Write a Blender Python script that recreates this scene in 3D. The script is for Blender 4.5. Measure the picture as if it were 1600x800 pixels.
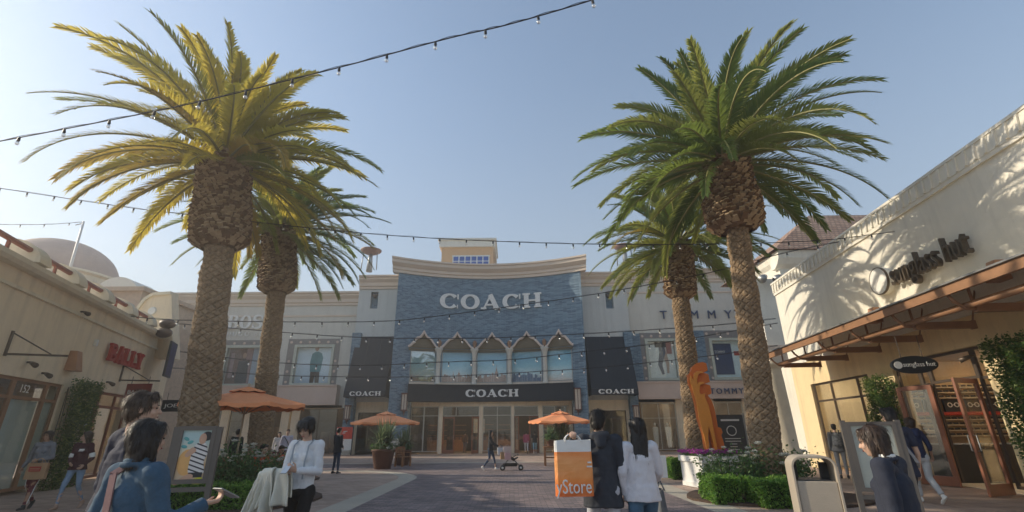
import bpy, bmesh, math, random
from math import sin, cos, pi, radians, sqrt, atan2, tan
from mathutils import Vector, Matrix, noise as mnoise
import numpy as np
R_ = random.Random(7)
for o in list(bpy.data.objects): bpy.data.objects.remove(o)
scn = bpy.context.scene
COL = scn.collection

# ------------------------------------------------------------------ camera
FPX, PITCH, ROLL, EYE = 740.0, radians(20.45), radians(0.5), 1.5
F = Vector((0, cos(PITCH), sin(PITCH))); U0 = Vector((0, -sin(PITCH), cos(PITCH))); R0 = Vector((1, 0, 0))
RT = R0*cos(ROLL) - U0*sin(ROLL); UP = U0*cos(ROLL) + R0*sin(ROLL)
cam = bpy.data.cameras.new('camera'); camo = bpy.data.objects.new('camera', cam); COL.objects.link(camo)
cam.sensor_width = 36.0; cam.lens = 36.0*FPX/1600.0; cam.clip_end = 2000; cam.clip_start = 0.05
m = Matrix((RT, UP, -F)).transposed().to_4x4(); m.translation = Vector((0, 0, EYE)); camo.matrix_world = m
scn.camera = camo

# ------------------------------------------------------------------ light
SUN_EL, SUN_DIR_AZ = radians(24.5), radians(-9)        # light travels towards +X and slightly towards -Y
ldir = Vector((cos(SUN_DIR_AZ)*cos(SUN_EL), sin(SUN_DIR_AZ)*cos(SUN_EL), -sin(SUN_EL)))
sl = bpy.data.lights.new('sun', 'SUN'); sl.energy = 3.4; sl.angle = radians(0.55); sl.color = (1, .86, .66)
so = bpy.data.objects.new('sun', sl); COL.objects.link(so); so.rotation_euler = ldir.to_track_quat('-Z', 'Y').to_euler()
w = bpy.data.worlds.new('World'); scn.world = w; w.use_nodes = True
nt = w.node_tree; bg = nt.nodes['Background']
sky = nt.nodes.new('ShaderNodeTexSky'); sky.sky_type = 'NISHITA'; sky.sun_disc = False
sky.sun_elevation = SUN_EL
tosun = -ldir
sky.sun_rotation = atan2(tosun.x, tosun.y)
sky.air_density = 1.0; sky.dust_density = 0.4; sky.ozone_density = 1.5
hs = nt.nodes.new('ShaderNodeHueSaturation'); hs.inputs['Saturation'].default_value = .9
wtn = nt.nodes.new('ShaderNodeVectorMath'); wtn.operation = 'MULTIPLY'; wtn.inputs[1].default_value = (.84, .97, 1.0); nt.links.new(sky.outputs[0], wtn.inputs[0]); nt.links.new(wtn.outputs[0], hs.inputs['Color'])
wtc = nt.nodes.new('ShaderNodeTexCoord'); wsp = nt.nodes.new('ShaderNodeSeparateXYZ'); nt.links.new(wtc.outputs['Generated'], wsp.inputs[0])
wmr = nt.nodes.new('ShaderNodeMapRange'); wmr.inputs['From Min'].default_value = -.05; wmr.inputs['From Max'].default_value = .75; wmr.inputs['To Min'].default_value = .75; wmr.inputs['To Max'].default_value = .12; wmr.interpolation_type = 'SMOOTHSTEP'
nt.links.new(wsp.outputs[2], wmr.inputs['Value'])
wmx = nt.nodes.new('ShaderNodeMix'); wmx.data_type = 'RGBA'; wmx.inputs[7].default_value = (2.35, 2.38, 2.3, 1)      # pale summer haze low in the sky
nt.links.new(wmr.outputs[0], wmx.inputs[0]); nt.links.new(hs.outputs[0], wmx.inputs[6]); nt.links.new(wmx.outputs[2], bg.inputs['Color'])
bg.inputs['Strength'].default_value = 0.15
scn.view_settings.view_transform = 'Standard'; scn.view_settings.look = 'None'
scn.view_settings.exposure = 0.6; scn.view_settings.gamma = 1; scn.view_settings.use_curve_mapping = False

# ------------------------------------------------------------------ pixel helpers (photo pixels -> real points on real surfaces)
EYEV = Vector((0, 0, EYE))
def ray(x, y): return F + RT*((x-800)/FPX) + UP*((400-y)/FPX)
def gp(x, y, z=0.0):
    d = ray(x, y); return EYEV + d*((z-EYE)/d.z)
def at(x, y, Y):
    d = ray(x, y); return EYEV + d*(Y/d.y)
class Frame:
    """vertical facade: local x to the viewer's right, local y into the building"""
    def __init__(s, O, deg):
        s.O = Vector((O[0], O[1], 0)); s.a = radians(deg)
        s.ex = Vector((cos(s.a), sin(s.a), 0)); s.ey = Vector((-sin(s.a), cos(s.a), 0))
    def px(s, x, y, off=0.0):
        d = ray(x, y); P = s.O + s.ey*off
        t = (P-EYEV).dot(s.ey)/d.dot(s.ey); q = EYEV + d*t
        return (q-s.O).dot(s.ex), q.z
    def w(s, x, y, z): return s.O + s.ex*x + s.ey*y + Vector((0, 0, z))

# ------------------------------------------------------------------ materials
MATS = {}
def newmat(name):
    m = bpy.data.materials.new(name); m.use_nodes = True; nt = m.node_tree
    return m, nt, nt.nodes['Principled BSDF']
def N(nt, t, **kw):
    n = nt.nodes.new(t)
    for k, v in kw.items():
        if k.startswith('i_'): n.inputs[k[2:].replace('_', ' ')].default_value = v
        else: setattr(n, k, v)
    return n
def c4(c): return (c[0], c[1], c[2], 1)
def pm(name, col, rough=.7, var=.18, scale=4, bump=.0, bscale=60, metal=0, col2=None, spec=.5, fine=.5, streak=0):
    if name in MATS: return MATS[name]
    m, nt, b = newmat(name); L = nt.links.new
    tc = N(nt, 'ShaderNodeTexCoord')
    n1 = N(nt, 'ShaderNodeTexNoise', i_Scale=scale, i_Detail=8.0, i_Roughness=.6); L(tc.outputs['Object'], n1.inputs['Vector'])
    n2 = N(nt, 'ShaderNodeTexNoise', i_Scale=scale*9, i_Detail=4.0); L(tc.outputs['Object'], n2.inputs['Vector'])
    add = N(nt, 'ShaderNodeMix', i_Factor=fine*.5); L(n1.outputs['Fac'], add.inputs['A']); L(n2.outputs['Fac'], add.inputs['B'])
    rmp = N(nt, 'ShaderNodeMapRange'); rmp.inputs['From Min'].default_value = .33; rmp.inputs['From Max'].default_value = .67
    L(add.outputs['Result'], rmp.inputs['Value'])
    mx = N(nt, 'ShaderNodeMix', data_type='RGBA')
    if col2 is None:
        a = [c*(1-var) for c in col]; d = [min(1, c*(1+var*.7)) for c in col]
    else: a, d = col, col2
    mx.inputs[6].default_value = c4(a); mx.inputs[7].default_value = c4(d)
    L(rmp.outputs[0], mx.inputs[0])
    if streak:      # rain streaks and grime: vertical, weathered into the wall
        mp = N(nt, 'ShaderNodeMapping'); mp.inputs['Scale'].default_value = (3.2, 3.2, .22); L(tc.outputs['Object'], mp.inputs[0])
        n3 = N(nt, 'ShaderNodeTexNoise', i_Scale=1.0, i_Detail=7.0, i_Roughness=.65); L(mp.outputs[0], n3.inputs['Vector'])
        r3 = N(nt, 'ShaderNodeMapRange'); r3.inputs['From Min'].default_value = .48; r3.inputs['From Max'].default_value = .75; r3.inputs['To Min'].default_value = 1; r3.inputs['To Max'].default_value = 1-streak; L(n3.outputs['Fac'], r3.inputs['Value'])
        ml = N(nt, 'ShaderNodeVectorMath', operation='SCALE'); L(mx.outputs[2], ml.inputs[0]); L(r3.outputs[0], ml.inputs['Scale']); L(ml.outputs[0], b.inputs['Base Color'])
    else: L(mx.outputs[2], b.inputs['Base Color'])
    b.inputs['Roughness'].default_value = rough; b.inputs['Metallic'].default_value = metal
    b.inputs['Specular IOR Level'].default_value = spec
    if bump:
        nb = N(nt, 'ShaderNodeTexNoise', i_Scale=bscale, i_Detail=5.0); L(tc.outputs['Object'], nb.inputs['Vector'])
        bp = N(nt, 'ShaderNodeBump', i_Strength=bump, i_Distance=.02); L(nb.outputs['Fac'], bp.inputs['Height']); L(bp.outputs[0], b.inputs['Normal'])
    MATS[name] = m; return m
def brickmat(name, cols, mortar, bw, bh, rough=.75, ms=.012, vert=True, bump=.5, off=.5, rot=0, big=.15):
    if name in MATS: return MATS[name]
    m, nt, b = newmat(name); L = nt.links.new
    tc = N(nt, 'ShaderNodeTexCoord'); sp = N(nt, 'ShaderNodeSeparateXYZ'); L(tc.outputs['Object'], sp.inputs[0])
    cb = N(nt, 'ShaderNodeCombineXYZ')
    if vert:
        sm = N(nt, 'ShaderNodeMath', operation='ADD'); L(sp.outputs[0], sm.inputs[0]); L(sp.outputs[1], sm.inputs[1])
        L(sm.outputs[0], cb.inputs[0]); L(sp.outputs[2], cb.inputs[1])
    else: L(sp.outputs[0], cb.inputs[0]); L(sp.outputs[1], cb.inputs[1])
    mp = N(nt, 'ShaderNodeMapping'); mp.inputs['Rotation'].default_value = (0, 0, rot); L(cb.outputs[0], mp.inputs[0])
    br = N(nt, 'ShaderNodeTexBrick', offset=off); L(mp.outputs[0], br.inputs['Vector'])
    br.inputs['Scale'].default_value = 1; br.inputs['Brick Width'].default_value = bw; br.inputs['Row Height'].default_value = bh
    br.inputs['Mortar Size'].default_value = ms; br.inputs['Mortar Smooth'].default_value = .2; br.inputs['Bias'].default_value = 0
    br.inputs['Color1'].default_value = c4(cols[0]); br.inputs['Color2'].default_value = c4(cols[1]); br.inputs['Mortar'].default_value = c4(mortar)
    nz = N(nt, 'ShaderNodeTexNoise', i_Scale=.7, i_Detail=8.0); L(tc.outputs['Object'], nz.inputs['Vector'])
    hv = N(nt, 'ShaderNodeMapRange'); hv.inputs['From Min'].default_value = .3; hv.inputs['From Max'].default_value = .7
    hv.inputs['To Min'].default_value = 1-big; hv.inputs['To Max'].default_value = 1+big; L(nz.outputs['Fac'], hv.inputs['Value'])
    ml = N(nt, 'ShaderNodeVectorMath', operation='SCALE'); L(br.outputs['Color'], ml.inputs[0]); L(hv.outputs[0], ml.inputs['Scale'])
    L(ml.outputs[0], b.inputs['Base Color']); b.inputs['Roughness'].default_value = rough
    iv = N(nt, 'ShaderNodeMath', operation='SUBTRACT'); iv.inputs[0].default_value = 1; L(br.outputs['Fac'], iv.inputs[1])
    bp = N(nt, 'ShaderNodeBump', i_Strength=bump, i_Distance=.01); L(iv.outputs[0], bp.inputs['Height']); L(bp.outputs[0], b.inputs['Normal'])
    MATS[name] = m; return m
def emis(name, col, st):
    m, nt, b = newmat(name); b.inputs['Base Color'].default_value = c4(col)
    b.inputs['Emission Color'].default_value = c4(col); b.inputs['Emission Strength'].default_value = st; return m
def glassmat(name, tint=(.97, .985, .98), refl=.10, rough=.02, trans=.85):
    m, nt, b = newmat(name); L = nt.links.new; nt.nodes.remove(b)
    out = nt.nodes['Material Output']
    tr = N(nt, 'ShaderNodeBsdfTransparent', i_Color=c4([t*trans for t in tint])); gl = N(nt, 'ShaderNodeBsdfGlossy', i_Roughness=rough, i_Color=(1, 1, 1, 1))
    lw = N(nt, 'ShaderNodeLayerWeight', i_Blend=.5); pw = N(nt, 'ShaderNodeMath', operation='POWER'); L(lw.outputs['Facing'], pw.inputs[0]); pw.inputs[1].default_value = 4.5
    mr = N(nt, 'ShaderNodeMapRange'); mr.inputs['To Min'].default_value = .02+refl; mr.inputs['To Max'].default_value = .75; L(pw.outputs[0], mr.inputs['Value'])
    nz = N(nt, 'ShaderNodeTexNoise', i_Scale=.8); bp = N(nt, 'ShaderNodeBump', i_Strength=.03, i_Distance=.1); tc = N(nt, 'ShaderNodeTexCoord')
    L(tc.outputs['Object'], nz.inputs['Vector']); L(nz.outputs[0], bp.inputs['Height']); L(bp.outputs[0], gl.inputs['Normal'])
    mx = N(nt, 'ShaderNodeMixShader'); L(mr.outputs[0], mx.inputs[0]); L(tr.outputs[0], mx.inputs[1]); L(gl.outputs[0], mx.inputs[2]); L(mx.outputs[0], out.inputs[0])
    return m
def leafmat(name, col, col2, transl=.35, tcol=None, rough=.45, scale=1.5):
    m, nt, b = newmat(name); L = nt.links.new; out = nt.nodes['Material Output']
    tc = N(nt, 'ShaderNodeTexCoord'); nz = N(nt, 'ShaderNodeTexNoise', i_Scale=scale, i_Detail=3.0); L(tc.outputs['Object'], nz.inputs['Vector'])
    mr = N(nt, 'ShaderNodeMapRange'); mr.inputs['From Min'].default_value = .35; mr.inputs['From Max'].default_value = .65; L(nz.outputs[0], mr.inputs['Value'])
    mx = N(nt, 'ShaderNodeMix', data_type='RGBA'); mx.inputs[6].default_value = c4(col); mx.inputs[7].default_value = c4(col2); L(mr.outputs[0], mx.inputs[0])
    L(mx.outputs[2], b.inputs['Base Color']); b.inputs['Roughness'].default_value = rough; b.inputs['Specular IOR Level'].default_value = .35
    t = N(nt, 'ShaderNodeBsdfTranslucent', i_Color=c4(tcol or [c*2.2 for c in col2])); ms = N(nt, 'ShaderNodeMixShader', i_Fac=transl)
    L(b.outputs[0], ms.inputs[1]); L(t.outputs[0], ms.inputs[2]); L(ms.outputs[0], out.inputs[0]); return m

M = {}
M['cream'] = pm('cream_stucco', (.80, .72, .56), .85, .07, 1.4, .35, 60, streak=.22)
M['white_stucco'] = pm('white_stucco', (.78, .75, .66), .85, .06, 1.4, .35, 60, streak=.16)
M['yellow'] = pm('yellow_stucco', (.80, .64, .38), .85, .08, 1.4, .35, 60, streak=.2)
M['tan'] = pm('tan_stucco', (.84, .71, .52), .85, .08, 1.3, .35, 60, streak=.22)
M['greystucco'] = pm('grey_stucco', (.55, .57, .55), .85, .06, 1.2, .3, 60, streak=.14)
M['palegrey'] = pm('pale_stucco', (.64, .62, .55), .85, .06, 1.2, .3, 60, streak=.14)
M['cornice'] = pm('cornice_stone', (.68, .57, .46), .8, .07, 1.2, .1, 60)
M['pinkstone'] = pm('pink_stone', (.64, .51, .43), .8, .07, 1.2, .1, 60)
M['bluebrick'] = brickmat('blue_brick', [(.05, .11, .175), (.18, .285, .37)], (.25, .33, .40), .38, .11, .55, .012, bump=1.0, big=.06)
M['redbrickwall'] = brickmat('far_brick', [(.38, .28, .2), (.45, .34, .25)], (.4, .33, .26), .3, .09)
M['black'] = pm('black_paint', (.02, .024, .03), .5, .2)
M['charcoal'] = pm('charcoal_awning', (.014, .023, .034), .8, .15, 3, .1, 100)
M['bronze'] = pm('bronze_metal', (.11, .085, .065), .45, .15, 3, metal=.4)
M['brownmetal'] = pm('brown_painted_metal', (.30, .16, .085), .5, .15, 3)
M['redwood'] = pm('red_brown_door', (.25, .09, .045), .4, .2, 3)
M['white'] = pm('white_paint', (.78, .78, .75), .5, .05)
M['greymetal'] = pm('grey_metal', (.32, .33, .33), .4, .1, 3, metal=.6)
M['darkgrey'] = pm('dark_grey', (.06, .062, .065), .5, .15)
M['glass'] = glassmat('shop_glass', refl=.03, trans=1.0)
M['glassclear'] = glassmat('picture_glass', (.98, 1, 1), 0.0, trans=1.0)
M['glassdark'] = glassmat('dark_glass', (.85, .88, .88), .04, trans=1)
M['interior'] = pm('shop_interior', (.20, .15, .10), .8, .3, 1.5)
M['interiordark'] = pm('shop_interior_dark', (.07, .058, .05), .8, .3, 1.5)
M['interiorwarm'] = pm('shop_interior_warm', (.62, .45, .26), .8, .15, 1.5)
M['lamp'] = emis('lamp_glow', (1, .78, .5), 90)
M['redsign'] = pm('red_letters', (.42, .035, .02), .45, .1)
M['navy'] = pm('navy_paint', (.03, .06, .14), .5, .1)
M['wood'] = pm('teak_wood', (.28, .13, .055), .6, .3, 6, .2, 30)
M['terracotta'] = pm('terracotta', (.13, .065, .045), .7, .15, 5)
M['orangecloth'] = pm('orange_canvas', (.88, .34, .15), .85, .06, 3, .1, 120)
M['mulch'] = pm('bark_mulch', (.04, .025, .018), .95, .5, 14, 1.0, 25, col2=(.13, .08, .055))
M['concrete'] = pm('pale_concrete', (.46, .42, .35), .85, .1, 1.3, .2, 60)

# ------------------------------------------------------------------ mesh builder
class MB:
    def __init__(s): s.v = []; s.f = []; s.mi = []; s.cur = 0
    def add(s, vs, fs):
        b = len(s.v); s.v.extend([tuple(p) for p in vs]); s.f.extend([tuple(b+i for i in f) for f in fs]); s.mi.extend([s.cur]*len(fs))
    def box(s, x0, x1, y0, y1, z0, z1):
        s.add([(x0, y0, z0), (x1, y0, z0), (x1, y1, z0), (x0, y1, z0), (x0, y0, z1), (x1, y0, z1), (x1, y1, z1), (x0, y1, z1)],
              [(0, 3, 2, 1), (4, 5, 6, 7), (0, 1, 5, 4), (1, 2, 6, 5), (2, 3, 7, 6), (3, 0, 4, 7)])
        return s
    def beam(s, a, b, w, h, up=(0, 0, 1)):
        a = Vector(a); b = Vector(b); d = (b-a).normalized(); up = Vector(up)
        if abs(d.dot(up)) > .98: up = Vector((0, 1, 0))
        x = d.cross(up).normalized()*w/2; z = x.cross(d).normalized()*h/2
        vs = [a-x-z, a+x-z, a+x+z, a-x+z, b-x-z, b+x-z, b+x+z, b-x+z]
        s.add(vs, [(0, 1, 2, 3), (7, 6, 5, 4), (0, 4, 5, 1), (1, 5, 6, 2), (2, 6, 7, 3), (3, 7, 4, 0)]); return s
    def tube(s, pts, r, n=8, cap=True):
        pts = [Vector(p) for p in pts]; rs = r if isinstance(r, (list, tuple)) else [r]*len(pts)
        rings = []; px = None
        for i, p in enumerate(pts):
            d = (pts[min(i+1, len(pts)-1)]-pts[max(i-1, 0)]).normalized()
            if px is None: px = d.orthogonal().normalized()
            px = (px-d*px.dot(d)).normalized(); py = d.cross(px)
            rings.append([p+px*cos(2*pi*k/n)*rs[i]+py*sin(2*pi*k/n)*rs[i] for k in range(n)])
        vs = [q for rr in rings for q in rr]; fs = []
        for i in range(len(pts)-1):
            for k in range(n): fs.append((i*n+k, i*n+(k+1) % n, (i+1)*n+(k+1) % n, (i+1)*n+k))
        if cap: fs.append(tuple(range(n))[::-1]); fs.append(tuple((len(pts)-1)*n+k for k in range(n)))
        s.add(vs, fs); return s
    def lathe(s, prof, c=(0, 0, 0), n=24, axis='z', a0=0, a1=2*pi):
        full = abs(a1-a0-2*pi) < 1e-6; m = n if full else n+1; vs = []
        for r, h in prof:
            for k in range(m):
                a = a0+(a1-a0)*k/n; x, y = r*cos(a), r*sin(a)
                p = (x, y, h) if axis == 'z' else ((x, h, y) if axis == 'y' else (h, x, y))
                vs.append((c[0]+p[0], c[1]+p[1], c[2]+p[2]))
        fs = []
        for i in range(len(prof)-1):
            for k in range(n): fs.append((i*m+k, i*m+(k+1) % m, (i+1)*m+(k+1) % m, (i+1)*m+k))
        s.add(vs, fs); return s
    def ell(s, c, r, n=12, rot=None):
        vs = []; fs = []; m = n//2
        for i in range(m+1):
            ph = -pi/2+pi*i/m
            for k in range(n):
                a = 2*pi*k/n; p = Vector((r[0]*cos(ph)*cos(a), r[1]*cos(ph)*sin(a), r[2]*sin(ph)))
                if rot is not None: p = rot @ p
                vs.append(Vector(c)+p)
        for i in range(m):
            for k in range(n): fs.append((i*n+k, i*n+(k+1) % n, (i+1)*n+(k+1) % n, (i+1)*n+k))
        s.add(vs, fs); return s
    def lobe(s, a, b, ra, rb, xd=(1, 0, 0), n=14, flat=False):
        """tapered capsule; ra, rb = (rx, ry) or r"""
        a = Vector(a); b = Vector(b); ra = ra if isinstance(ra, tuple) else (ra, ra); rb = rb if isinstance(rb, tuple) else (rb, rb)
        d = (b-a); L = d.length; d = d/L if L > 1e-6 else Vector((0, 0, 1)); x = Vector(xd); x = x-d*x.dot(d)
        x = x.normalized() if x.length > .05 else d.orthogonal().normalized(); y = d.cross(x)
        rows = []
        for i in range(5):
            ph = -pi/2+pi/2*i/4; rows.append((a+d*min(ra)*sin(ph), ra[0]*cos(ph), ra[1]*cos(ph)))
        if flat: rows += [(b+d*.002*i, rb[0]*(1-.0005*i), rb[1]*(1-.0005*i)) for i in range(5)]
        else:
            for i in range(5):
                ph = pi/2*i/4; rows.append((b+d*min(rb)*sin(ph), rb[0]*cos(ph), rb[1]*cos(ph)))
        vs = []; fs = []
        for c, rx, ry in rows:
            rx = max(rx, 1e-4); ry = max(ry, 1e-4)
            for k in range(n): vs.append(c+x*rx*cos(2*pi*k/n)+y*ry*sin(2*pi*k/n))
        for i in range(9):
            for k in range(n): fs.append((i*n+k, i*n+(k+1) % n, (i+1)*n+(k+1) % n, (i+1)*n+k))
        fs.append(tuple(range(n))[::-1]); fs.append(tuple(9*n+k for k in range(n)))
        s.add(vs, fs); return s
    def prism(s, poly, y0, y1):
        """poly in (x,z), extruded along y from y0 (front) to y1"""
        n = len(poly)
        A = sum(poly[i][0]*poly[(i+1) % n][1]-poly[(i+1) % n][0]*poly[i][1] for i in range(n))
        if A < 0: poly = poly[::-1]
        vs = [(p[0], y0, p[1]) for p in poly]+[(p[0], y1, p[1]) for p in poly]
        fs = [tuple(range(n)), tuple(range(2*n-1, n-1, -1))]+[(i, n+i, n+(i+1) % n, (i+1) % n) for i in range(n)]
        s.add(vs, fs); return s
    def hprism(s, poly, z0, z1):
        n = len(poly); A = sum(poly[i][0]*poly[(i+1) % n][1]-poly[(i+1) % n][0]*poly[i][1] for i in range(n))
        if A < 0: poly = poly[::-1]
        vs = [(p[0], p[1], z0) for p in poly]+[(p[0], p[1], z1) for p in poly]
        fs = [tuple(range(n-1, -1, -1)), tuple(range(n, 2*n))]+[(i, (i+1) % n, n+(i+1) % n, n+i) for i in range(n)]
        s.add(vs, fs); return s
    def stroke(s, pts, ws, y0, y1):
        """variable width stroke in the x-z plane"""
        n = len(pts); P = [Vector((p[0], p[1])) for p in pts]; ws = ws if isinstance(ws, (list, tuple)) else [ws]*n
        L_, R2 = [], []
        for i in range(n):
            d = (P[min(i+1, n-1)]-P[max(i-1, 0)]).normalized(); nn = Vector((-d.y, d.x))*ws[i]/2
            L_.append(P[i]+nn); R2.append(P[i]-nn)
        vs = []
        for y in (y0, y1):
            for i in range(n): vs.append((L_[i].x, y, L_[i].y)); vs.append((R2[i].x, y, R2[i].y))
        b = 2*n; fs = []
        for i in range(n-1):
            j = 2*i; fs += [(j, j+1, j+3, j+2), (b+j+2, b+j+3, b+j+1, b+j), (j+2, b+j+2, b+j, j), (j+1, b+j+1, b+j+3, j+3)]
        fs += [(0, b, b+1, 1), (2*n-2, 2*n-1, b+2*n-1, b+2*n-2)]
        s.add(vs, fs); return s
    def warp(s, fn): s.v = [tuple(fn(*p)) for p in s.v]; return s
    def mesh(s, name):
        me = bpy.data.meshes.new(name); me.from_pydata(s.v, [], s.f); me.update(); return me
    def build(s, name, mat, parent=None, smooth=False, bevel=0, loc=None, rot=None):
        me = s.mesh(name)
        for mm in (mat if isinstance(mat, (list, tuple)) else [mat]): me.materials.append(mm)
        if any(s.mi): me.polygons.foreach_set('material_index', s.mi)
        if smooth: me.polygons.foreach_set('use_smooth', [True]*len(me.polygons))
        o = bpy.data.objects.new(name, me); COL.objects.link(o)
        if parent is not None: o.parent = parent
        if loc is not None: o.location = loc
        if rot is not None: o.rotation_euler = rot
        if bevel:
            b = o.modifiers.new('bevel', 'BEVEL'); b.width = bevel; b.segments = 2; b.limit_method = 'ANGLE'
        return o
def tag(o, label=None, cat=None, group=None, kind=None):
    if label: o['label'] = label
    if cat: o['category'] = cat
    if group: o['group'] = group
    if kind: o['kind'] = kind
    return o
def thing(name, label, cat, loc=(0, 0, 0), rz=0, group=None):
    o = bpy.data.objects.new(name, None); COL.objects.link(o); o.location = loc; o.rotation_euler = (0, 0, rz); o.empty_display_size = .1
    return tag(o, label, cat, group)
def copytree(o, parent=None):
    c = o.copy(); COL.objects.link(c); c.parent = parent
    for ch in list(o.children): copytree(ch, c)
    return c
def bevel(mb, *a, **k): return mb.build(*a, **k)

def wallgrid(mb, x0, x1, z0, z1, y0, y1, holes, sub=None):
    """solid wall with rectangular openings, as butted boxes"""
    xs = {x0, x1}; zs = {z0, z1}
    for h in holes: xs |= {max(x0, min(x1, h[0])), max(x0, min(x1, h[1]))}; zs |= {max(z0, min(z1, h[2])), max(z0, min(z1, h[3]))}
    if sub:
        k = int((x1-x0)/sub)
        for i in range(1, k): xs.add(x0+(x1-x0)*i/k)
    xs = sorted(xs); zs = sorted(zs)
    for i in range(len(xs)-1):
        j = 0
        while j < len(zs)-1:
            cx = (xs[i]+xs[i+1])/2
            def hole(jj):
                cz = (zs[jj]+zs[jj+1])/2
                return any(h[0] < cx < h[1] and h[2] < cz < h[3] for h in holes)
            if hole(j) or xs[i+1]-xs[i] < 1e-5: j += 1; continue
            k = j
            while k+1 < len(zs)-1 and not hole(k+1): k += 1
            mb.box(xs[i], xs[i+1], y0, y1, zs[j], zs[k+1]); j = k+1
    return mb
def profile_run(mb, prof, x0, x1, sub=1, ends=True):
    """cornice: prof list of (y,z) closed polygon, extruded along x"""
    n = len(prof); vs = []; fs = []
    for i in range(sub+1):
        x = x0+(x1-x0)*i/sub
        for y, z in prof: vs.append((x, y, z))
    for i in range(sub):
        for k in range(n): a = i*n+k; b = i*n+(k+1) % n; fs.append((a, a+n, b+n, b))
    if ends: fs.append(tuple(range(n))); fs.append(tuple(sub*n+k for k in range(n-1, -1, -1)))
    mb.add(vs, fs); return mb

# ------------------------------------------------------------------ lettering
def arcpts(cx, cz, rx, rz, a0, a1, n=26):
    return [(cx+rx*cos(a0+(a1-a0)*i/n), cz+rz*sin(a0+(a1-a0)*i/n)) for i in range(n+1)]
def slab_letter(mb, ch, x, z, w, h, th, tn, y0, y1):
    """bold slab-serif capital in box (x,z,w,h); th thick stem, tn thin stroke"""
    e = [0]
    def st(p, ww): e[0] += .0015; mb.stroke([(x+a*w, z+b*h) for a, b in p], ww, y0-e[0], y1)
    def bowl(cx, cz, rx, rz, a0, a1, n=28, k=1.0):
        pts = arcpts(x+cx*w, z+cz*h, rx*w, rz*h, a0, a1, n)
        ws = [tn+(th*k-tn)*abs(cos(a0+(a1-a0)*i/n))**1.3 for i in range(n+1)]
        e[0] += .0015; mb.stroke(pts, ws, y0-e[0], y1)
    T = th/w; t = tn/h; s = .16
    def serif(cx, top=False, ww=None):
        zz = 1-t/2 if top else t/2; ww = ww or T*1.0+.16; st([(cx-ww/2, zz), (cx+ww/2, zz)], tn)
    if ch in 'CG':
        bowl(.52, .5, .5-T/2, .5-t/2, radians(38), radians(322)); st([(.95, .98), (.95, .64)], tn*.9); st([(.93, .02), (.93, .26)], tn*.6)
    elif ch == 'O': bowl(.5, .5, .5-T/2, .5-t/2, 0, 2*pi, 40)
    elif ch == 'A':
        st([(.12, .0), (.5, 1)], tn*1.1); st([(.46, 1), (.84, 0)], th); st([(.25, .3), (.7, .3)], tn); serif(.12, ww=.3); serif(.83, ww=.42)
    elif ch == 'H':
        for c in (.2, .8): st([(c, 0), (c, 1)], th); serif(c, ww=.4); serif(c, True, ww=.4)
        st([(.2, .5), (.8, .5)], tn)
    elif ch == 'B':
        st([(.22, 0), (.22, 1)], th); serif(.2, ww=.4); serif(.2, True, ww=.4)
        for cz, rz, rx in ((.76, .24, .5), (.27, .27, .58)):
            st([(.2, cz+rz-t/2), (.45, cz+rz-t/2)], tn); st([(.2, cz-rz+t/2), (.45, cz-rz+t/2)], tn)
            bowl(.42, cz, rx-T/2-.04, rz-t/2, -pi/2, pi/2, k=.9)
    elif ch == 'L':
        st([(.25, 0), (.25, 1)], th); serif(.25, ww=.46); serif(.25, True, ww=.46); st([(.2, t/2), (.95, t/2)], tn); st([(.92, 0), (.92, .32)], tn)
    elif ch == 'Y':
        st([(.18, 1), (.5, .45)], th); st([(.84, 1), (.5, .45)], tn*1.2); st([(.5, .5), (.5, 0)], th); serif(.5, ww=.5); serif(.18, True, ww=.4); serif(.84, True, ww=.34)
    elif ch == 'S':
        pts = [(.84, .76), (.74, .92), (.5, .965), (.26, .9), (.19, .74), (.3, .6), (.52, .5), (.74, .4), (.83, .24), (.72, .09), (.48, .035), (.24, .09), (.14, .26)]
        P = []
        for i in range(len(pts)-1):
            p0 = pts[max(i-1, 0)]; p1 = pts[i]; p2 = pts[i+1]; p3 = pts[min(i+2, len(pts)-1)]
            for q in range(4):
                u = q/4; P.append(tuple(.5*((2*p1[k])+(-p0[k]+p2[k])*u+(2*p0[k]-5*p1[k]+4*p2[k]-p3[k])*u*u+(-p0[k]+3*p1[k]-3*p2[k]+p3[k])*u**3) for k in (0, 1)))
        P.append(pts[-1]); n = len(P)
        ws = [tn+(th-tn)*max(0, 1-abs(i/(n-1)-.5)*2.6)**.6 if abs(i/(n-1)-.5)*2.6 < 1 else tn for i in range(n)]
        e[0] += .0015; mb.stroke([(x+a*w, z+b*h) for a, b in P], ws, y0-e[0], y1)
        st([(.86, .98), (.86, .7)], tn*.7); st([(.13, .02), (.13, .32)], tn*.7)
def slab_text(txt, x0, x1, z0, z1, ratio=.28, thin=.09, depth=.08, y=-.05, gap=.12):
    mb = MB(); n = len(txt); h = z1-z0; w = (x1-x0)/(n+(n-1)*gap); g_ = w*gap
    for i, ch in enumerate(txt): slab_letter(mb, ch, x0+i*(w+g_), z0, w, h, w*ratio, h*thin, y-depth, y)
    return mb
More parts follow.
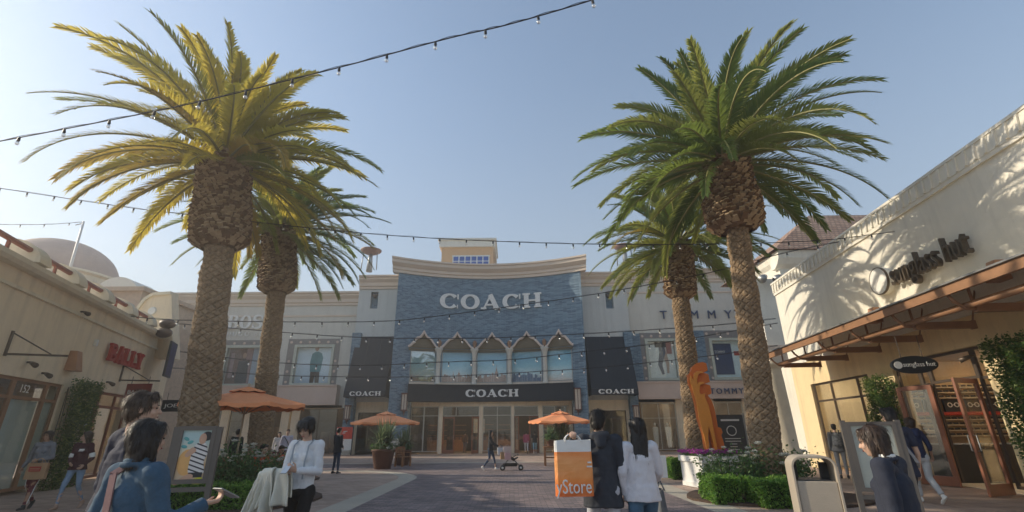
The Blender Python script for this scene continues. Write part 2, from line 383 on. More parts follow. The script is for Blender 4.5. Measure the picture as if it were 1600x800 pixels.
def sans(txt, size, depth, name, mat, parent, loc, rot=(pi/2, 0, 0), align='LEFT', space=1.0, bold=0.0, sx=1.0, width=None):
    c = bpy.data.curves.new(name, 'FONT'); c.body = txt; c.size = size; c.extrude = depth; c.align_x = align; c.space_character = space; c.offset = bold; c.resolution_u = 3
    o = bpy.data.objects.new(name, c); COL.objects.link(o)
    dg = bpy.context.evaluated_depsgraph_get(); me = bpy.data.meshes.new_from_object(o.evaluated_get(dg)); bpy.data.objects.remove(o); bpy.data.curves.remove(c)
    if width:
        xs = [v.co.x for v in me.vertices]; sx = width/(max(xs)-min(xs)); x0 = min(xs)
        for v in me.vertices: v.co.x = (v.co.x-x0)*sx
    elif sx != 1:
        for v in me.vertices: v.co.x *= sx
    me.materials.clear(); me.materials.append(mat); me.name = name
    o = bpy.data.objects.new(name, me); COL.objects.link(o); o.parent = parent; o.location = loc; o.rotation_euler = rot
    return o
# ------------------------------------------------------------------ ground
def flat(name, poly, z, mat, label=None):
    mb = MB(); mb.add([(p[0], p[1], z) for p in poly], [tuple(range(len(poly)))]); o = mb.build(name, mat); tag(o, kind='structure'); return o
M['pave_tan'] = brickmat('tan_pavers', [(.36, .265, .21), (.48, .36, .29)], (.26, .20, .17), .4, .2, .8, .012, vert=False, rot=.3, bump=.3)
M['pave_purple'] = brickmat('purple_pavers', [(.15, .125, .13), (.31, .235, .225)], (.10, .085, .085), .24, .12, .75, .01, vert=False, rot=.0, bump=.4, big=.22)
M['pave_dark'] = brickmat('walk_pavers', [(.30, .21, .165), (.42, .31, .25)], (.17, .13, .11), .6, .6, .7, .012, vert=False, off=0, bump=.3)
flat('ground', [(-300, -200), (300, -200), (300, 500), (-300, 500)], 0, M['pave_tan'])
def arcp(cx, cy, r, a0, a1, n=16): return [(cx+r*cos(radians(a0+(a1-a0)*i/n)), cy+r*sin(radians(a0+(a1-a0)*i/n))) for i in range(n+1)]
# the brick street down the middle, flaring out into a cross plaza
def roadpoly(hw, r, yj, yb, X):
    L_ = [(-hw, -8), (-hw, yj-r)] + [(-hw-r+r*cos(radians(a)), yj-r+r*sin(radians(a))) for a in range(5, 91, 9)] + [(-X, yj)]
    Rr = [(hw+.5, -8), (hw+.5, yj-r)] + [(hw+.5+r-r*cos(radians(a)), yj-r+r*sin(radians(a))) for a in range(5, 91, 9)] + [(X, yj)]
    return Rr + [(X, yb), (-X, yb)] + L_[::-1]
flat('kerb_band', roadpoly(4.1, 4.2, 22.3, 28.2, 17), .004, M['concrete'])
flat('brick_street', roadpoly(3.45, 4.8, 22.9, 27.4, 17), .008, M['pave_purple'])
flat('shopfront_pavement', [(-17.5, 35.6), (17.5, 35.6), (17.5, 40.9), (-17.5, 40.9)], .006, M['pave_dark'])
flat('shop_walk', [(8.2, 3), (12.2, 3), (13.4, 21), (9.8, 21)], .005, M['pave_dark'])

# added thin volume: lifts far dark tones, imitates a lens glow sunward
mh, nth, bh = newmat('added_haze'); nth.nodes.remove(bh); pv = nth.nodes.new('ShaderNodeVolumePrincipled'); pv.inputs['Color'].default_value = (1, .96, .9, 1); pv.inputs['Density'].default_value = .0038; pv.inputs['Anisotropy'].default_value = .6
nth.links.new(pv.outputs[0], nth.nodes['Material Output'].inputs['Volume'])
mb = MB(); mb.box(-320, 320, -220, 520, -1, 30); tag(mb.build('added_haze', mh), kind='stuff')
# ------------------------------------------------------------------ far facade row : local x = world X, plane y = 40
TC, TH_, TS = -1.91, 7.67, 2.0                       # curved brick tower: centre, half width, sagitta
def cyv(x): return 40.0-TS*((x-TC)/TH_)**2
def tp(x, y, dy=0.0):
    Y = 40.0
    for _ in range(6):
        q = at(x, y, Y); Y = cyv(q.x)+dy
    return q.x, q.z
def twarp(x, y, z): return (x, y+cyv(x), z)
TF = thing('department_store', 'store tower with concave blue brick front, scalloped arches and big white COACH letters', 'shop building')
zt = 15.45; zc0 = 14.25
x0t, x1t = TC-TH_, TC+TH_
wx = [(640, 683), (689.5, 738.5), (744.5, 792.5), (799, 847.5), (854.5, 895)]
zwT = tp(768, 550)[1]; zwB = tp(768, 598)[1]; zfT = tp(768, 602)[1]; zfB = tp(768, 628)[1]
xl, xr = tp(640, 600)[0], tp(895, 600)[0]
wins = [(tp(a, 575)[0], tp(b, 575)[0]) for a, b in wx]
mb = MB(); wallgrid(mb, x0t, x1t, 0, zc0, 0, .55, [(xl, xr, -1, zfT)]+[(a, b, zwB, zwT+.0) for a, b in wins], sub=.55); mb.warp(twarp)
mb.build('brick_wall', M['bluebrick'], TF)
# side returns and back volume
mb = MB(); ye = cyv(x0t)
mb.box(x0t+.002, x0t+.5, ye+.56, 46, 0, zc0); mb.box(x1t-.5, x1t-.002, ye+.56, 46, 0, zc0); mb.build('side_wall', M['bluebrick'], TF)
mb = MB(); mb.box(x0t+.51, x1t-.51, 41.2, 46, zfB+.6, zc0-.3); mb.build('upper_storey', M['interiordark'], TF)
prof = [(-.12, 0), (-.12, .22), (-.22, .28), (-.22, .5), (-.38, .62), (-.55, .78), (-.55, 1.02), (-.66, 1.08), (-.66, 1.22), (.56, 1.22), (.56, 0)]
mb = MB(); profile_run(mb, [(y, z+zc0) for y, z in prof], x0t-.45, x1t+.45, 30); mb.warp(lambda x, y, z: (x, y+cyv(x), z))
for sx, xx in ((-1, x0t), (1, x1t)):
    vs = [(xx-sx*.004+(-sx)*(-y)*-1 if 0 else xx+sx*(-y)*.68, 0, z+zc0) for y, z in prof]
    n = len(prof); a = [(v[0], ye+.57, v[2]) for v in vs]; b = [(v[0], 46, v[2]) for v in vs]
    mb.add(a+b, [(k, (k+1) % n, n+(k+1) % n, n+k) for k in range(n)])
mb.build('cornice', M['cornice'], TF)
mb = MB(); mb.box(x0t+.5, x1t-.5, 41, 46, zc0+.8, zc0+1.0); mb.build('roof', M['palegrey'], TF)
# skyline pictures behind glass
M['poster_sky'] = None
def postermat(name, cols, direction=2):
    m, nt, b = newmat(name); L = nt.links.new
    tc = N(nt, 'ShaderNodeTexCoord'); sp = N(nt, 'ShaderNodeSeparateXYZ'); L(tc.outputs['Generated'], sp.inputs[0])
    nz = N(nt, 'ShaderNodeTexNoise', i_Scale=2.5, i_Detail=6.0); mp = N(nt, 'ShaderNodeMapping'); mp.inputs['Scale'].default_value = (1, 1, 3); L(tc.outputs['Generated'], mp.inputs[0]); L(mp.outputs[0], nz.inputs[0])
    ad = N(nt, 'ShaderNodeMath', operation='MULTIPLY_ADD'); ad.inputs[1].default_value = .35; L(nz.outputs[0], ad.inputs[0]); L(sp.outputs[direction], ad.inputs[2])
    cr = N(nt, 'ShaderNodeValToRGB'); el = cr.color_ramp.elements
    el[0].position = .15; el[0].color = c4(cols[0]); el[1].position = 1.1 if 0 else 1.0; el[1].color = c4(cols[-1])
    for i, c in enumerate(cols[1:-1]):
        e = el.new(.15+.85*(i+1)/(len(cols)-1)); e.color = c4(c)
    L(ad.outputs[0], cr.inputs[0]); L(cr.outputs[0], b.inputs['Base Color']); b.inputs['Roughness'].default_value = .35; return m
M['poster_sky'] = postermat('skyline_print', [(.80, .66, .56), (.66, .82, .84), (.36, .66, .76), (.22, .48, .64)])
M['poster_city1'] = pm('print_city_pink', (.52, .34, .27), .6, .35, 14)
M['poster_city2'] = pm('print_city_blue', (.20, .27, .38), .6, .35, 14)
M['poster_city3'] = pm('print_city_brown', (.38, .22, .17), .6, .35, 14)
M['palmprint'] = pm('print_palm', (.08, .12, .09), .6, .3, 6)
for i, (a, b) in enumerate(wins):
    fr = MB(); t = .06
    for (p, q, r, s_) in ((a, b, zwB, zwB+t), (a, b, zwT-t, zwT), (a, a+t, zwB+t, zwT-t), (b-t, b, zwB+t, zwT-t)): fr.box(p, q, .04, .2, r, s_)
    fr.warp(twarp); fo = fr.build('window_frame', M['greymetal'], TF)
    mb = MB(); mb.box(a+t, b-t, .16, .19, zwB+t, zwT-t); mb.warp(twarp); mb.build('poster', M['poster_sky'], fo)
    rr = random.Random(40+i); zs, ze = zwB+t+.01, zwT-t
    if i < 4:
        for lay in range(2):
            mb = MB(); x = a+t+.02; k = 0
            while x < b-t-.05:
                ww = rr.uniform(.05, .2); h = rr.uniform(.18, .55)*(1.0 if lay else 1.35)
                if i == 0: h *= .5
                if x+ww > b-t: break
                mb.box(x, x+ww, .10+lay*.03-.0004*k, .10+lay*.03+.015, zs, zs+h); k += 1
                if rr.random() < .12: mb.box(x+ww/2-.012, x+ww/2+.012, .10+lay*.03+.0005, .10+lay*.03+.014, zs+h, zs+h+.2)
                x += ww+rr.uniform(0, .04)
            if i == 2 and lay == 0:
                cx = a*.35+b*.65; mb.prism([(cx-.14, zs), (cx+.14, zs), (cx+.12, zs+.8), (cx+.06, zs+.82), (cx+.05, zs+1.05), (cx+.015, zs+1.1), (cx, zs+1.45), (cx-.015, zs+1.1), (cx-.05, zs+1.05), (cx-.06, zs+.82), (cx-.12, zs+.8)], .08, .099)
            mb.warp(twarp); mb.build('printed_skyline', M['poster_city2'] if i == 3 else (M['poster_city1'] if (lay == 0 or i == 1) else M['poster_city3']), fo)
    mb = MB(); mb.box(a+t, b-t, .055, .06, zwB+t, zwT-t); mb.warp(twarp); mb.build('pane', glassmat('upper_glass%d' % i, (.97, .99, 1), .02 if i else .25, trans=1.0), fo)
# columns and capitals
capx = [tp(x, 560)[0] for x in (686, 741.5, 796, 851)]
for cx in capx:
    mb = MB(); yy = -.28
    prof2 = [(.0, zfT-.02), (.26, zfT-.02), (.26, zfT+.12), (.2, zfT+.2), (.175, zfT+.25), (.17, zwT-.35), (.2, zwT-.3), (.19, zwT-.22), (.27, zwT-.02), (.34, zwT+.1), (.34, zwT+.2), (0, zwT+.2)]
    mb.lathe(prof2, (cx, cyv(cx)+yy, 0), 20); mb.build('column', M['palegrey'], TF, True)
    mb = MB(); mb.lathe([(0, zwT+.95), (.06, zwT+.92), (.16, zwT+.82), (.19, zwT+.65), (.12, zwT+.42), (.2, zwT+.3), (0, zwT+.3)], (cx, cyv(cx)-.1, 0), 14); mb.build('finial', M['brownmetal'], TF, True)
ends = [tp(637, 550)[0]]+capx+[tp(897, 550)[0]]
def ogee(xa, xb, z0, zp, n=14):
    pts = []; cx = (xa+xb)/2
    for i in range(n+1):
        u = i/n
        if u < .62: q = u/.62; x = xa+(cx-xa)*(.10+.58*q); z = z0+(zp-z0)*(.62*(sin(q*pi/2)**1.0)*.9+.03)
        else: q = (u-.62)/.38; x = xa+(cx-xa)*(.68+.32*q); z = z0+(zp-z0)*(.588+.412*q**1.7)
        if u <= .62:
            # lower S: flat run then convex shoulder
            q = u/.62; z = z0+(zp-z0)*(.02+.57*(3*q*q-2*q**3)); x = xa+(cx-xa)*(.04+.64*q)
        pts.append((x, z))
    return pts+[(2*cx-x, z) for x, z in pts[::-1][1:]]
zpk = tp(768, 523)[1]; zsp = zwT+.22
M['arch_fill'] = pm('arch_mosaic', (.17, .14, .09), .7, .5, 16, .3, 40)
M['arch_trim'] = pm('arch_trim_stone', (.74, .64, .57), .7, .08, 4)
for i in range(5):
    P = ogee(ends[i]+.02, ends[i+1]-.02, zsp, zpk+.1)
    mb = MB(); mb.stroke(P, [.13]*len(P), -.32, .0); mb.stroke([(x, z+.05) for x, z in P], [.07]*len(P), -.38, -.325); mb.warp(twarp); ao = mb.build('arch', M['arch_trim'], TF)
    mb = MB(); n = len(P); vs = []; 
    for x, z in P: vs += [(x, -.1, zsp-.02), (x, -.1, z)]
    mb.add(vs, [(2*k, 2*k+2, 2*k+3, 2*k+1) for k in range(n-1)]); mb.box(ends[i]+.1, ends[i+1]-.1, -.2, -.02, zwT, zwT+.12); mb.warp(twarp); mb.build('mosaic_panel', M['arch_fill'], ao)
# sill band and fascia
mb = MB(); n = 24
profile_run(mb, [(-.25, zfT), (-.25, zwB-.02), (.1, zwB-.02), (.1, zfT)], xl, xr, n); mb.warp(twarp); mb.build('sill', M['cornice'], TF)
mb = MB(); profile_run(mb, [(-.55, zfB), (-.55, zfT-.06), (-.62, zfT-.06), (-.62, zfT-.004), (.5, zfT-.004), (.5, zfB)], xl+.01, xr-.01, n); mb.warp(twarp); mb.build('fascia', M['charcoal'], TF)
# lettering
a = tp(687, 470); b = tp(846, 470); zb0 = tp(768, 483.5)[1]; zb1 = tp(768, 461)[1]
mb = slab_text('COACH', a[0], b[0], zb0, zb1, .25, .11, .10, -.06, .10); mb.warp(twarp); mb.build('sign_lettering', M['white'], TF)
a = tp(727, 614, -.6); b = tp(810, 614, -.6); z0 = tp(768, 620, -.6)[1]; z1 = tp(768, 608.5, -.6)[1]
mb = slab_text('COACH', a[0], b[0], z0, z1, .27, .12, .05, -.56, .10); mb.warp(twarp); mb.build('sign_lettering', M['white'], TF)
# recessed storefront under the fascia
SY = 39.9
def tz(py): return at(768, py, SY).z
def sfx(px): return at(px, 668, SY).x
zhead = zfB
mb = MB(); profile_run(mb, [(-.5, zfB-.0), (-.5, zfB+.3), (3.5, zfB+.3), (3.5, zfB)], xl+.01, xr-.01, 20); mb.warp(lambda x, y, z: (x, y+cyv(x), z+.004)); mb.build('soffit', M['tan'], TF)
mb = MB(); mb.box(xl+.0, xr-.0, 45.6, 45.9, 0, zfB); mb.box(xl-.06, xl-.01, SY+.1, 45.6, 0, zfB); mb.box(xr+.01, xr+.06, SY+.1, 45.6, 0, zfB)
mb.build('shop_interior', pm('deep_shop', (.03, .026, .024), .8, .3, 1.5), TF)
mb = MB(); mb.box(xl, xr, SY-.05, 45.6, .01, .012); mb.build('shop_floor', M['interior'], TF)
zdoor = at(768, 651, SY).z; ztr = zfB
mb = MB()
for p0, p1 in ((685, 691), (748.5, 754), (799, 803.5), (842, 848), (890, 895)): mb.box(sfx(p0), sfx(p1), SY-.12, SY+.15, 0, ztr)
mb.box(xl, xr, SY-.06, SY+.1, ztr-.32, ztr-.003); mb.build('storefront_post', M['tan'], TF)
def glazing(name, parent, x0, x1, z0, z1, y, xd=(), zd=(), fmat='bronze', w=.05, glass='glass', d=.06):
    fr = MB(); gl = MB()
    fr.box(x0, x1, y-d/2, y+d/2, z0, z0+w); fr.box(x0, x1, y-d/2, y+d/2, z1-w, z1); fr.box(x0, x0+w, y-d/2, y+d/2, z0+w, z1-w); fr.box(x1-w, x1, y-d/2, y+d/2, z0+w, z1-w)
    for z in zd: fr.box(x0+w, x1-w, y-d/2+.004, y+d/2-.004, z-w/2, z+w/2)
    for x in xd: fr.box(x-w/2, x+w/2, y-d/2-.003, y+d/2+.003, z0+w, z1-w)
    f = fr.build(name, M[fmat], parent); gl.box(x0+w*.5, x1-w*.5, y-.006, y+.006, z0+w*.5, z1-w*.5); g = gl.build('pane', M[glass], f); return f
M['bluepost'] = pm('pale_mullion', (.5, .5, .45), .5, .1)
glazing('display_window', TF, xl+.01, sfx(685)-.01, .15, ztr-.33, SY, (sfx(662),), (zdoor+.1,), 'bluepost')
glazing('transom_window', TF, sfx(691)+.01, sfx(748.5)-.01, zdoor+.05, ztr-.33, SY, (sfx(712),), (), 'bluepost')
glazing('display_window', TF, sfx(754)+.01, sfx(799)-.01, .15, ztr-.33, SY, (sfx(777),), (zdoor+.1,), 'bluepost')
glazing('transom_window', TF, sfx(803.5)+.01, sfx(842)-.01, zdoor+.05, ztr-.33, SY, (), (), 'bluepost')
glazing('display_window', TF, sfx(848)+.01, sfx(890)-.01, .15, ztr-.33, SY, (sfx(868),), (zdoor+.1,), 'bluepost')
def shopdoor(parent, hx, hy, w, h, ang, mat='redwood', glass='glass', z0=.02, fw=.1, handle_side=1):
    """door leaf hinged at (hx,hy), opened by ang"""
    mb = MB(); mb.box(0, w, -.03, .03, z0, z0+.25); mb.box(0, w, -.03, .03, h-.12, h); mb.box(0, fw, -.03, .03, z0+.25, h-.12); mb.box(w-fw, w, -.03, .03, z0+.25, h-.12)
    d = mb.build('door', M[mat], parent, loc=(hx, hy, 0), rot=(0, 0, ang), bevel=.006)
    g = MB(); g.box(fw*.8, w-fw*.8, -.006, .006, z0+.22, h-.1); g.build('pane', M[glass], d)
    k = MB()
    for s in (-1, 1): k.tube([(w-fw*.5, s*.03, 1.0), (w-fw*.5, s*.09, 1.0), (w-fw*.5, s*.09, 1.35), (w-fw*.5, s*.03, 1.35)], .014, 6)
    k.build('handle', M['greymetal'], d, True); return d
shopdoor(TF, sfx(692), SY, .95, zdoor, radians(-8)); shopdoor(TF, sfx(748), SY, .95, zdoor, radians(180+60))
shopdoor(TF, sfx(804), SY, .95, zdoor, radians(-70)); shopdoor(TF, sfx(842), SY, .95, zdoor, radians(180+35))
# things inside: shelving, a portrait poster, ceiling lamps
mb = MB()
for (x, w_, y) in ((-7.4, 1.6, 43.5), (-5.2, 1.0, 44.5), (-1.5, 2.0, 44.6), (2.6, 1.6, 44.2), (-2.9, 1.2, 42.3)):
    mb.box(x, x+w_, y, y+.5, 0, .95)
    for k in range(3): mb.box(x, x+w_, y+.25, y+.6, 1.3+k*.42, 1.34+k*.42)
mb.build('display_shelf', M['wood'], TF)
mb = MB()
for i in range(26): 
    x = R_.uniform(-8, 4); y = R_.choice([42.5, 43.8, 44.5]); z = .96
    mb.box(x, x+.3, y, y+.18, z, z+.25)
mb.build('handbags', pm('bag_leather', (.30, .12, .05), .5, .5, 2, col2=(.06, .05, .05)), TF)
mb = MB(); mb.box(-3.6, -2.6, 45.3, 45.35, 1.5, 2.7); mb.build('portrait_poster', pm('poster_portrait', (.35, .5, .6), .5, .4, 3, col2=(.5, .32, .22)), TF)
for i in range(12):
    x = -8.3+1.15*i+R_.uniform(-.2, .2); y = R_.uniform(41, 43.5)
    mb = MB(); mb.lathe([(0, 0), (.07, 0), (.07, .08), (0, .08)], (x, y, zfB-.1), 10); mb.build('ceiling_lamp', M['lamp'], TF)
# sconces on the pilasters
def sconce(parent, cx, y, z0, z1, w=.42, lit=False):
    mb = MB(); mb.box(cx-w/2, cx+w/2, y-.34, y-.0, z0+.08, z1-.12); mb.build('sconce_panel', M['alabaster'], parent)
    mb = MB()
    for sx in (-1, 1):
        mb.box(cx+sx*w/2-.025, cx+sx*w/2+.025, y-.37, y-.32, z0+.05, z1-.1)
    mb.box(cx-w/2-.05, cx+w/2+.05, y-.4, y, z1-.12, z1-.02); mb.box(cx-w/2-.04, cx+w/2+.04, y-.39, y, z0, z0+.08)
    mb.box(cx-.02, cx+.02, y-.375, y-.345, z0+.08, z1-.12); mb.lathe([(0, -.35), (.05, -.33), (.03, -.22), (.12, -.05), (.12, 0), (0, 0)], (cx, y-.18, z0), 10)
    mb.build('sconce_frame', M['sconcemetal'], parent)
M['alabaster'] = pm('sconce_alabaster', (.62, .55, .45), .4, .1, 3); M['sconcemetal'] = pm('sconce_metal', (.16, .07, .06), .5, .2)
q0 = tp(632, 642); q1 = tp(632, 614); sconce(TF, q0[0], cyv(q0[0]), q0[1], q1[1], .4)
q0 = tp(903, 641); q1 = tp(903, 606); sconce(TF, q0[0], cyv(q0[0]), q0[1], q1[1], .45)
# white plinths of the pilasters
mb = MB(); pb = tp(630, 685)[1]
for xa, xb in ((x0t-.05, xl+.04), (xr-.04, x1t+.05)):
    profile_run(mb, [(-.05, 0), (-.05, pb), (.05, pb), (.05, 0)], xa, xb, 4)
mb.warp(twarp); mb.build('plinth', M['white_stucco'], TF)
# rooftop penthouse
ph = thing('rooftop_penthouse', 'small cream rooftop block with a row of blue panes above the brick tower', 'penthouse')
a = at(682, 378, 46); b = at(770, 378, 46); zt2 = at(735, 374, 46).z
mb = MB(); mb.box(a.x+.6, b.x, 46, 51, 14, zt2-.9); mb.build('wall', pm('penthouse_peach', (.68, .44, .24), .8, .06), ph)
mb = MB(); mb.box(a.x+.35, b.x+.25, 45.75, 51.3, zt2-.9, zt2-.2); mb.box(a.x+.2, b.x+.4, 45.6, 51.4, zt2-.2, zt2); mb.build('parapet', M['white_stucco'], ph)
wz1 = at(735, 401, 46).z; f = None
mb = MB(); xa, xb = at(708, 401, 46).x, at(764, 401, 46).x
for i in range(7): mb.box(xa+(xb-xa)*i/6-.05, xa+(xb-xa)*i/6+.05, 45.93, 46, wz1-1.2, wz1)
mb.box(xa-.1, xb+.1, 45.92, 46, wz1, wz1+.12); mb.box(xa-.05, xb+.05, 45.935, 45.99, wz1-.55, wz1-.48); f = mb.build('window_frame', M['white'], ph)
mb = MB(); mb.box(xa, xb, 45.96, 45.98, wz1-1.2, wz1); mb.build('pane', pm('blue_pane', (.05, .12, .42), .15, .3, 2), f)
# fire bowls on the roof behind the flanking bays
def bowl(px, py, Y, label):
    q = at(px, py, Y); mb = MB()
    t = thing('roof_bowl', label, 'roof bowl', (q.x, q.y, q.z-2.2), 0, 'bowls on posts above the roofs')
    mb.lathe([(0, 1.7), (.25, 1.75), (.7, 1.9), (.98, 2.1), (1.0, 2.2), (.92, 2.2), (.6, 2.0), (0, 1.9)], n=24); mb.build('bowl', pm('bowl_copper', (.22, .12, .09), .5, .3), t, True)
    mb = MB(); mb.tube([(0, 0, 0), (0, 0, 1.2), (0, 0, 1.75)], [.3, .22, .18], 10); mb.tube([(-.8, 0, .2), (-.7, 0, 1.9)], .05, 6); mb.tube([(.7, 0, .2), (.62, 0, 1.9)], .05, 6)
    mb.build('post', M['greymetal'], t, True)
bowl(580, 391, 43, 'copper bowl on a post above the roof left of the brick tower')
bowl(975, 385, 43, 'copper bowl on a post above the roof right of the brick tower')

# ---------------- flanking grey bays with black awnings (belong to the tower building)
def zof(px, py, Y=40.4): return at(px, py, Y).z
def xof(px, py, Y=40.4): return at(px, py, Y).x
corn_small = [(-.1, 0), (-.1, .2), (-.2, .26), (-.2, .55), (-.42, .8), (-.42, .95), (-.55, 1.0), (-.55, 1.15), (.5, 1.15), (.5, 0)]
def bay(side, xa, xb, slitpx, YB):
    s = -1 if side == 'l' else 1
    t = TF; ztop = zof(585, 452, YB) if s < 0 else zof(950, 447, YB)
    zaw1 = zof(585 if s < 0 else 960, 526, YB)
    mb = MB(); sx, sz0, sz1 = xof(slitpx, 466, YB), zof(slitpx, 482, YB), zof(slitpx, 456, YB)
    wallgrid(mb, xa, xb, 3.9, ztop, YB, YB+.6, [(sx-.32, sx+.32, sz0, sz1)]); mb.build('stucco_wall', M['greystucco'], t)
    mb = MB(); mb.box(sx-.34, sx+.34, YB+.4, YB+.5, sz0-.05, sz1+.05); mb.build('niche_back', M['bluebrick'], t)
    mb = MB(); mb.lathe([(0, -.2), (.12, -.18), (.17, .15), (0, .15)], (sx, YB+.1, sz1-.35), 12, 'y'); mb.box(sx-.25, sx+.25, YB+.15, YB+.3, sz1-.25, sz1-.15); mb.build('floodlight', M['bronze'], t)
    mb = MB(); profile_run(mb, [(y+YB, z+ztop) for y, z in corn_small], xa, xb, 1); mb.build('cornice', M['cornice'], t)
    # ground floor
    mb = MB(); mb.box(xa+.01, xb-.01, YB+.25, YB+.45, 3.1, 3.9); mb.build('header_panel', M['tan'], t)
    glazing('display_window', t, xa+(.9 if s < 0 else .5), xb-(.4 if s < 0 else .9), .15, 3.1, YB+.3, ((xa+xb)/2,), (2.5,), 'bronze', glass='glassdark')
    mb = MB(); mb.box(xa, xa+(.9 if s < 0 else .5), YB+.2, YB+.45, 0, 3.1); mb.box(xb-(.4 if s < 0 else .9), xb, YB+.2, YB+.45, 0, 3.1); mb.build('storefront_post', M['tan'], t)
    mb = MB(); mb.box(xa, xb, 44, 44.2, 0, 4); mb.box(xa-.05, xa, YB+.5, 44, 0, 4); mb.box(xb, xb+.05, YB+.5, 44, 0, 4); mb.box(xa, xb, YB+.5, 44, 3.3, 3.5); mb.build('shop_interior', M['interior'], t)
    # awning: sloping sheet with triangular sides and a valance
    zb_ = 4.15; pr = 1.75; aw = MB(); x0, x1 = xa+.25, xb-.25; y1 = YB-.03
    aw.add([(x0, y1, zaw1), (x1, y1, zaw1), (x1, y1-pr, zb_+.45), (x0, y1-pr, zb_+.45), (x1, y1-pr-.02, zb_), (x0, y1-pr-.02, zb_), (x0, y1, zb_), (x1, y1, zb_)],
           [(0, 3, 2, 1), (3, 5, 4, 2), (0, 6, 5, 3), (1, 2, 4, 7)])
    a = aw.build('awning', M['charcoal'], t)
    mb = MB(); 
    for k in range(4): xx = x0+.02+(x1-x0-.04)*k/3; mb.beam((xx, y1-.05, zaw1-.1), (xx, y1-pr+.03, zb_+.42), .04, .04)
    mb.build('frame', M['black'], a)
    w_ = (x1-x0); mb = slab_text('COACH', x0+w_*.14, x1-w_*.10, zb_+.1, zb_+.42, .27, .12, .02, 0, .12); mb.warp(lambda x, y, z: (x, y+y1-pr-.03, z)); mb.build('awning_lettering', M['white'], a)
xbl = x0t-.02; xbr = x1t+.02
bay('l', xof(555, 560), xbl-.02, 585, 39.6); bay('r', xbr+.02, xof(985, 560), 952, 39.6)
def pilaster(parent, px0, px1, ptop, Y=39.2, plinth=True):
    xa, xb = at(px0, 600, Y).x, at(px1, 600, Y).x; zt_ = at((px0+px1)/2, ptop, Y).z
    mb = MB(); mb.box(xa, xb, Y, 40.2, 0 if not plinth else 1.2, zt_); mb.build('brick_pilaster', M['bluebrick'], parent)
    if plinth: mb = MB(); mb.box(xa-.03, xb+.03, Y-.03, 40.2, 0, 1.2); mb.build('plinth', M['white_stucco'], parent)
    sconce(parent, (xa+xb)/2, Y, at(px0, 656, Y).z, at(px0, 633, Y).z, .34)
pilaster(TF, 542, 556, 520); pilaster(TF, 982, 995, 518)

# ---------------- menswear store, left wing
BL = thing('menswear_store', 'pale grey two storey store with BOSS letters and framed fashion pictures upstairs', 'shop building')
YW = 40.3
M['dotpanel'] = pm('grey_patterned_panel', (.24, .23, .22), .7, .12, 5)
M['greenframe'] = pm('pale_green_frame', (.50, .53, .45), .6, .08)
def wing(root, xa, xb, cpx, ztop, winpx, ybot, ytop, ledgepx, surrounds, storefront, glass='glass', ledgecol='pinkstone'):
    zb1 = zof(cpx, ytop, YW); zb0 = zof(cpx, ybot, YW); l1 = zof(cpx, ledgepx[0], YW); l0 = zof(cpx, ledgepx[1], YW)
    holes = [(xof(a, 570, YW), xof(b, 570, YW), zb0, zb1) for a, b in winpx]
    mb = MB(); wallgrid(mb, xa, xb, l0-.2, ztop, YW, YW+.5, holes); mb.build('stucco_wall', M['palegrey'], root)
    mb = MB(); profile_run(mb, [(y+YW, z+ztop) for y, z in corn_small], xa, xb, 1); mb.box(xa+.01, xb-.01, YW-.06, YW, ztop-1.0, ztop-.85); mb.build('cornice', M['cornice'], root)
    mb = MB(); e_ = 1.0 if root is BL else 0; mb.box(xa+.01, xb-.01-e_, YW-.8, YW-.003, l0, l1-.12); mb.box(xa+.01, xb-.01-e_, YW-.86, YW-.003, l1-.12, l1); mb.build('ledge', M[ledgecol], root)
    for (a, b, tpx) in surrounds:
        x0, x1 = xof(a, 570, YW), xof(b, 570, YW); z1 = zof(cpx, tpx, YW); hh = [h for h in holes if h[0] > x0-.3 and h[1] < x1+.3]
        mb = MB(); wallgrid(mb, x0, x1, l1+.004, z1, YW-.05, YW-.002, [(h[0]-.25, h[1]+.25, h[2]-.25, h[3]+.25) for h in hh]); s = mb.build('window_surround', M['dotpanel'], root)
        mb = MB(); 
        k = int((x1-x0)/.85); 
        for i in range(k+1): mb = MB(); mb.lathe([(0, -.03), (.11, -.02), (.12, 0)], (x0+.25+(x1-x0-.5)*i/k, YW-.05, z1-.28), 8, 'y'); mb.build('rosette', M['pinkstone'], s)
        for xx in (x0+.25, x1-.25):
            for j in range(3): mb = MB(); mb.lathe([(0, -.03), (.11, -.02), (.12, 0)], (xx, YW-.05, l1+.3+j*.85), 8, 'y'); mb.build('rosette', M['pinkstone'], s)
    frames = []
    for h in holes:
        mb = MB(); t = .22
        for (p, q, r, s_) in ((h[0]-.22, h[1]+.22, h[2]-.22, h[2]), (h[0]-.22, h[1]+.22, h[3], h[3]+.22), (h[0]-.22, h[0], h[2], h[3]), (h[1], h[1]+.22, h[2], h[3])): mb.box(p, q, YW-.12, YW+.1, r, s_)
        f = mb.build('window_frame', M['greenframe'], root)
        mb = MB(); mb.box(h[0], h[1], YW+.02, YW+.035, h[2], h[3]); mb.build('pane', M['glassclear'], f); frames.append((f, h))
    return frames, l0, l1
xa = xof(240, 560, YW)-4; xb = xof(556, 560, YW)
fr, l0, l1 = wing(BL, xa, xb, 450, zof(450, 478, YW), [(255, 292), (352, 402), (461, 516)], 599, 543, (603, 634), [(243, 300, 531), (340, 412, 531), (446, 528, 530)], None)
def posterbg(f, h, mat): 
    mb = MB(); mb.box(h[0], h[1], YW+.3, YW+.32, h[2], h[3]); return mb.build('poster', mat, f)
mslate = pm('poster_slate', (.10, .06, .05), .5, .4, 2, col2=(.22, .10, .08))
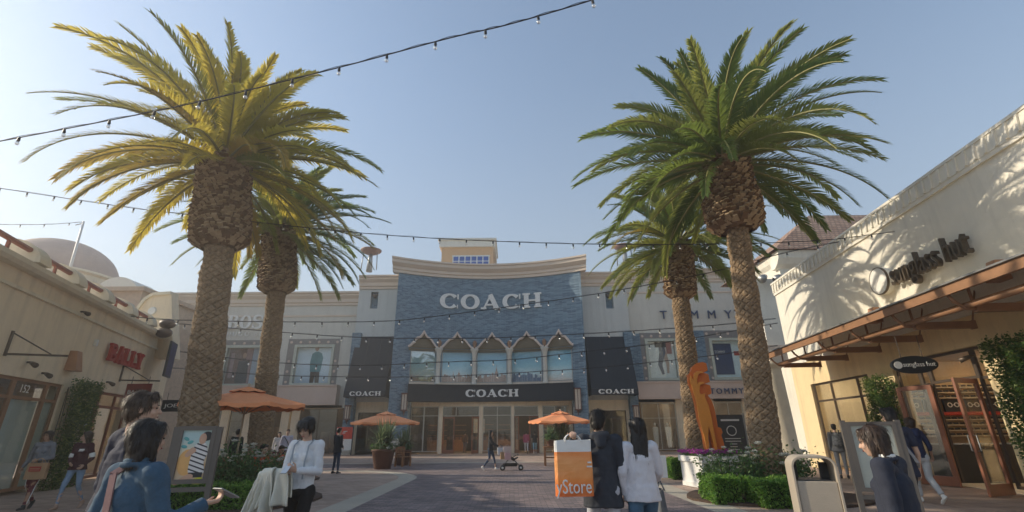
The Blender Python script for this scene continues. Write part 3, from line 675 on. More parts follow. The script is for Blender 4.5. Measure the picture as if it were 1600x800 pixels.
for i in (0, 1):
    p = posterbg(fr[i][0], fr[i][1], mslate); h = fr[i][1]
    mb = MB(); cx = (h[0]+h[1])/2; z = h[2]
    mb.cur = 0; mb.lobe((cx, YW+.27, z+.1), (cx, YW+.27, z+1.9), (.5, .02), (.42, .02)); mb.cur = 1; mb.ell((cx, YW+.26, z+2.35), (.17, .02, .24)); 
    mb.build('printed_figure', [pm('print_suit', (.03, .03, .04), .6), pm('print_skin', (.45, .28, .2), .6)], p)
    mb = MB(); mb.box(h[1]-1.2, h[1]-.7, YW+.28, YW+.295, h[2], h[3]); mb.box(h[0]+.2, h[0]+.5, YW+.28, YW+.295, h[2]+.5, h[3]-.4); mb.build('printed_curtain', pm('print_curtain', (.36, .22, .22), .6, .3, 5), p)
    mb = MB(); mb.box(h[1]-.65, h[1], YW+.275, YW+.297, h[2], h[3]); mb.build('printed_light', pm('print_light', (.42, .47, .55), .6, .1, 5), p)
h = fr[2][1]; p = posterbg(fr[2][0], h, postermat('print_beach', [(.35, .42, .5), (.62, .72, .8), (.72, .8, .86), (.68, .78, .84)]))
cx = h[0]+(h[1]-h[0])*.55; z = h[2]; y = YW+.27
mb = MB(); mb.prism([(cx-.36, z+.05), (cx-.04, z+.05), (cx+.02, z+.7), (cx+.1, z+.05), (cx+.42, z+.05), (cx+.38, z+1.05), (cx-.38, z+1.05)], y, y+.02)
mb.cur = 1; mb.prism([(cx-.42, z+.95), (cx+.44, z+.95), (cx+.55, z+2.1), (cx+.38, z+2.5), (cx+.12, z+2.62), (cx-.12, z+2.62), (cx-.4, z+2.45), (cx-.5, z+1.7)], y-.005, y+.018)
mb.cur = 2; mb.ell((cx-.05, y-.01, z+2.9), (.17, .01, .24)); mb.cur = 0; mb.ell((cx-.04, y-.012, z+3.08), (.17, .01, .1))
mb.build('printed_figure', [pm('print_black', (.02, .02, .025), .6), pm('print_teal', (.06, .24, .28), .6), pm('print_skin2', (.45, .3, .23), .6)], p)
a = xof(357, 500, YW-.1); bz0, bz1 = zof(400, 514, YW), zof(400, 493, YW); w_ = xof(431, 500, YW)-xof(357, 500, YW)
mb = slab_text('BOSS', a, a+w_, bz0, bz1, .27, .09, .12, YW-.05, .04); mb.build('sign_lettering', M['white'], BL)
sans('HUGO BOSS', .55, .03, 'small_lettering', M['white'], BL, (a+.1, YW-.06, bz0-.62), width=w_-.2, space=1.5)
def shopfront(root, xa, xb, posts, z1, y=None, inner='interior', frames='bronze', lampn=8, back=3.6, tz_=2.5, door=()):
    y = y or YW+.1
    mb = MB(); mb.box(xa, xb, YW+back, YW+back+.2, 0, z1+.3); mb.box(xa, xb, YW+.3, YW+back, z1-.01, z1+.1); mb.build('shop_interior', M[inner], root)
    ps = [at(p, 660, y).x for p in posts]; xs = [xa]+ps+[xb]
    mb = MB()
    for p in ps: mb.box(p-.32, p+.32, y-.2, y+.2, 0, z1)
    mb.box(xa, xb, y-.1, y+.1, z1-.25, z1-.003); mb.build('storefront_post', M['tan'], root)
    for i in range(len(xs)-1):
        a, b = xs[i]+.33, xs[i+1]-.33
        if b-a < .6: continue
        n = max(1, round((b-a)/1.5)); glazing('display_window', root, a, b, .12, z1-.26, y, [a+(b-a)*k/n for k in range(1, n)], (tz_,), frames)
    for i in range(lampn):
        x = xa+(xb-xa)*(i+.5)/lampn; mb = MB(); mb.lathe([(0, 0), (.06, 0), (.06, .08), (0, .08)], (x, YW+1.5+(i % 2), z1-.1), 8); mb.build('ceiling_lamp', M['lamp'], root)
    rr = random.Random(int(xb*10)); mb = MB()
    for i in range(int((xb-xa)/1.6)):
        x = xa+rr.uniform(.3, xb-xa-1.4); yy = YW+rr.uniform(1.4, 3.2); hgt = rr.choice([.8, .8, 1.7, 2.1]); mb.box(x, x+rr.uniform(.7, 1.5), yy, yy+.4, 0, hgt)
    mb.build('display_stand', pm('stand_mix', (.32, .22, .14), .6, .6, .5, col2=(.07, .06, .06)), root)
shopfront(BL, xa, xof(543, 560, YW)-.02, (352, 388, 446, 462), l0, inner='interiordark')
# ---------------- right wing
BR = thing('casualwear_store', 'pale stone two storey store with dark blue TOMMY letters and pictures of legs upstairs', 'shop building')
xa = xof(988, 560, YW); xb = xof(1245, 560, YW)+3
fr, l0r, l1r = wing(BR, xa, xb, 1060, zof(1060, 441, YW), [(1015, 1057), (1117, 1172)], 590, 533, (597, 624), [(1003, 1070, 520), (1106, 1184, 517)], None)
for i, (f, h) in enumerate(fr):
    if i == 0:
        p = posterbg(f, h, pm('print_cream', (.75, .78, .74), .5, .12, 2)); cx = (h[0]+h[1])/2; z = h[2]
        mb = MB(); mb.stroke([(cx+.1, z+3.0), (cx+.15, z+2.1), (cx-.15, z+1.1), (cx+.05, z+.3)], [.5, .5, .34, .2], YW+.26, YW+.28); mb.cur = 1; mb.stroke([(cx+.12, z+2.9), (cx+.3, z+2.0), (cx+.5, z+1.2), (cx+.45, z+.4)], [.4, .4, .26, .16], YW+.27, YW+.29)
        mb.cur = 2; mb.box(cx-.45, cx+.5, YW+.25, YW+.262, z+2.55, z+3.3); mb.cur = 3; mb.box(cx+.5, cx+.95, YW+.25, YW+.263, z+2.0, z+3.0); mb.build('printed_figure', [pm('print_jean', (.10, .12, .16), .6), pm('print_leg', (.5, .36, .28), .6), pm('print_black', (.02, .02, .025)), pm('print_rose', (.4, .18, .16), .6)], p)
    else:
        p = posterbg(f, h, pm('print_white', (.68, .8, .82), .5, .1, 2)); d = h[1]-h[0]
        mb = MB(); mb.box(h[0]+.1, h[0]+d*.58, YW+.27, YW+.29, h[2]+.25, h[3]-.2); mb.build('printed_panel', pm('print_navy', (.02, .05, .14), .5, .2, 2), p)
        mb = MB(); mb.box(h[0]+d*.64, h[0]+d*.8, YW+.27, YW+.29, h[3]-1.2, h[3]-.85); mb.build('printed_mark', M['redsign'], p)
        sans('TOMMY', .34, .008, 'printed_word', M['white'], p, (h[0]+.25, YW+.255, h[2]+2.0), width=.9)
mb = MB(); x0, x1 = xof(1086, 570, YW), xof(1106, 570, YW); mb.box(x0, x1, YW-.12, YW-.002, l1r, zof(1097, 517, YW)); x0, x1 = xof(988, 570), xof(1003, 570); mb.box(x0, x1, YW-.12, YW-.002, l1r, zof(1097, 521, YW)); mb.box(xof(1184, 570), xof(1196, 570), YW-.12, YW-.002, l1r, zof(1097, 517, YW)); mb.build('brick_pilaster', M['bluebrick'], BR)
sz0, sz1 = zof(1090, 498, YW), zof(1090, 485, YW)
for ch, px in zip('TOMMY', (1036, 1058, 1084, 1111, 1137)):
    sans(ch, (sz1-sz0)/.72, .05, 'sign_lettering', M['navy'], BR, (xof(px, 490, YW), YW-.1, sz0), align='CENTER')
x0, x1 = xof(1147, 490, YW), xof(1166, 490, YW); mb = MB(); mb.box(x0, x1, YW-.12, YW-.05, sz0, sz0+.14); mb.box(x0, x1, YW-.12, YW-.05, sz1-.14, sz1); mb.cur = 1; mb.box(x0, (x0+x1)/2, YW-.11, YW-.05, sz0+.14, sz1-.14); mb.cur = 2; mb.box((x0+x1)/2, x1, YW-.11, YW-.05, sz0+.14, sz1-.14)
mb.build('sign_flag', [M['navy'], M['white'], M['redsign']], BR)
for i, ch in enumerate('HILFIGER'):
    sans(ch, (sz1-sz0)/.72, .05, 'sign_lettering', M['navy'], BR, (xof(1174+i*21, 490, YW), YW-.1, sz0), align='CENTER')
sans('TOMMY', .62, .04, 'ledge_lettering', M['navy'], BR, (xof(1108, 606, YW-.8), YW-.9, l0r+.35), width=xof(1160, 606, YW-.8)-xof(1108, 606, YW-.8), space=1.4)
shopfront(BR, xa+.02, xb, (1064, 1112, 1170), l0r, inner='interior', frames='bluepost')
mb = MB()
for px in (1025, 1045, 1140): x = xof(px, 680, 41.5); mb.lobe((x, 41.5, .9), (x, 41.5, 1.75), (.2, .12), (.24, .12)); mb.ell((x, 41.5, 2.05), (.09, .1, .13)); mb.lobe((x-.08, 41.5, .3), (x-.08, 41.5, .9), .07, .1); mb.lobe((x+.08, 41.5, .3), (x+.08, 41.5, .9), .07, .1)
mb.build('mannequin', M['white'], BR, True)
# ------------------------------------------------------------------ right: eyewear shop
A = gp(1590, 775); B = gp(1290, 733)
angR = math.degrees(atan2(A.y-B.y, A.x-B.x))
RFr = Frame((B.x, B.y), angR)
SR = thing('eyewear_shop', 'tall white stucco shop with bronze sunglass hut letters above an open glass door', 'shop building', (B.x, B.y, 0), radians(angR))
def rp(px, py, off=0.0): return RFr.px(px, py, off)
zTopR = 7.75; xaR = rp(1236, 560)[0]-.2; xbR = rp(1600, 500)[0]+7.0
zh = 3.42                                                     # storefront head
D1 = (rp(1275, 640)[0], rp(1372, 650)[0]); D2 = (rp(1412, 640)[0], rp(1562, 640)[0])
# wall with openings
mb = MB(); wallgrid(mb, xaR, xbR, 0, 4.25, 0, .35, [(D1[0], D1[1], .0, zh-.1), (D2[0], D2[1], 0, zh+.08), (D2[1]+1.6, xbR-.2, 0, zh)]); mb.build('lower_wall', M['yellow'], SR)
mb = MB(); mb.box(xaR, xbR, -.03, .35, 4.255, zTopR); mb.build('upper_wall', M['white_stucco'], SR)
# parapet cap with a row of small upright ribs
mb = MB(); n = int((xbR-xaR)/.30); mb.box(xaR-.03, xbR, -.10, .38, zTopR, zTopR+.42); mb.box(xaR-.05, xbR, -.13, .40, zTopR+.42, zTopR+.5)
for i in range(n):
    x = xaR+(i+.5)*.30; mb.add([(x-.03, -.10, zTopR+.02), (x+.03, -.10, zTopR+.02), (x+.10, -.10, zTopR+.40), (x+.04, -.10, zTopR+.40), (x-.03, -.15, zTopR+.02), (x+.03, -.15, zTopR+.02), (x+.10, -.15, zTopR+.40), (x+.04, -.15, zTopR+.40)], [(0, 1, 2, 3), (7, 6, 5, 4), (0, 4, 5, 1), (1, 5, 6, 2), (2, 6, 7, 3), (3, 7, 4, 0)])
mb.build('parapet_coping', M['white_stucco'], SR, False)
mb = MB(); mb.box(xaR, xbR, -.09, -.032, zTopR-.12, zTopR-.002); mb.build('string_course', M['white_stucco'], SR)
mb = MB(); mb.box(xaR+.02, xbR, 5.0, 5.2, 0, 7.4); mb.box(xaR+.02, xaR+.3, .36, 5, 0, 7.6); mb.box(xaR, xbR, .36, 5.2, 7.4, 7.5); mb.box(xbR-.2, xbR, .36, 5, 0, 7.6); mb.build('rear_shell', M['cream'], SR)
# plinth strip
# interior
mb = MB(); mb.box(D2[0]-.8, D2[1]+2.4, 4.1, 4.2, 0, 4); mb.box(D2[0]-.8, D2[0]-.72, .36, 4.1, 0, 4); mb.box(D2[0]-.8, D2[1]+2.4, .36, 4.2, 3.6, 3.7); mb.box(D2[1]+2.4, D2[1]+2.5, .36, 4.2, 0, 4)
inn = mb.build('shop_interior', M['interiorwarm'], SR)
mb = MB(); mb.box(xaR+.4, D2[0]-.82, .36, 4.2, 3.6, 3.7); mb.box(xaR+.4, D2[0]-.82, 3.0, 3.1, 0, 3.6); mb.build('side_room', M['white_stucco'], SR)
mb = MB(); mb.box(D2[0]-.7, D2[1]+2.3, .3, 4.0, .008, .02); mb.build('shop_floor', M['cream'], SR)
# display wall inside, square to the shopfront: shelves with sunglasses, red strip, dark cabinet
xw = D2[0]-.70; y0, y1 = .45, 4.05
ZS = (1.30, 1.46, 1.62, 1.78, 2.44, 2.60, 2.76)
for z in ZS: mb = MB(); mb.box(xw, xw+.25, y0, y1, z-.02, z); mb.build('shelf', M['cream'], inn)
mb = MB()
for z in ZS:
    y = y0+.08
    while y < y1-.2:
        for s_ in (0, .075): mb.box(xw+.2, xw+.215, y+s_, y+s_+.062, z+.015, z+.065)
        mb.box(xw+.19, xw+.2, y, y+.137, z+.055, z+.068); y += .19
tag(mb.build('sunglasses_display', M['black'], inn), kind='stuff')
mb = MB(); mb.box(xw, xw+.3, y0, y1, 1.90, 2.0); mb.build('red_trim', M['redsign'], inn)
for i in range(6):
    mb = MB(); mb.box(xw+.02, xw+.1, y0+i*.6, y0+i*.6+.5, 2.01, 2.40); mb.build('display_panel', M['black'], inn); cy_ = y0+i*.6+.25
    mb = MB()
    for s_ in (-.1, .1): mb.lathe([(.05, 0), (.075, 0), (.075, .01), (.05, .01), (.05, 0)], (xw+.11, cy_+s_, 2.22), 12, 'x')
    mb.box(xw+.112, xw+.12, cy_-.03, cy_+.03, 2.21, 2.23); mb.build('panel_glasses', M['white'], inn)
mb = MB(); mb.box(xw+.3, xw+.95, y0+.1, y1, 0, 1.05); mb.build('counter', M['black'], inn, bevel=.01)
mb = MB()
for i in range(14): mb.box(xw+.4, xw+.85, y0+.2+i*.24, y0+.34+i*.24, 1.055, 1.09)
mb.build('counter_trays', M['white'], inn)
for i in range(3):
    mb = MB(); mb.lathe([(0, 0), (.09, 0), (.09, .05), (0, .05)], (xaR+1.4+i*1.5, 1.5, 3.54), 10); mb.build('ceiling_lamp', M['lamp'], SR)  # added lamps, put in to brighten the room behind the side window
x0, x1 = D2[0], D2[1]+2.2
for i in range(4):
    mb = MB(); mb.lathe([(0, 0), (.09, 0), (.09, .05), (0, .05)], (x0+.5+i*1.1, 2.6, 3.54), 10); mb.build('ceiling_lamp', emis('eyewear_lamp%d' % i, (1, .82, .58), 45), SR)
# glazing
Dz = 2.62
def rx(px, py=650): return rp(px, py)[0]
glazing('display_window', SR, D1[0]+.01, D1[1]-.01, .14, zh-.1, .12, (rx(1303, 640), rx(1346, 640), rx(1362, 640)), (2.62,), 'bronze', .07)
# door front
fr = MB(); t = .06
xs = [D2[0]+.01, rx(1436, 600), rx(1452, 600), rx(1527, 600), rx(1545, 600), D2[1]-.01]
dl, dr = xs[2], xs[3]
zt_ = 2.72
glazing('display_window', SR, xs[0], xs[1], .14, zh+.07, .12, (), (zt_,), 'bronze', .07)
glazing('display_window', SR, xs[1]+.001, xs[2], .14, zh+.07, .12, (), (zt_,), 'bronze', .07)
glazing('transom_window', SR, xs[2]+.001, xs[3], zt_, zh+.07, .12, (), (), 'bronze', .07)
glazing('display_window', SR, xs[3]+.001, xs[5], .14, zh+.07, .12, (xs[4],), (zt_,), 'bronze', .07)
shopdoor(SR, dl+.02, .02, 1.0, zt_-.02, radians(-158), 'redwood', fw=.13)
shopdoor(SR, dr-.02, .02, 1.05, zt_-.02, radians(-62), 'redwood', fw=.13)
glazing('display_window', SR, D2[1]+1.62, xbR-.22, .14, zh-.02, .12, (D2[1]+3,), (2.7,), 'bronze', .07)
# big letters on the white wall, and the disc before them
def rlet(txt, pxa, pxb, py, zsz, mat, off, name, depth=.09):
    xa_, z_ = rp(pxa, py[0], off); xb_, _ = rp(pxb, py[1], off); return xa_, xb_, z_
xa_, za_ = rp(1398, 443, -.2); xb_, zb_ = rp(1521, 395, -.2); zl = (za_+zb_)/2
lit = sans('sunglass hut', .98, .07, 'sign_lettering', pm('bronze_letters', (.14, .11, .08), .4, .15, metal=.5), SR, (xa_, -.22, zl-.02), width=xb_-xa_)
mb = MB(); cx, cz = rp(1378, 440, -.15); mb.lathe([(0, -.26), (.42, -.26), (.44, -.2), (.44, -.03), (0, -.03)], (cx, 0, zl+.32), 32, 'y'); mb.build('sign_disc', M['white'], SR)
mb = MB(); mb.lathe([(.415, -.262), (.445, -.262), (.445, -.2), (.415, -.2), (.415, -.262)], (cx, 0, zl+.32), 32, 'y'); mb.build('sign_ring', M['bronze'], SR)
# canopy
off = -2.2
c0 = rp(1200, 570, off); c1 = rp(1600, 430, off); zc = 4.3; cx0 = c0[0]; cx1 = xbR-.2
CN = MB()
CN.add([(cx0, off, zc), (cx1, off, zc), (cx1, -.04, zc+.62), (cx0, -.04, zc+.62), (cx0, off, zc+.05), (cx1, off, zc+.05), (cx1, -.04, zc+.67), (cx0, -.04, zc+.67)], [(0, 3, 2, 1), (4, 5, 6, 7), (0, 1, 5, 4), (1, 2, 6, 5), (2, 3, 7, 6), (3, 0, 4, 7)])
can = CN.build('canopy', pm('canopy_sheet', (.66, .50, .27), .6, .08), SR)
mb = MB(); mb.box(cx0-.02, cx1, off-.08, off-.002, zc-.1, zc+.1); mb.build('canopy_edge', M['brownmetal'], can)
mb = MB(); mb.box(cx0-.04, cx1, off-.14, off-.0, zc+.105, zc+.14); mb.build('canopy_flashing', M['greymetal'], can)
mb = MB(); mb.tube([(cx0+.1, off+.42, zc-.30), (cx1, off+.42, zc-.30)], .075, 12); mb.build('canopy_pipe', M['brownmetal'], can, True)
nb = 9
for i in range(nb):
    x = cx0+.25+(cx1-cx0-.5)*i/(nb-1)
    mb = MB(); mb.box(x-.06, x+.06, off+.25, -.35, zc-.46, zc-.30) if 0 else mb.box(x-.065, x+.065, off+.5, -.3, zc-.46, zc-.29); mb.box(x-.075, x+.075, -.36, -.302, zc-.48, zc-.27); mb.build('canopy_beam', M['brownmetal'], can)
    mb = MB(); mb.tube([(x, off+.02, zc-.02), (x, off+.12, zc-.2), (x, off+.32, zc-.38), (x, off+.6, zc-.40)], .035, 8); mb.build('canopy_bracket', M['brownmetal'], can, True); mb = MB(); mb.tube([(x, off+.5, zc-.3), (x, off+.5, zc+.1)], .03, 8); mb.build('canopy_hanger', M['brownmetal'], can, True); mb = MB(); mb.tube([(x, -.32, zc-.3), (x, -.02, zc+.5)], .02, 6); mb.build('canopy_tie', M['brownmetal'], can, True)
# tapered wall lamps above and on the shop
def taper(root, x, y, z0, h, w0, w1, mat, name='wall_lamp'):
    mb = MB(); a = w0/2; b = w1/2
    mb.add([(x-a, y-.32, z0), (x+a, y-.32, z0), (x+a, y, z0), (x-a, y, z0), (x-b, y-.2, z0+h), (x+b, y-.2, z0+h), (x+b, y, z0+h), (x-b, y, z0+h)], [(0, 3, 2, 1), (4, 5, 6, 7), (0, 1, 5, 4), (1, 2, 6, 5), (2, 3, 7, 6), (3, 0, 4, 7)])
    return mb.build(name, mat, root, bevel=.01)
lampm = pm('copper_lamp', (.42, .22, .12), .5, .15, 4)
for px, py in ((1367, 502), (1560, 436)):
    x, z = rp(px, py, -.2); taper(SR, x, -.034, z-.05, .5, .36, .26, lampm)
x, z = rp(1511, 556, -.2)
def camlamp(root, x, y, z):
    mb = MB(); mb.tube([(x, y, z), (x, y-.1, z), (x, y-.16, z-.04)], .03, 8); mb.tube([(x-.02, y-.12, z-.02), (x-.16, y-.3, z-.1)], [.05, .07], 10); mb.build('spotlight', M['bronze'], root, True)
camlamp(SR, x, -.002, z)
# hanging oval sign
hx, hz = rp(1428, 570, -1.35); q = RFr.w(hx, -1.35, 0)
OS = thing('hanging_sign', 'black oval sign reading sunglass hut hung on chains under the canopy', 'hanging sign', (q.x, q.y, hz-.0), radians(angR-90+96 if 0 else 0))
# the oval faces the camera side (hung across the walk)
OS.rotation_euler.z = radians(-12)
mb = MB(); mb.lathe([(0, -.04), (1, -.04), (1.0, .04), (0, .04)], (0, 0, 0), 40, 'y'); mb.v = [(x*.54, y, z*.225) for x, y, z in mb.v]; mb.build('sign_board', M['black'], OS)
sans('sunglass hut', .17, .008, 'lettering', M['white'], OS, (-.27, -.05, -.05), width=.74)
mb = MB(); mb.lathe([(0, -.055), (.095, -.055), (.095, -.042), (0, -.042)], (-.385, 0, 0), 24, 'y'); mb.build('logo_disc', M['white'], OS)
mb = MB()
for sx in (-.25, .25): mb.tube([(sx, 0, .19), (sx, 0, zc-.45-hz)], .012, 6)
mb.build('hanger', M['bronze'], OS)
# ------------------------------------------------------------------ leaves
def leafcloud(n, pts, size, rng, flatness=.5):
    """n leaf-shaped faces at points given by pts(rng)"""
    V = []; Fc = []
    for i in range(n):
        c = pts(rng); s = size*rng.uniform(.6, 1.3)
        d = Vector((rng.gauss(0, 1), rng.gauss(0, 1), rng.gauss(0, 1)*flatness+.2)).normalized(); sd = d.cross(Vector((rng.gauss(0, 1), rng.gauss(0, 1), rng.gauss(0, 1)))).normalized(); up = d.cross(sd)
        b = len(V); V += [c, c+d*s*.5+sd*s*.32+up*s*.08, c+d*s, c+d*s*.5-sd*s*.32+up*s*.08]; Fc.append((b, b+1, b+2)); Fc.append((b, b+2, b+3))
    mb = MB(); mb.v = [tuple(v) for v in V]; mb.f = Fc; mb.mi = [0]*len(Fc); return mb
def mixidx(mb, rng, k, per=2):
    for i in range(0, len(mb.mi), per):
        m = 0 if rng.random() < .5 else rng.randrange(k)
        for j in range(per): mb.mi[i+j] = m
    return mb
LV = {
 'ivy': [leafmat('ivy_a', (.035, .075, .018), (.07, .13, .03), .3), leafmat('ivy_b', (.12, .17, .04), (.20, .25, .07), .3)],
 'hedge': [leafmat('hedge_a', (.08, .18, .03), (.15, .28, .05), .35), leafmat('hedge_b', (.16, .29, .05), (.24, .36, .08), .35), leafmat('hedge_c', (.03, .08, .015), (.06, .12, .02), .3)],
 'rose': [leafmat('rose_a', (.04, .09, .03), (.08, .15, .05), .3), leafmat('rose_b', (.10, .17, .06), (.15, .22, .09), .3)],
 'yucca': [leafmat('yucca_a', (.06, .11, .06), (.12, .18, .09), .2), leafmat('yucca_b', (.18, .22, .10), (.24, .28, .14), .2)],
}
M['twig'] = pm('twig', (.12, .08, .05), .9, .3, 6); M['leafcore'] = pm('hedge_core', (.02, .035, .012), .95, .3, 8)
def ivy(label, boxes, loc, rz, n, seed):
    rng = random.Random(seed); t = thing('climbing_ivy', label, 'climbing plant', loc, rz)
    vol = [(b[1]-b[0])*(b[3]-b[2])*(b[5]-b[4]) for b in boxes]
    def P(r):
        b = r.choices(boxes, vol)[0]
        x = r.uniform(b[0], b[1]); z = r.uniform(b[4], b[5]); y = b[3]-(b[3]-b[2])*(1-r.random()**2*.6)
        k = mnoise.noise(Vector((x*1.6, z*1.6, seed)))*.18
        ex = .1*mnoise.noise(Vector((seed, z*2.2, 0))); cx = (b[0]+b[1])/2
        return Vector((cx+(x-cx)*(1+ex*2)+r.gauss(0, .03), y-k+r.gauss(0, .02), z+r.gauss(0, .06)))
    mixidx(leafcloud(n, P, .075, rng), rng, 2).build('foliage', LV['ivy'], t)
    mb = MB()
    for k in range(7):
        b = boxes[0]; x = rng.uniform(b[0], b[1]); mb.tube([(x, b[3]-.03, 0), (x+rng.uniform(-.1, .1), b[3]-.08, 1.2), (x+rng.uniform(-.2, .2), b[3]-.04, b[5]-.2)], .012, 5)
    mb.build('stem', M['twig'], t); return t
x0, x1 = rx(1373, 620), rx(1412, 620); zi = rp(1390, 588, -.3)[1]
ivy('clipped ivy covering the wall between the side window and the open door', [(x0, x1, -.42, -.0, 0, zi)], (B.x, B.y, 0), radians(angR), 9000, 3)
x0 = rp(1572, 650, -.4)[0]; x1 = x0+1.5; zi = 3.45
ivy('sunlit ivy column at the right edge beyond the open door', [(x0, x1, -.4, -.0, 0, zi)], (B.x, B.y, 0), radians(angR), 12000, 4)

# ------------------------------------------------------------------ corner building behind the right shop
CB = thing('corner_building', 'cream corner block with tiled hip roof rising behind the white shop wall', 'building')
q = at(1205, 384, 27); q2 = at(1400, 362, 31)
zE = at(1240, 398, 27).z
cbx0 = at(1192, 470, 26).x; cx16 = at(1222, 440, 27).x 
mb = MB(); mb.box(cx16, 34, 27, 29.5, 0, zE-.5); mb.box(cbx0, cx16, 26.4, 27.6, 5.2, at(1180, 436, 26.4).z); mb.build('wall', M['white_stucco'], CB)
mb = MB(); mb.box(cbx0-.15, cx16+.2, 26.2, 27.8, 5.0, 5.9); mb.build('lintel_band', M['cornice'], CB)
pf = [(-.0, 0), (-.35, .2), (-.6, .5), (-.68, .85), (-.68, .95), (.4, .95), (.4, 0)]
ex0 = at(1212, 390, 26.5).x
mb = MB(); profile_run(mb, [(27+y, zE-.9+z) for y, z in pf], ex0, 34, 1)
n = len(pf); a = [(ex0+.68+y-.0, 27, zE-.9+z) for y, z in pf]; b = [(ex0+.68+y, 29.6, zE-.9+z) for y, z in pf]; mb.add(a+b, [(k, (k+1) % n, n+(k+1) % n, n+k) for k in range(n)]); mb.build('eaves', M['white_stucco'], CB)
mroof = brickmat('roof_tiles', [(.34, .20, .13), (.48, .32, .22)], (.14, .09, .07), .3, .22, .8, .03, vert=False, bump=.9)
ex = ex0-.3; zr = zE+.05
apz = at(1350, 336, 30).z
mb = MB(); mb.add([(ex, 26.1, zr), (34.5, 26.1, zr), (34.5, 34, zr), (ex, 34, zr), (ex+5.2, 30, apz), (31, 30, apz)], [(0, 1, 5, 4), (1, 2, 5), (2, 3, 4, 5), (3, 0, 4)]); mb.build('roof', mroof, CB)
q = at(1232, 560, 24.8)
mb = MB(); mb.lathe([(.0, 0), (.82, 0), (.82, .5), (.7, .62), (.66, 2.8), (.6, 4.6), (.6, 4.7), (.78, 4.8), (.84, 5.02), (0, 5.02)], (q.x, 26.9, 0), 28); mb.build('column', pm('column_stone', (.64, .56, .42), .8, .12, 2.5, .2, 30), CB, True)
for px in (1191, 1214):
    q = at(px, 434, 26.0); mb = MB(); mb.tube([(q.x+.45, 26.38, q.z+.25), (q.x+.1, 26.2, q.z+.1)], .05, 6); mb.tube([(q.x+.25, 26.2, q.z+.12), (q.x-.25, 25.6, q.z-.2)], [.16, .24], 14); mb.build('floodlight', M['greymetal'], CB, True)
# ------------------------------------------------------------------ left: leather goods shop
Al = gp(0, 777); angL = 108.0
LF = Frame((Al.x, Al.y), angL)
SL = thing('leather_shop', 'low tan stucco shop with red BALLY letters and curved blocks along its parapet', 'shop building', (Al.x, Al.y, 0), radians(angL))
def lp(px, py, off=0.0): return LF.px(px, py, off)
def lx(px, py=600): return lp(px, py)[0]
xaL = -7.5; xbL = lx(240, 560); zTL = 5.62; zhL = 3.02
W1 = (-6.0, lx(88, 640)); W2 = (lx(132, 640), lx(196, 650))
mb = MB(); wallgrid(mb, xaL, xbL, 0, zTL, 0, .35, [(W1[0], W1[1], 0, zhL), (W2[0], W2[1], 0, zhL)]); mb.build('wall', M['tan'], SL)
mb = MB(); profile_run(mb, [(-.22, zTL+.0), (-.3, zTL+.08), (-.3, zTL+.2), (-.1, zTL+.3), (.36, zTL+.3), (.36, zTL)], xaL, xbL+.2, 1); mb.box(xaL, xbL, -.08, -.002, zTL-.5, zTL-.42); mb.build('coping', M['cream'], SL)
mb = MB(); mb.box(xaL, xbL, 4.0, 4.2, 0, zTL); mb.box(xaL, xbL, .36, 4.0, zTL-.3, zTL-.2); mb.box(xaL, xaL+.2, .36, 4, 0, zTL); mb.build('rear_shell', M['cream'], SL)
# curved parapet blocks with red rail between them
bx = [lp(px, py, -.0)[0] for px, py in ((-40, 375), (52, 418), (114, 448), (162, 470), (200, 492), (232, 506))]
for i, x in enumerate(bx):
    w_ = .55; h_ = .62; mb = MB()
    poly = [(0, 0)]+[(-.5+.5*(1-cos(pi/2*k/8))*0+.5*(1-cos(pi/2*k/8)), h_*sin(pi/2*k/8)) for k in range(9)]
    poly = [(-.25, 0)]+[(-.25+.75*(1-cos(pi/2*k/8)), h_*sin(pi/2*k/8)) for k in range(1, 9)]+[(.5, 0)]
    pr = [(x-w_/2, y, zTL+.3+z) for y, z in poly]+[(x+w_/2, y, zTL+.3+z) for y, z in poly]; n = len(poly)
    mb.add(pr, [tuple(range(n)), tuple(range(2*n-1, n-1, -1))]+[(k, n+k, n+(k+1) % n, (k+1) % n) for k in range(n)]); mb.build('parapet_block', M['cream'], SL)
    if i < len(bx)-1:
        mb = MB(); mb.tube([(x+w_/2, .05, zTL+.62), (bx[i+1]-w_/2, .05, zTL+.62)], .075, 8); c = (x+bx[i+1])/2; mb.box(c-.04, c+.04, .02, .08, zTL+.3, zTL+.6); mb.build('rail', pm('red_rail', (.28, .07, .04), .5, .15), SL, False)
# letters, lamps, bracket arms
a = lp(165, 563, -.1); b = lp(217, 578, -.1); zb_ = (a[1]+b[1])/2; zt2 = lp(190, 541, -.1)[1]
mb = slab_text('BALLY', a[0], b[0], zb_, zb_+.62, .26, .14, .1, -.09, .12); mb.build('sign_lettering', M['redsign'], SL)
x, z = lp(116, 580, -.2); taper(SL, x, -.002, z, .62, .42, .30, lampm)
def arm(px0, py0, px1):
    x0, z0 = lp(px0, py0); mb = MB(); x1 = x0
    mb.box(x0-.03, x0+.03, -.05, -.002, z0-.05, z0+.6); L_ = 1.35
    mb.beam((x0, -.04, z0), (x0, -L_, z0), .05, .05); mb.beam((x0, -.04, z0+.55), (x0, -L_*.72, z0+.03), .03, .03); mb.build('bracket_arm', M['bronze'], SL); return x0, z0
arm(6, 553, 88); xk, zk = arm(186, 594, 230)
for px, py in ((42, 566), (65, 583), (166, 597), (203, 605), (120, 427) if 0 else (126, 487)): x, z = lp(px, py); camlamp(SL, x, -.002, z)
mb = MB(); x, z = lp(147, 536); mb.box(x-.06, x+.06, -.1, -.002, z-.1, z+.12); mb.build('alarm_box', M['white'], SL, bevel=.01)
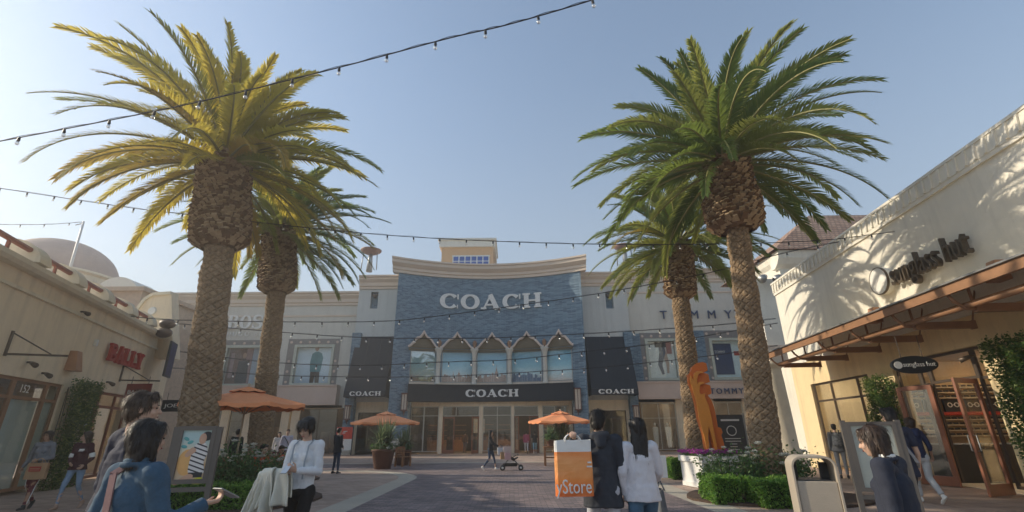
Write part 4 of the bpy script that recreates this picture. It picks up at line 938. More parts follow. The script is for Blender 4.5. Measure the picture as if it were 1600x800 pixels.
# storefronts
mb = MB(); mb.box(W1[0], W2[1]+.4, 3.4, 3.5, 0, 3.4); mb.box(W1[0], W2[1]+.4, .36, 3.4, 3.3, 3.36); mb.build('shop_interior', M['interior'], SL)
wm = pm('window_blind', (.46, .50, .44), .6, .05, 2)
zt3 = lp(40, 622)[1]
f = glazing('display_window', SL, W1[0]+.01, lx(12, 640), .1, zhL, .08, (), (zt3,), 'brownmetal', .08)
f = glazing('display_window', SL, lx(12, 640)+.001, lx(66, 640), .1, zhL, .08, (), (zt3,), 'brownmetal', .08); mb = MB(); mb.box(lx(12, 640)+.1, lx(66, 640)-.09, .13, .15, .18, zt3-.05); mb.build('blind', wm, f)
f = glazing('display_window', SL, lx(66, 640)+.001, W1[1]-.01, .1, zhL, .08, (), (zt3,), 'brownmetal', .08); mb = MB(); mb.box(lx(66, 640)+.1, W1[1]-.1, .13, .15, .18, zt3-.05); mb.build('blind', wm, f)
sans('152', .3, .004, 'unit_number', M['white'], SL, (lx(18, 640)+.1, .03, zt3+.14))
f = glazing('display_window', SL, W2[0]+.01, lx(150, 650), .1, zhL, .08, (), (zt3,), 'redwood', .09)
f = glazing('display_window', SL, lx(150, 650)+.001, W2[1]-.01, .1, zhL, .08, (lx(176, 650),), (zt3,), 'redwood', .09); mb = MB(); mb.box(lx(152, 640)+.1, lx(172, 640)-.09, .5, .53, .18, zt3-.05); mb.build('blind', wm, f)
sans('LLY', .2, .004, 'door_lettering', M['white'], SL, (W2[0]+.14, .03, zt3+.12))
x0, x1 = lx(90, 640), lx(131, 640)
ivy('dusty ivy column between the two leather shop windows', [(x0-.1, x1+.1, -.38, -.0, 0, lp(110, 592, -.3)[1])], (Al.x, Al.y, 0), radians(angL), 10000, 5)
# blade signs
def blade(label, x, y, z0, z1, w, mat, txt, tmat, ts, lfr=LF, deg=angL):
    q = lfr.w(x, y, 0); t = thing('blade_sign', label, 'hanging sign', (q.x, q.y, z0), 0)
    h = z1-z0; mb = MB(); mb.box(-w/2, w/2, -.03, .03, 0, h); mb.build('sign_board', mat, t)
    o = sans(txt, ts, .006, 'lettering', tmat, t, (-w/2+.1, -.04, h*.36), width=w*.72)
    mb = MB()
    for sx in (-w*.35, w*.35): mb.tube([(sx, 0, h), (sx, 0, h+.28)], .012, 6)
    mb.build('hanger', M['bronze'], t); return t
blade('dark red hanging sign reading BALLY on an arm by the shop corner', xk, -.72, 2.82, 3.4, .95, pm('sign_red', (.24, .035, .025), .5, .1), 'BALLY', M['white'], .2)
# end pavilion of the left row with a scroll gable
PV = thing('gabled_pavilion', 'tan end pavilion with a scroll gable and round medallion beyond the leather shop', 'building')
p0 = LF.w(xbL, .0, 0); p1x = at(270, 560, 22.6)
pw = Frame((p0.x, p0.y), math.degrees(atan2(p1x.y-p0.y, p1x.x-p0.x))); L_ = (p1x-Vector((p0.x, p0.y, p1x.z))).length
PV.location = (p0.x, p0.y, 0); PV.rotation_euler.z = pw.a
zg = pw.px(245, 455)[1]; zg0 = pw.px(245, 520)[1]
mb = MB(); mb.box(.002, L_, .05, .4, 3.2, zg0-.3); mb.box(L_*.1, L_*.42, .05, .4, 0, 3.2); mb.box(L_-.3, L_, .05, .4, 0, 3.2); mb.box(.0, L_, 3, 3.2, 0, zg0-.3); mb.box(L_-.02, L_, .41, 3, 0, zg0-.3); mb.build('wall', M['tan'], PV)
# gable: sits across the row, facing the camera
G = thing('scroll_gable', 'curved tan parapet gable with a pale round medallion behind the leather shop roofline', 'gable wall', tuple(at(245, 520, 21.5)*1.0), 0)
gz = lambda px, py: (at(px, py, 21.5)-G.location)
pts = [(200, 502), (200, 493), (214, 480), (226, 465), (240, 458), (256, 456), (268, 456), (268, 520), (200, 520)]
pts = [(205, 500), (212, 489), (219, 478), (228, 467), (240, 460), (268, 458), (270, 560), (205, 560)]
mb = MB(); mb.prism([(gz(*p).x, gz(*p).z) for p in pts], 0, .5); mb.build('wall', M['tan'], G)
mb = MB(); P = [(gz(*p).x, gz(*p).z) for p in pts[:6]]; mb.stroke(P, .14, -.08, .5); mb.build('coping', M['cream'], G)
mb = MB(); c = gz(238, 486); mb.lathe([(0, -.06), (.17, -.06), (.2, 0), (0, 0)], (c.x, 0, c.z), 20, 'y'); mb.build('medallion', M['white'], G)
for (px, py) in ((262, 506), (256, 520)):
    q = at(px, py, 20.6); t = thing('outdoor_speaker', 'brown round outdoor speaker, %s of the pair on the pavilion corner' % ('upper' if py < 510 else 'lower'), 'speaker', tuple(q))
    mb = MB(); mb.ell((0, 0, 0), (.34, .3, .22), 16); mb.build('shell', pm('speaker_brown', (.12, .08, .06), .5, .2), t, True); mb = MB(); mb.tube([(-.1, .2, 0), (-.3, .6, .1)], .04, 6); mb.build('mount', M['bronze'], t)
q = at(266, 562, 21.2)
t = thing('wall_banner', 'small dark framed poster on the pavilion side wall', 'banner', tuple(q), radians(112)); mb = MB(); mb.box(-.5, .5, -.04, .04, -.75, .75); mb.build('frame', M['darkgrey'], t); mb = MB(); mb.box(-.44, .44, -.05, -.041, -.69, .69); mb.build('poster', pm('print_violet', (.07, .06, .12), .5, .4, 4), t)
q = at(273, 634, 19.6); blade('black hanging sign with pale letters right of the red sign', 0, 0, q.z-.22, q.z+.22, 1.0, M['black'], "JOE'S", M['white'], .2, Frame((q.x, q.y), 0), 0)
# domed building
DB = thing('domed_building', 'pale round building with ribbed mauve dome roof behind the left shops', 'building', (0, 0, 0))
c = at(70, 470, 34); 
zd0 = at(170, 436, 34).z; rD = (at(172, 430, 34).x-at(5, 430, 34).x)/2*.92; cx = (at(172, 430, 34).x+at(5, 430, 34).x)/2
DB.location = (cx, 34, 0)
mb = MB(); mb.lathe([(rD, 0), (rD, zd0-.6), (rD+.2, zd0-.5), (rD+.2, zd0-.1), (rD+.5, zd0), (rD+.5, zd0+.15), (rD-.1, zd0+.2)], n=28); mb.build('wall', M['cream'], DB)
zdt = at(90, 381, 34).z; hD = zdt-zd0-.1; mb = MB(); prof = []
for k in range(15):
    a_ = pi/2*k/14; prof.append((rD*cos(a_), zd0+.2+hD*sin(a_)))
    if k < 14: prof.append((rD*cos(a_+.105)-.0, zd0+.2+hD*sin(a_+.105)*.992))
mb.lathe(prof, n=40); mb.build('dome', pm('dome_tiles', (.44, .33, .29), .7, .12, 3), DB)
LB = thing('low_annex', 'low cream annex with a small vaulted roof behind the parapet rail', 'building')
a = at(128, 456, 27); b = at(222, 458, 27); mb = MB(); mb.box(a.x, b.x, 27, 33, 0, a.z); mb.box(a.x-.2, b.x+.2, 26.8, 33.2, a.z, a.z+.25); mb.build('wall', pm('annex_tile', (.50, .38, .28), .8, .2, 5), LB)
q = at(180, 455, 30); mb = MB(); mb.lathe([(1.6, -2), (1.6, 0)], (q.x, 32, q.z-.6), 24, 'y'); mb.lathe([(1.6, -2), (0, -2)], (q.x, 32, q.z-.6), 24, 'y'); mb.build('vault', M['white_stucco'], LB)
for px in (234, 248):
    q = at(px, 455, 33); t = thing('bird', 'small dark bird perched on the far roofline, %s one' % ('left' if px == 234 else 'right'), 'bird', (q.x, 33, a.z+.25))
    mb = MB(); mb.lobe((0, 0, .3), (.1, 0, .5), (.1, .1), (.07, .07)); mb.ell((.12, 0, .62), (.06, .05, .06)); mb.lobe((-.02, 0, .25), (-.2, 0, .12), .05, .03); mb.tube([(0, -.03, 0), (0, -.03, .25)], .012, 5); mb.tube([(0, .03, 0), (0, .03, .25)], .012, 5); mb.tube([(.17, 0, .62), (.24, 0, .6)], [.02, .004], 6); mb.build('body', M['darkgrey'], t)
# ------------------------------------------------------------------ palms
PL = [leafmat('palm_lit_green', (.11, .155, .045), (.19, .235, .07), .45, (.42, .44, .08), .4, .8), leafmat('palm_lit_olive', (.22, .24, .06), (.36, .34, .09), .5, (.75, .62, .10), .4, .8), leafmat('palm_yellow', (.34, .27, .06), (.42, .30, .08), .4, (.6, .45, .1), .5, .8)]  # first two, left palm only: yellow sunlight is put into the leaf colours
PR = pm('palm_rachis', (.26, .25, .09), .6, .15, 2)
M['stub'] = pm('palm_leaf_base', (.12, .07, .035), .9, .4, 7, .5, 60, col2=(.22, .13, .07), fine=.9); M['stubcut'] = pm('palm_cut_face', (.22, .14, .075), .9, .3, 6, .4, 60, col2=(.50, .38, .24), fine=.9)
M['bark'] = pm('palm_bark', (.12, .078, .045), .9, .35, 9, .8, 70, col2=(.48, .35, .22), fine=1.0)
PLG = [leafmat('palm_deep_green', (.075, .12, .038), (.13, .18, .06), .42, (.26, .34, .07), .4, .8), leafmat('palm_mid_green', (.13, .17, .05), (.21, .24, .08), .42, (.42, .44, .10), .4, .8), PL[2]]
def rotv(v, ax, a): return Matrix.Rotation(a, 3, ax) @ v
def palm(label, base, neck, head, rtop, rtrunk, rpine, L, nf, seed, yellow=.1):
    rng = random.Random(seed); base = Vector(base); neck = Vector(neck); head = Vector(head)
    t = thing('palm_tree', label, 'palm tree', (base.x, base.y, 0), 0, 'date palms flanking the plaza')
    nk = neck-base; hd = head-base
    # trunk with diamond leaf scars
    nh = int(nk.z/.016); na = 140; vs = np.zeros((nh+1, na, 3)); th = np.arange(na)/na*2*pi; K = 9
    jt = np.array([mnoise.noise(Vector((math.cos(x)*1.6, math.sin(x)*1.6, seed))) for x in th])
    for i in range(nh+1):
        z = nk.z*i/nh; u = z/nk.z; c = nk*u; r0 = rtrunk*(1.16-.16*min(1, u*2.2)) if u < .45 else rtrunk*(1.0-.14*(u-.45)/.55)
        a = z/.095+jt*.5+.4*mnoise.noise(Vector((z*1.7, seed, 0))); tj = .11*np.array([mnoise.noise(Vector((math.cos(x)*2.2, math.sin(x)*2.2, z*2.6+seed))) for x in th[::5]]).repeat(5); p = (K*th/(2*pi)+a*.5+tj) % 1; q = (K*th/(2*pi)-a*.5-tj*.7) % 1
        edge = np.minimum(np.minimum(p, 1-p), np.minimum(q, 1-q))*2
        vv = (p-q); lift = (1-((p+1-q) % 1))
        h = np.clip(edge*2.6, 0, 1)*.040 + ((p+1-q)*.5)*.034
        nz = np.array([mnoise.noise(Vector((math.cos(x)*3.1, math.sin(x)*3.1, z*4.0+seed)))*.016+mnoise.noise(Vector((math.cos(x)*11, math.sin(x)*11, z*14.0+seed)))*.009 for x in th[::2]]).repeat(2)
        wav = .02*math.sin(z*4.1+seed)+.015*math.sin(z*9.3)
        r = r0+wav*.5+(h+nz)-.03
        vs[i, :, 0] = c.x+r*np.cos(th); vs[i, :, 1] = c.y+r*np.sin(th); vs[i, :, 2] = z
    me = bpy.data.meshes.new('trunk'); idx = np.arange((nh+1)*na).reshape(nh+1, na); nx = np.roll(idx, -1, 1)
    fc = np.stack([idx[:-1], nx[:-1], nx[1:], idx[1:]], -1).reshape(-1, 4)
    me.from_pydata(vs.reshape(-1, 3).tolist(), [], fc.tolist()); me.materials.append(M['bark']); o = bpy.data.objects.new('trunk', me); COL.objects.link(o); o.parent = t
    # the thick boot of cut leaf bases
    mb = MB(); ax = (hd-nk); H = ax.length; up = ax.normalized(); mb.tube([nk+up*H*k for k in (0, .04, .3, .7, 1.0)], [rtrunk*.8, rpine*.80, rpine*.86, rpine*.84, rpine*.6], 24)
    nst = int(2*pi*rpine*H/(.17*.105)); e1 = up.orthogonal().normalized(); e2 = up.cross(e1)
    for k in range(nst):
        u = (k+.5)/nst; a = k*2.39996+rng.uniform(-.04, .04); rr = rpine*(.84+.10*sin(pi*min(1, u*1.5+.12)))
        if u < .04: rr = rpine*(.62+5.5*u)
        d = e1*cos(a)+e2*sin(a); sd = up.cross(d); c = nk+up*(H*u)+d*rr
        w0 = .105*rng.uniform(.85, 1.15); hh = .06*rng.uniform(.8, 1.2); out = rng.uniform(.08, .16)*(1.25 if u > .6 else 1); 
        ud = (up*.75+d*.66).normalized(); tip = c+ud*out
        nrm = sd.cross(ud).normalized(); 
        A = [c-sd*w0-up*hh*.9-d*.08, c+sd*w0-up*hh*.9-d*.08, c+sd*w0*.9+up*hh*.4-d*.1, c-sd*w0*.9+up*hh*.4-d*.1]
        Bp = [tip-sd*w0*.62-up*hh*.45, tip+sd*w0*.62-up*hh*.45+d*.01, tip+sd*w0*.55+up*hh*.45-d*.03, tip-sd*w0*.55+up*hh*.45-d*.03]
        mb.cur = 0; b = len(mb.v); mb.v += [tuple(x) for x in A+Bp]; mb.f += [(b, b+1, b+5, b+4), (b+1, b+2, b+6, b+5), (b+2, b+3, b+7, b+6), (b+3, b, b+4, b+7), (b+4, b+5, b+6, b+7)]; cf = 1 if rng.random() < .8 else 0; mb.mi += [cf if rng.random() < .7 else 0, 0, 0, 0, cf]
    mb.build('leaf_base_boot', [M['stub'], M['stubcut']], t)
    # crown
    mb = MB(); rb = MB(); c0 = hd
    for k in range(nf):
        u = (k+.5)/nf; az = k*2.39996+rng.uniform(-.15, .15); el = radians(84-108*u**.9+rng.uniform(-8, 8)); Lf = L*rng.uniform(.86, 1.06)*(.62+.38*min(1, u/.42))
        droop = radians(rng.uniform(30, 62)+18*(1-abs(u-.5)*1.4)); 
        if u > .86: droop = radians(rng.uniform(25, 55)); Lf *= .85
        hdg = Vector((cos(az), sin(az), 0)); n = 22; p = c0+hdg*rpine*.35*min(1, u*2+.2)+Vector((0, 0, .45-.7*u)); pts = [p]; tg = []; bend = rng.uniform(-.12, .12)
        for i in range(n):
            s = i/n; e = el-droop*s**1.55; a2 = az+bend*s*s; d = Vector((cos(a2)*cos(e), sin(a2)*cos(e), sin(e))); tg.append(d); p = p+d*Lf/n; pts.append(p)
        tg.append(tg[-1]); rb.tube(pts, [.040*(1-.85*i/n)+.004 for i in range(n+1)], 4, False)
        roll = rng.uniform(-.5, .5); cm = 0 if rng.random() < .62 else 1
        if rng.random() < yellow*.35 and u > .55: cm = 2
        if rng.random() < yellow: cm = max(cm, 1)
        mb.cur = cm; nl = 92
        for j in range(nl):
            s = .10+.89*(j+rng.random()*.6)/nl; fi = s*n; i = min(int(fi), n-1); fr_ = fi-i; q = pts[i].lerp(pts[i+1], fr_); d = tg[i]
            side = d.cross(Vector((0, 0, 1)));
            if side.length < .05: side = hdg.cross(Vector((0, 0, 1)))
            side = rotv(side.normalized(), d, roll); upn = side.cross(d)
            pr = min(1, (s-.06)/.16)**.8*(1-max(0, s-.5)/.5*.62); ln = .55*pr*rng.uniform(.85, 1.1)
            for sg in (-1, 1):
                ang = .42+.5*(1-s)+rng.uniform(-.1, .1); vv = .38+rng.uniform(-.22, .25)
                ld = (d*cos(ang)*.95+side*sg*sin(ang)*cos(vv)+upn*sin(ang)*sin(vv)).normalized(); wd = ld.cross(upn).normalized()*.019
                m1 = q+ld*ln*.5; m2 = q+ld*ln+Vector((0, 0, -ln*.13)); b = len(mb.v)
                mb.v += [tuple(q-wd*.7), tuple(q+wd*.7), tuple(m1+wd), tuple(m1-wd), tuple(m2)]; mb.f += [(b, b+1, b+2, b+3), (b+3, b+2, b+4)]; mb.mi += [cm, cm]
    cr = mb.build('crown', PL if yellow > .5 else PLG, t); rb.build('frond_stem', PR, cr); return t
def v3(p): return (p.x, p.y, p.z)
def palmpx(label, Y, bx_, by_, nk_, hd_, rt, rp_, L, nf, seed, yl):
    b = at(bx_, by_, Y); b.z = 0; palm(label, b, at(nk_[0], nk_[1], Y), at(hd_[0], hd_[1], Y), 0, rt, rp_, L, nf, seed, yl)
palmpx('largest palm, tall date palm in front at left with yellow green sunlit fronds', 12.2, 312, 700, (343, 388), (352, 250), .39, .74, 4.3, 100, 11, .85)  # high last value turns more fronds to the yellow-lit colour
palmpx('shorter date palm behind the left parasol, its crown below the big one', 18.3, 414, 660, (432, 458), (438, 360), .36, .70, 4.2, 80, 12, .15)
palmpx('tall date palm at right with green fronds beside the corner shop', 12.2, 1193, 700, (1152, 360), (1128, 250), .305, .76, 4.25, 98, 13, .12)
palmpx('shorter date palm at right beside the orange sculpture', 18.8, 1085, 660, (1063, 466), (1060, 380), .36, .62, 3.9, 78, 14, .12)

# ------------------------------------------------------------------ planting beds
def blob_poly(cx, cy, rx_, ry_, n=24, seed=0):
    return [(cx+rx_*cos(2*pi*k/n)*(1+.06*sin(3*2*pi*k/n+seed)), cy+ry_*sin(2*pi*k/n)*(1+.05*cos(2*2*pi*k/n+seed))) for k in range(n)]
def bed(poly):
    mb = MB(); mb.hprism(poly, 0, .05); tag(mb.build('planting_bed', M['mulch']), kind='structure')
bed(blob_poly(-6.6, 12.6, 1.75, 2.4, seed=1)); bed(blob_poly(-8.9, 18.4, 1.9, 1.8, seed=2)); bed(blob_poly(6.2, 12.6, 2.1, 1.75, seed=3)); bed(blob_poly(7.0, 18.7, 1.5, 1.6, seed=4))
def hedge(label, x0, x1, y0, y1, h, seed, n=None, group='low clipped hedges round the palms', rz=0):
    rng = random.Random(seed); cx, cy = (x0+x1)/2, (y0+y1)/2; w_, d_ = x1-x0, y1-y0
    t = thing('hedge', label, 'hedge', (cx, cy, 0), rz, group)
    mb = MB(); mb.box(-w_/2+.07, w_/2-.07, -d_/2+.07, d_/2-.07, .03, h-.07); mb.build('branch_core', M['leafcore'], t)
    def P(r):
        f = r.random(); a = w_*h; b = d_*h; c = w_*d_; f *= 2*a+2*b+c; e = abs(r.gauss(0, .035))
        if f < 2*a: p = [r.uniform(-w_/2, w_/2), (-1 if f < a else 1)*(d_/2-e), r.uniform(.02, h)]
        elif f < 2*a+2*b: p = [(-1 if f < 2*a+b else 1)*(w_/2-e), r.uniform(-d_/2, d_/2), r.uniform(.02, h)]
        else: p = [r.uniform(-w_/2, w_/2), r.uniform(-d_/2, d_/2), h-e]
        v = Vector(p); k = mnoise.noise(v*3.2+Vector((seed, 0, 0)))*.16+(r.random()**6)*.12; rr = Vector((p[0]/w_, p[1]/d_, (p[2]-h/2)/h)); v = v*(1+k); 
        if p[2] < .2: v.x *= .93; v.y *= .93
        return v
    n = n or int((2*w_*h+2*d_*h+w_*d_)*2600)
    mixidx(leafcloud(n, P, .062, rng, .8), rng, 3).build('foliage', LV['hedge'], t); return t
def gy(px, py): q = gp(px, py); return q
a = gp(1105, 785); b = gp(1172, 792); hedge('bright green clipped hedge, the left of the two in front of the right tall palm', a.x, b.x+.0, a.y-.5, a.y+.35, .52, 21)
a = gp(1186, 793); b = gp(1242, 797); hedge('bright green clipped hedge next to the litter bin', a.x, b.x+.35, a.y-.3, a.y+.5, .50, 22)
a = gp(300, 799); b = gp(418, 797); hedge('shaded clipped hedge under the white roses at left', a.x-1.0, b.x-.1, a.y-.2, a.y+.55, .50, 23)
a = gp(425, 775); hedge('clipped hedge at the right end of the left rose bed', a.x-1.1, a.x-.3, a.y-.7, a.y+.1, .45, 29) if 0 else None
a = gp(1020, 745); b = gp(1072, 747); hedge('small rounded hedge behind the white planter', a.x, b.x-.7, a.y-.5, a.y+.5, .55, 24); hedge('small hedge touching the white planter from behind', b.x-.62, b.x+.15, b.y-.7, b.y+.1, .6, 25)
M['petal'] = leafmat('rose_petal', (.72, .70, .62), (.80, .79, .74), .3, (.8, .78, .7), .5)
def rosebush(label, x, y, w_, h, nb, seed, group='white rose bushes round the palms'):
    rng = random.Random(seed); t = thing('rose_bush', label, 'rose bush', (x, y, .04), rng.uniform(0, 6), group)
    st = MB(); tips = []
    for k in range(12):
        a = rng.uniform(0, 2*pi); r = w_*.5*rng.random()**.5; e = Vector((r*cos(a), r*sin(a), h*rng.uniform(.65, 1))); st.tube([(r*.2*cos(a), r*.2*sin(a), 0), e*.55+Vector((0, 0, .05)), e], [.012, .009, .005], 5); tips.append(e)
    st.build('stem', M['twig'], t)
    def P(r):
        e = r.choice(tips); u = r.uniform(.25, 1.0); s = .13*w_+.04; return Vector((e.x*u+r.gauss(0, s), e.y*u+r.gauss(0, s), e.z*u+r.gauss(0, s*.8)))
    mixidx(leafcloud(int(2300*w_), P, .07, rng, .8), rng, 2).build('foliage', LV['rose'], t)
    for k in range(nb):
        e = tips[k % len(tips)]*rng.uniform(.85, 1.05)+Vector((rng.gauss(0, .08), rng.gauss(0, .08), rng.uniform(.10, .2))); mb = MB(); rs = rng.uniform(.055, .085)
        for lay, (cnt, tilt, rr) in enumerate(((6, .35, 1.0), (5, .8, .8), (4, 1.2, .55))):
            for j in range(cnt):
                a = 2*pi*(j+.5*lay)/cnt; d = Vector((cos(a)*cos(tilt), sin(a)*cos(tilt), sin(tilt))); sd = Vector((-sin(a), cos(a), 0)); L1 = rs*rr*1.2
                c = e; mb.add([c, c+d*L1*.6+sd*L1*.55, c+d*L1*1.1+Vector((0, 0, L1*.25)), c+d*L1*.6-sd*L1*.55], [(0, 1, 2, 3)])
        mb.ell(e+Vector((0, 0, rs*.35)), (rs*.4, rs*.4, rs*.45), 6); mb.build('blossom', M['petal'], t)
for i, (px, py, Y, w_, h, nb) in enumerate(((330, 0, 11.7, .9, .95, 9), (375, 0, 12.0, 1.0, 1.15, 12), (405, 0, 13.2, .9, 1.0, 8), (430, 0, 14.2, .8, .95, 8), (1130, 0, 12.2, .9, .95, 9), (1165, 0, 12.0, .8, 1.0, 9), (1212, 0, 12.1, .9, 1.0, 9), (1240, 0, 12.8, .8, .9, 6), (1022, 0, 18.6, .6, .75, 5))):
    q = at(px, 740, Y); lab = ['white rose bush behind the poster stand', 'white rose bush full of blooms at the middle of the left bed', 'white rose bush in front of the seated orange shirt', 'white rose bush at the far right end of the left bed', 'white rose bush between the white planter and the tall palm', 'white rose bush touching the left side of the tall right palm', 'white rose bush touching the right side of the tall right palm', 'white rose bush behind the litter bin', 'tiny rose bush near the small hedge'][i]
    rosebush(lab, q.x, q.y, w_, h, nb, 60+i)
# ------------------------------------------------------------------ parasols
def parasol(label, px, pyrim, pytop, Y, R, seed, tiltcol='orangecloth'):
    q = at(px, pyrim, Y); zt2 = at(px, pytop, Y).z; zr_ = q.z; t = thing('parasol', label, 'parasol', (q.x, q.y, 0), random.Random(seed).uniform(0, .4), 'orange market parasols'); hc = zt2-.12-zr_
    n = 8; mb = MB(); vs = []; K = 9
    rings = [.16, .3, .31, .5, .75, 1.0]
    def hz(r): return zr_+hc*(1-r**.92) - .0
    for r in (.0, .33):
        pass
    V = []; Fs = []; rr = [0.22, .4, .6, .8, 1.0]
    for r in rr:
        for k in range(n*K):
            a = 2*pi*k/(n*K); f = (k % K)/K; sag = .055*sin(pi*f)*r; rad = R*r*(cos(pi/n)/cos(((a) % (2*pi/n))-pi/n)); V.append((rad*cos(a), rad*sin(a), hz(r)-sag))
    m = n*K
    for i in range(len(rr)-1):
        for k in range(m): Fs.append((i*m+k, i*m+(k+1) % m, (i+1)*m+(k+1) % m, (i+1)*m+k))
    b = len(V)
    for k in range(m): x, y, z = V[(len(rr)-1)*m+k]; V.append((x*1.004, y*1.004, z-.09-.02*sin(k*2.1)))
    for k in range(m): Fs.append(((len(rr)-1)*m+k, (len(rr)-1)*m+(k+1) % m, b+(k+1) % m, b+k))
    mb.add(V, Fs); can_ = mb.build('canopy', M[tiltcol], t)
    so_ = can_.modifiers.new('solid', 'SOLIDIFY'); so_.thickness = .008
    mb = MB(); V = []; 
    for r in (.0, .15, .30):
        for k in range(m): a = 2*pi*k/m; rad = R*r*(cos(pi/n)/cos((a % (2*pi/n))-pi/n)); V.append((rad*cos(a), rad*sin(a), hz(r)+.07-.03*sin(pi*((k % K)/K))*(r/.3)))
    mb.add(V, [(i*m+k, i*m+(k+1) % m, (i+1)*m+(k+1) % m, (i+1)*m+k) for i in range(2) for k in range(m)]); v = mb.build('vent_cap', M[tiltcol], can_)
    mb = MB(); mb.tube([(0, 0, 0.05), (0, 0, zt2-.08)], .026, 10); mb.lathe([(0, zt2-.1), (.05, zt2-.08), (.03, zt2-.03), (.045, zt2), (0, zt2+.04)], n=10); mb.build('pole', pm('parasol_pole', (.60, .50, .36), .5, .1), t, True)
    for k in range(n):
        a = 2*pi*k/n; mb = MB(); mb.beam((.05*cos(a), .05*sin(a), zt2-.15), (R*.98*cos(a), R*.98*sin(a), zr_-.015), .02, .02); mb.beam((.05*cos(a), .05*sin(a), zr_-.25), (R*.5*cos(a), R*.5*sin(a), hz(.5)-.03), .015, .015); mb.build('rib', M['wood'], t)
    mb = MB(); mb.lathe([(0, 0), (.28, 0), (.28, .05), (.05, .1), (.05, .3), (0, .3)], n=20); mb.build('base', M['darkgrey'], t, True)
parasol('large orange parasol beside the left palms', 384, 632, 601, 13.8, 1.62, 1)
parasol('peach orange parasol over the planter left of the tower doors', 603, 660, 641, 27.5, 1.85, 2)
parasol('bright sunlit orange parasol right of the tower doors', 876, 658, 640, 27.0, 1.75, 3)
# ------------------------------------------------------------------ planters
def yucca(label, x, y, pot, r, h, seed, n=90, pm_='terracotta', g=None):
    rng = random.Random(seed); t = thing('potted_plant', label, 'potted plant', (x, y, 0), 0, g); pr, ph = pot
    mb = MB(); mb.lathe([(0, .01), (pr*.66, .01), (pr*.7, .03), (pr*.98, ph*.86), (pr*1.06, ph*.88), (pr*1.06, ph), (pr*.94, ph), (pr*.9, ph*.93), (0, ph*.92)], n=28); mb.build('pot', M[pm_], t, True)
    mb = MB(); 
    for k in range(n):
        hd_ = rng.choice([(0, 0), (.25*r, .1), (-.25*r, -.05), (.05, .3*r)]); az = rng.uniform(0, 2*pi); el = rng.uniform(-.1, 1.5); L_ = r*rng.uniform(.65, 1.05); base = Vector((hd_[0]*.6, hd_[1]*.6, ph+h*rng.uniform(.15, .45))); d = Vector((cos(az)*cos(el), sin(az)*cos(el), sin(el))); sd = d.cross(Vector((0, 0, 1))).normalized() if abs(d.z) < .99 else Vector((1, 0, 0)); m1 = base+d*L_*.5; tip = base+d*L_+Vector((0, 0, -L_*.22*cos(el))); wd = sd*.028
        mb.cur = 0 if rng.random() < .75 else 1; mb.add([base-wd, base+wd, m1+wd*.9, m1-wd*.9, tip], [(0, 1, 2, 3), (3, 2, 4)])
    mb.build('leaves', LV['yucca'], t)
    mb = MB(); mb.tube([(0, 0, ph*.9), (.03, 0, ph+h*.45)], .06, 8); mb.build('stem', M['bark'], t)
    lo = leafcloud(500, lambda r_: Vector((pr*1.0*cos(r_.uniform(0, 6.28))*r_.random()**.3, pr*1.0*sin(r_.uniform(0, 6.28))*r_.random()**.3, ph+r_.uniform(-.05, .22))), .09, rng); mixidx(lo, rng, 2).build('low_foliage', LV['rose'], t)
q = gp(597, 733); yucca('dark spiky plant in a big brown tapered pot under the peach parasol', q.x, q.y, (.52, .85), 1.15, 1.0, 5, 260, 'terracotta')
q = gp(619, 729); yucca('leafy bush in a pot standing behind the big brown pot', q.x+.1, q.y+.9, (.42, .75), .95, .8, 6, 160, 'terracotta')
def bench(label, x, y, rz, w_=1.3, arms=True, g='teak seats', name='bench', back=True):
    t = thing(name, label, 'bench', (x, y, 0), rz, g); 
    mb = MB()
    for k in range(5): mb.box(-w_/2, w_/2, -.22+.1*k, -.14+.1*k, .42, .45)
    mb.build('seat', M['wood'], t)
    for sx in (-1, 1):
        for yy in (-.22, .22): mb = MB(); mb.box(sx*(w_/2-.03)-.035, sx*(w_/2-.03)+.035, yy-.035, yy+.035, 0, .419 if not (back and yy > 0) else .88); mb.build('leg', M['wood'], t)
        if arms: mb = MB(); mb.box(sx*(w_/2-.03)-.04, sx*(w_/2-.03)+.04, -.28, .18, .62, .655); mb.box(sx*(w_/2-.03)-.03, sx*(w_/2-.03)+.03, -.24, -.19, .455, .62); mb.build('armrest', M['wood'], t)
    if back:
        mb = MB(); mb.box(-w_/2+.07, w_/2-.07, .2, .235, .82, .9); mb.box(-w_/2+.07, w_/2-.07, .2, .235, .5, .55)
        k = int(w_/.11)
        for i in range(k): xx = -w_/2+.1+(w_-.2)*i/(k-1); mb.box(xx-.02, xx+.02, .205, .23, .55, .82)
        mb.build('backrest', M['wood'], t)
    return t
q = gp(629, 729); bench('teak armchair beside the brown pot, turned to the plaza', q.x, q.y, radians(60), .62, g='teak seats by the parasols')
q = gp(642, 727) if 0 else gp(604, 726)
q = gp(862, 728); t = thing('plant_stand', 'wooden stool stand carrying a small flowering pot under the bright parasol', 'stand', (q.x, q.y, 0))
mb = MB(); mb.box(-.36, .36, -.36, .36, .8, .86); mb.build('top', M['wood'], t)
for sx in (-1, 1):
    for sy in (-1, 1): mb = MB(); mb.box(sx*.3-.035, sx*.3+.035, sy*.3-.035, sy*.3+.035, 0, .8); mb.build('leg', M['wood'], t)
mb = MB(); mb.box(-.27, .27, -.3, -.26, .35, .41); mb.box(-.3, -.26, -.27, .27, .36, .40); mb.box(.26, .3, -.27, .27, .36, .40); mb.build('rail', M['wood'], t)
sp = q.copy(); yucca('small flowering plant in a clay pot on the wooden stand', q.x, q.y, (.24, .32), .6, .5, 8, 70); o = bpy.context.view_layer; 
for ob in COL.objects:
    if ob.get('label') == 'small flowering plant in a clay pot on the wooden stand': ob.location.z = .862
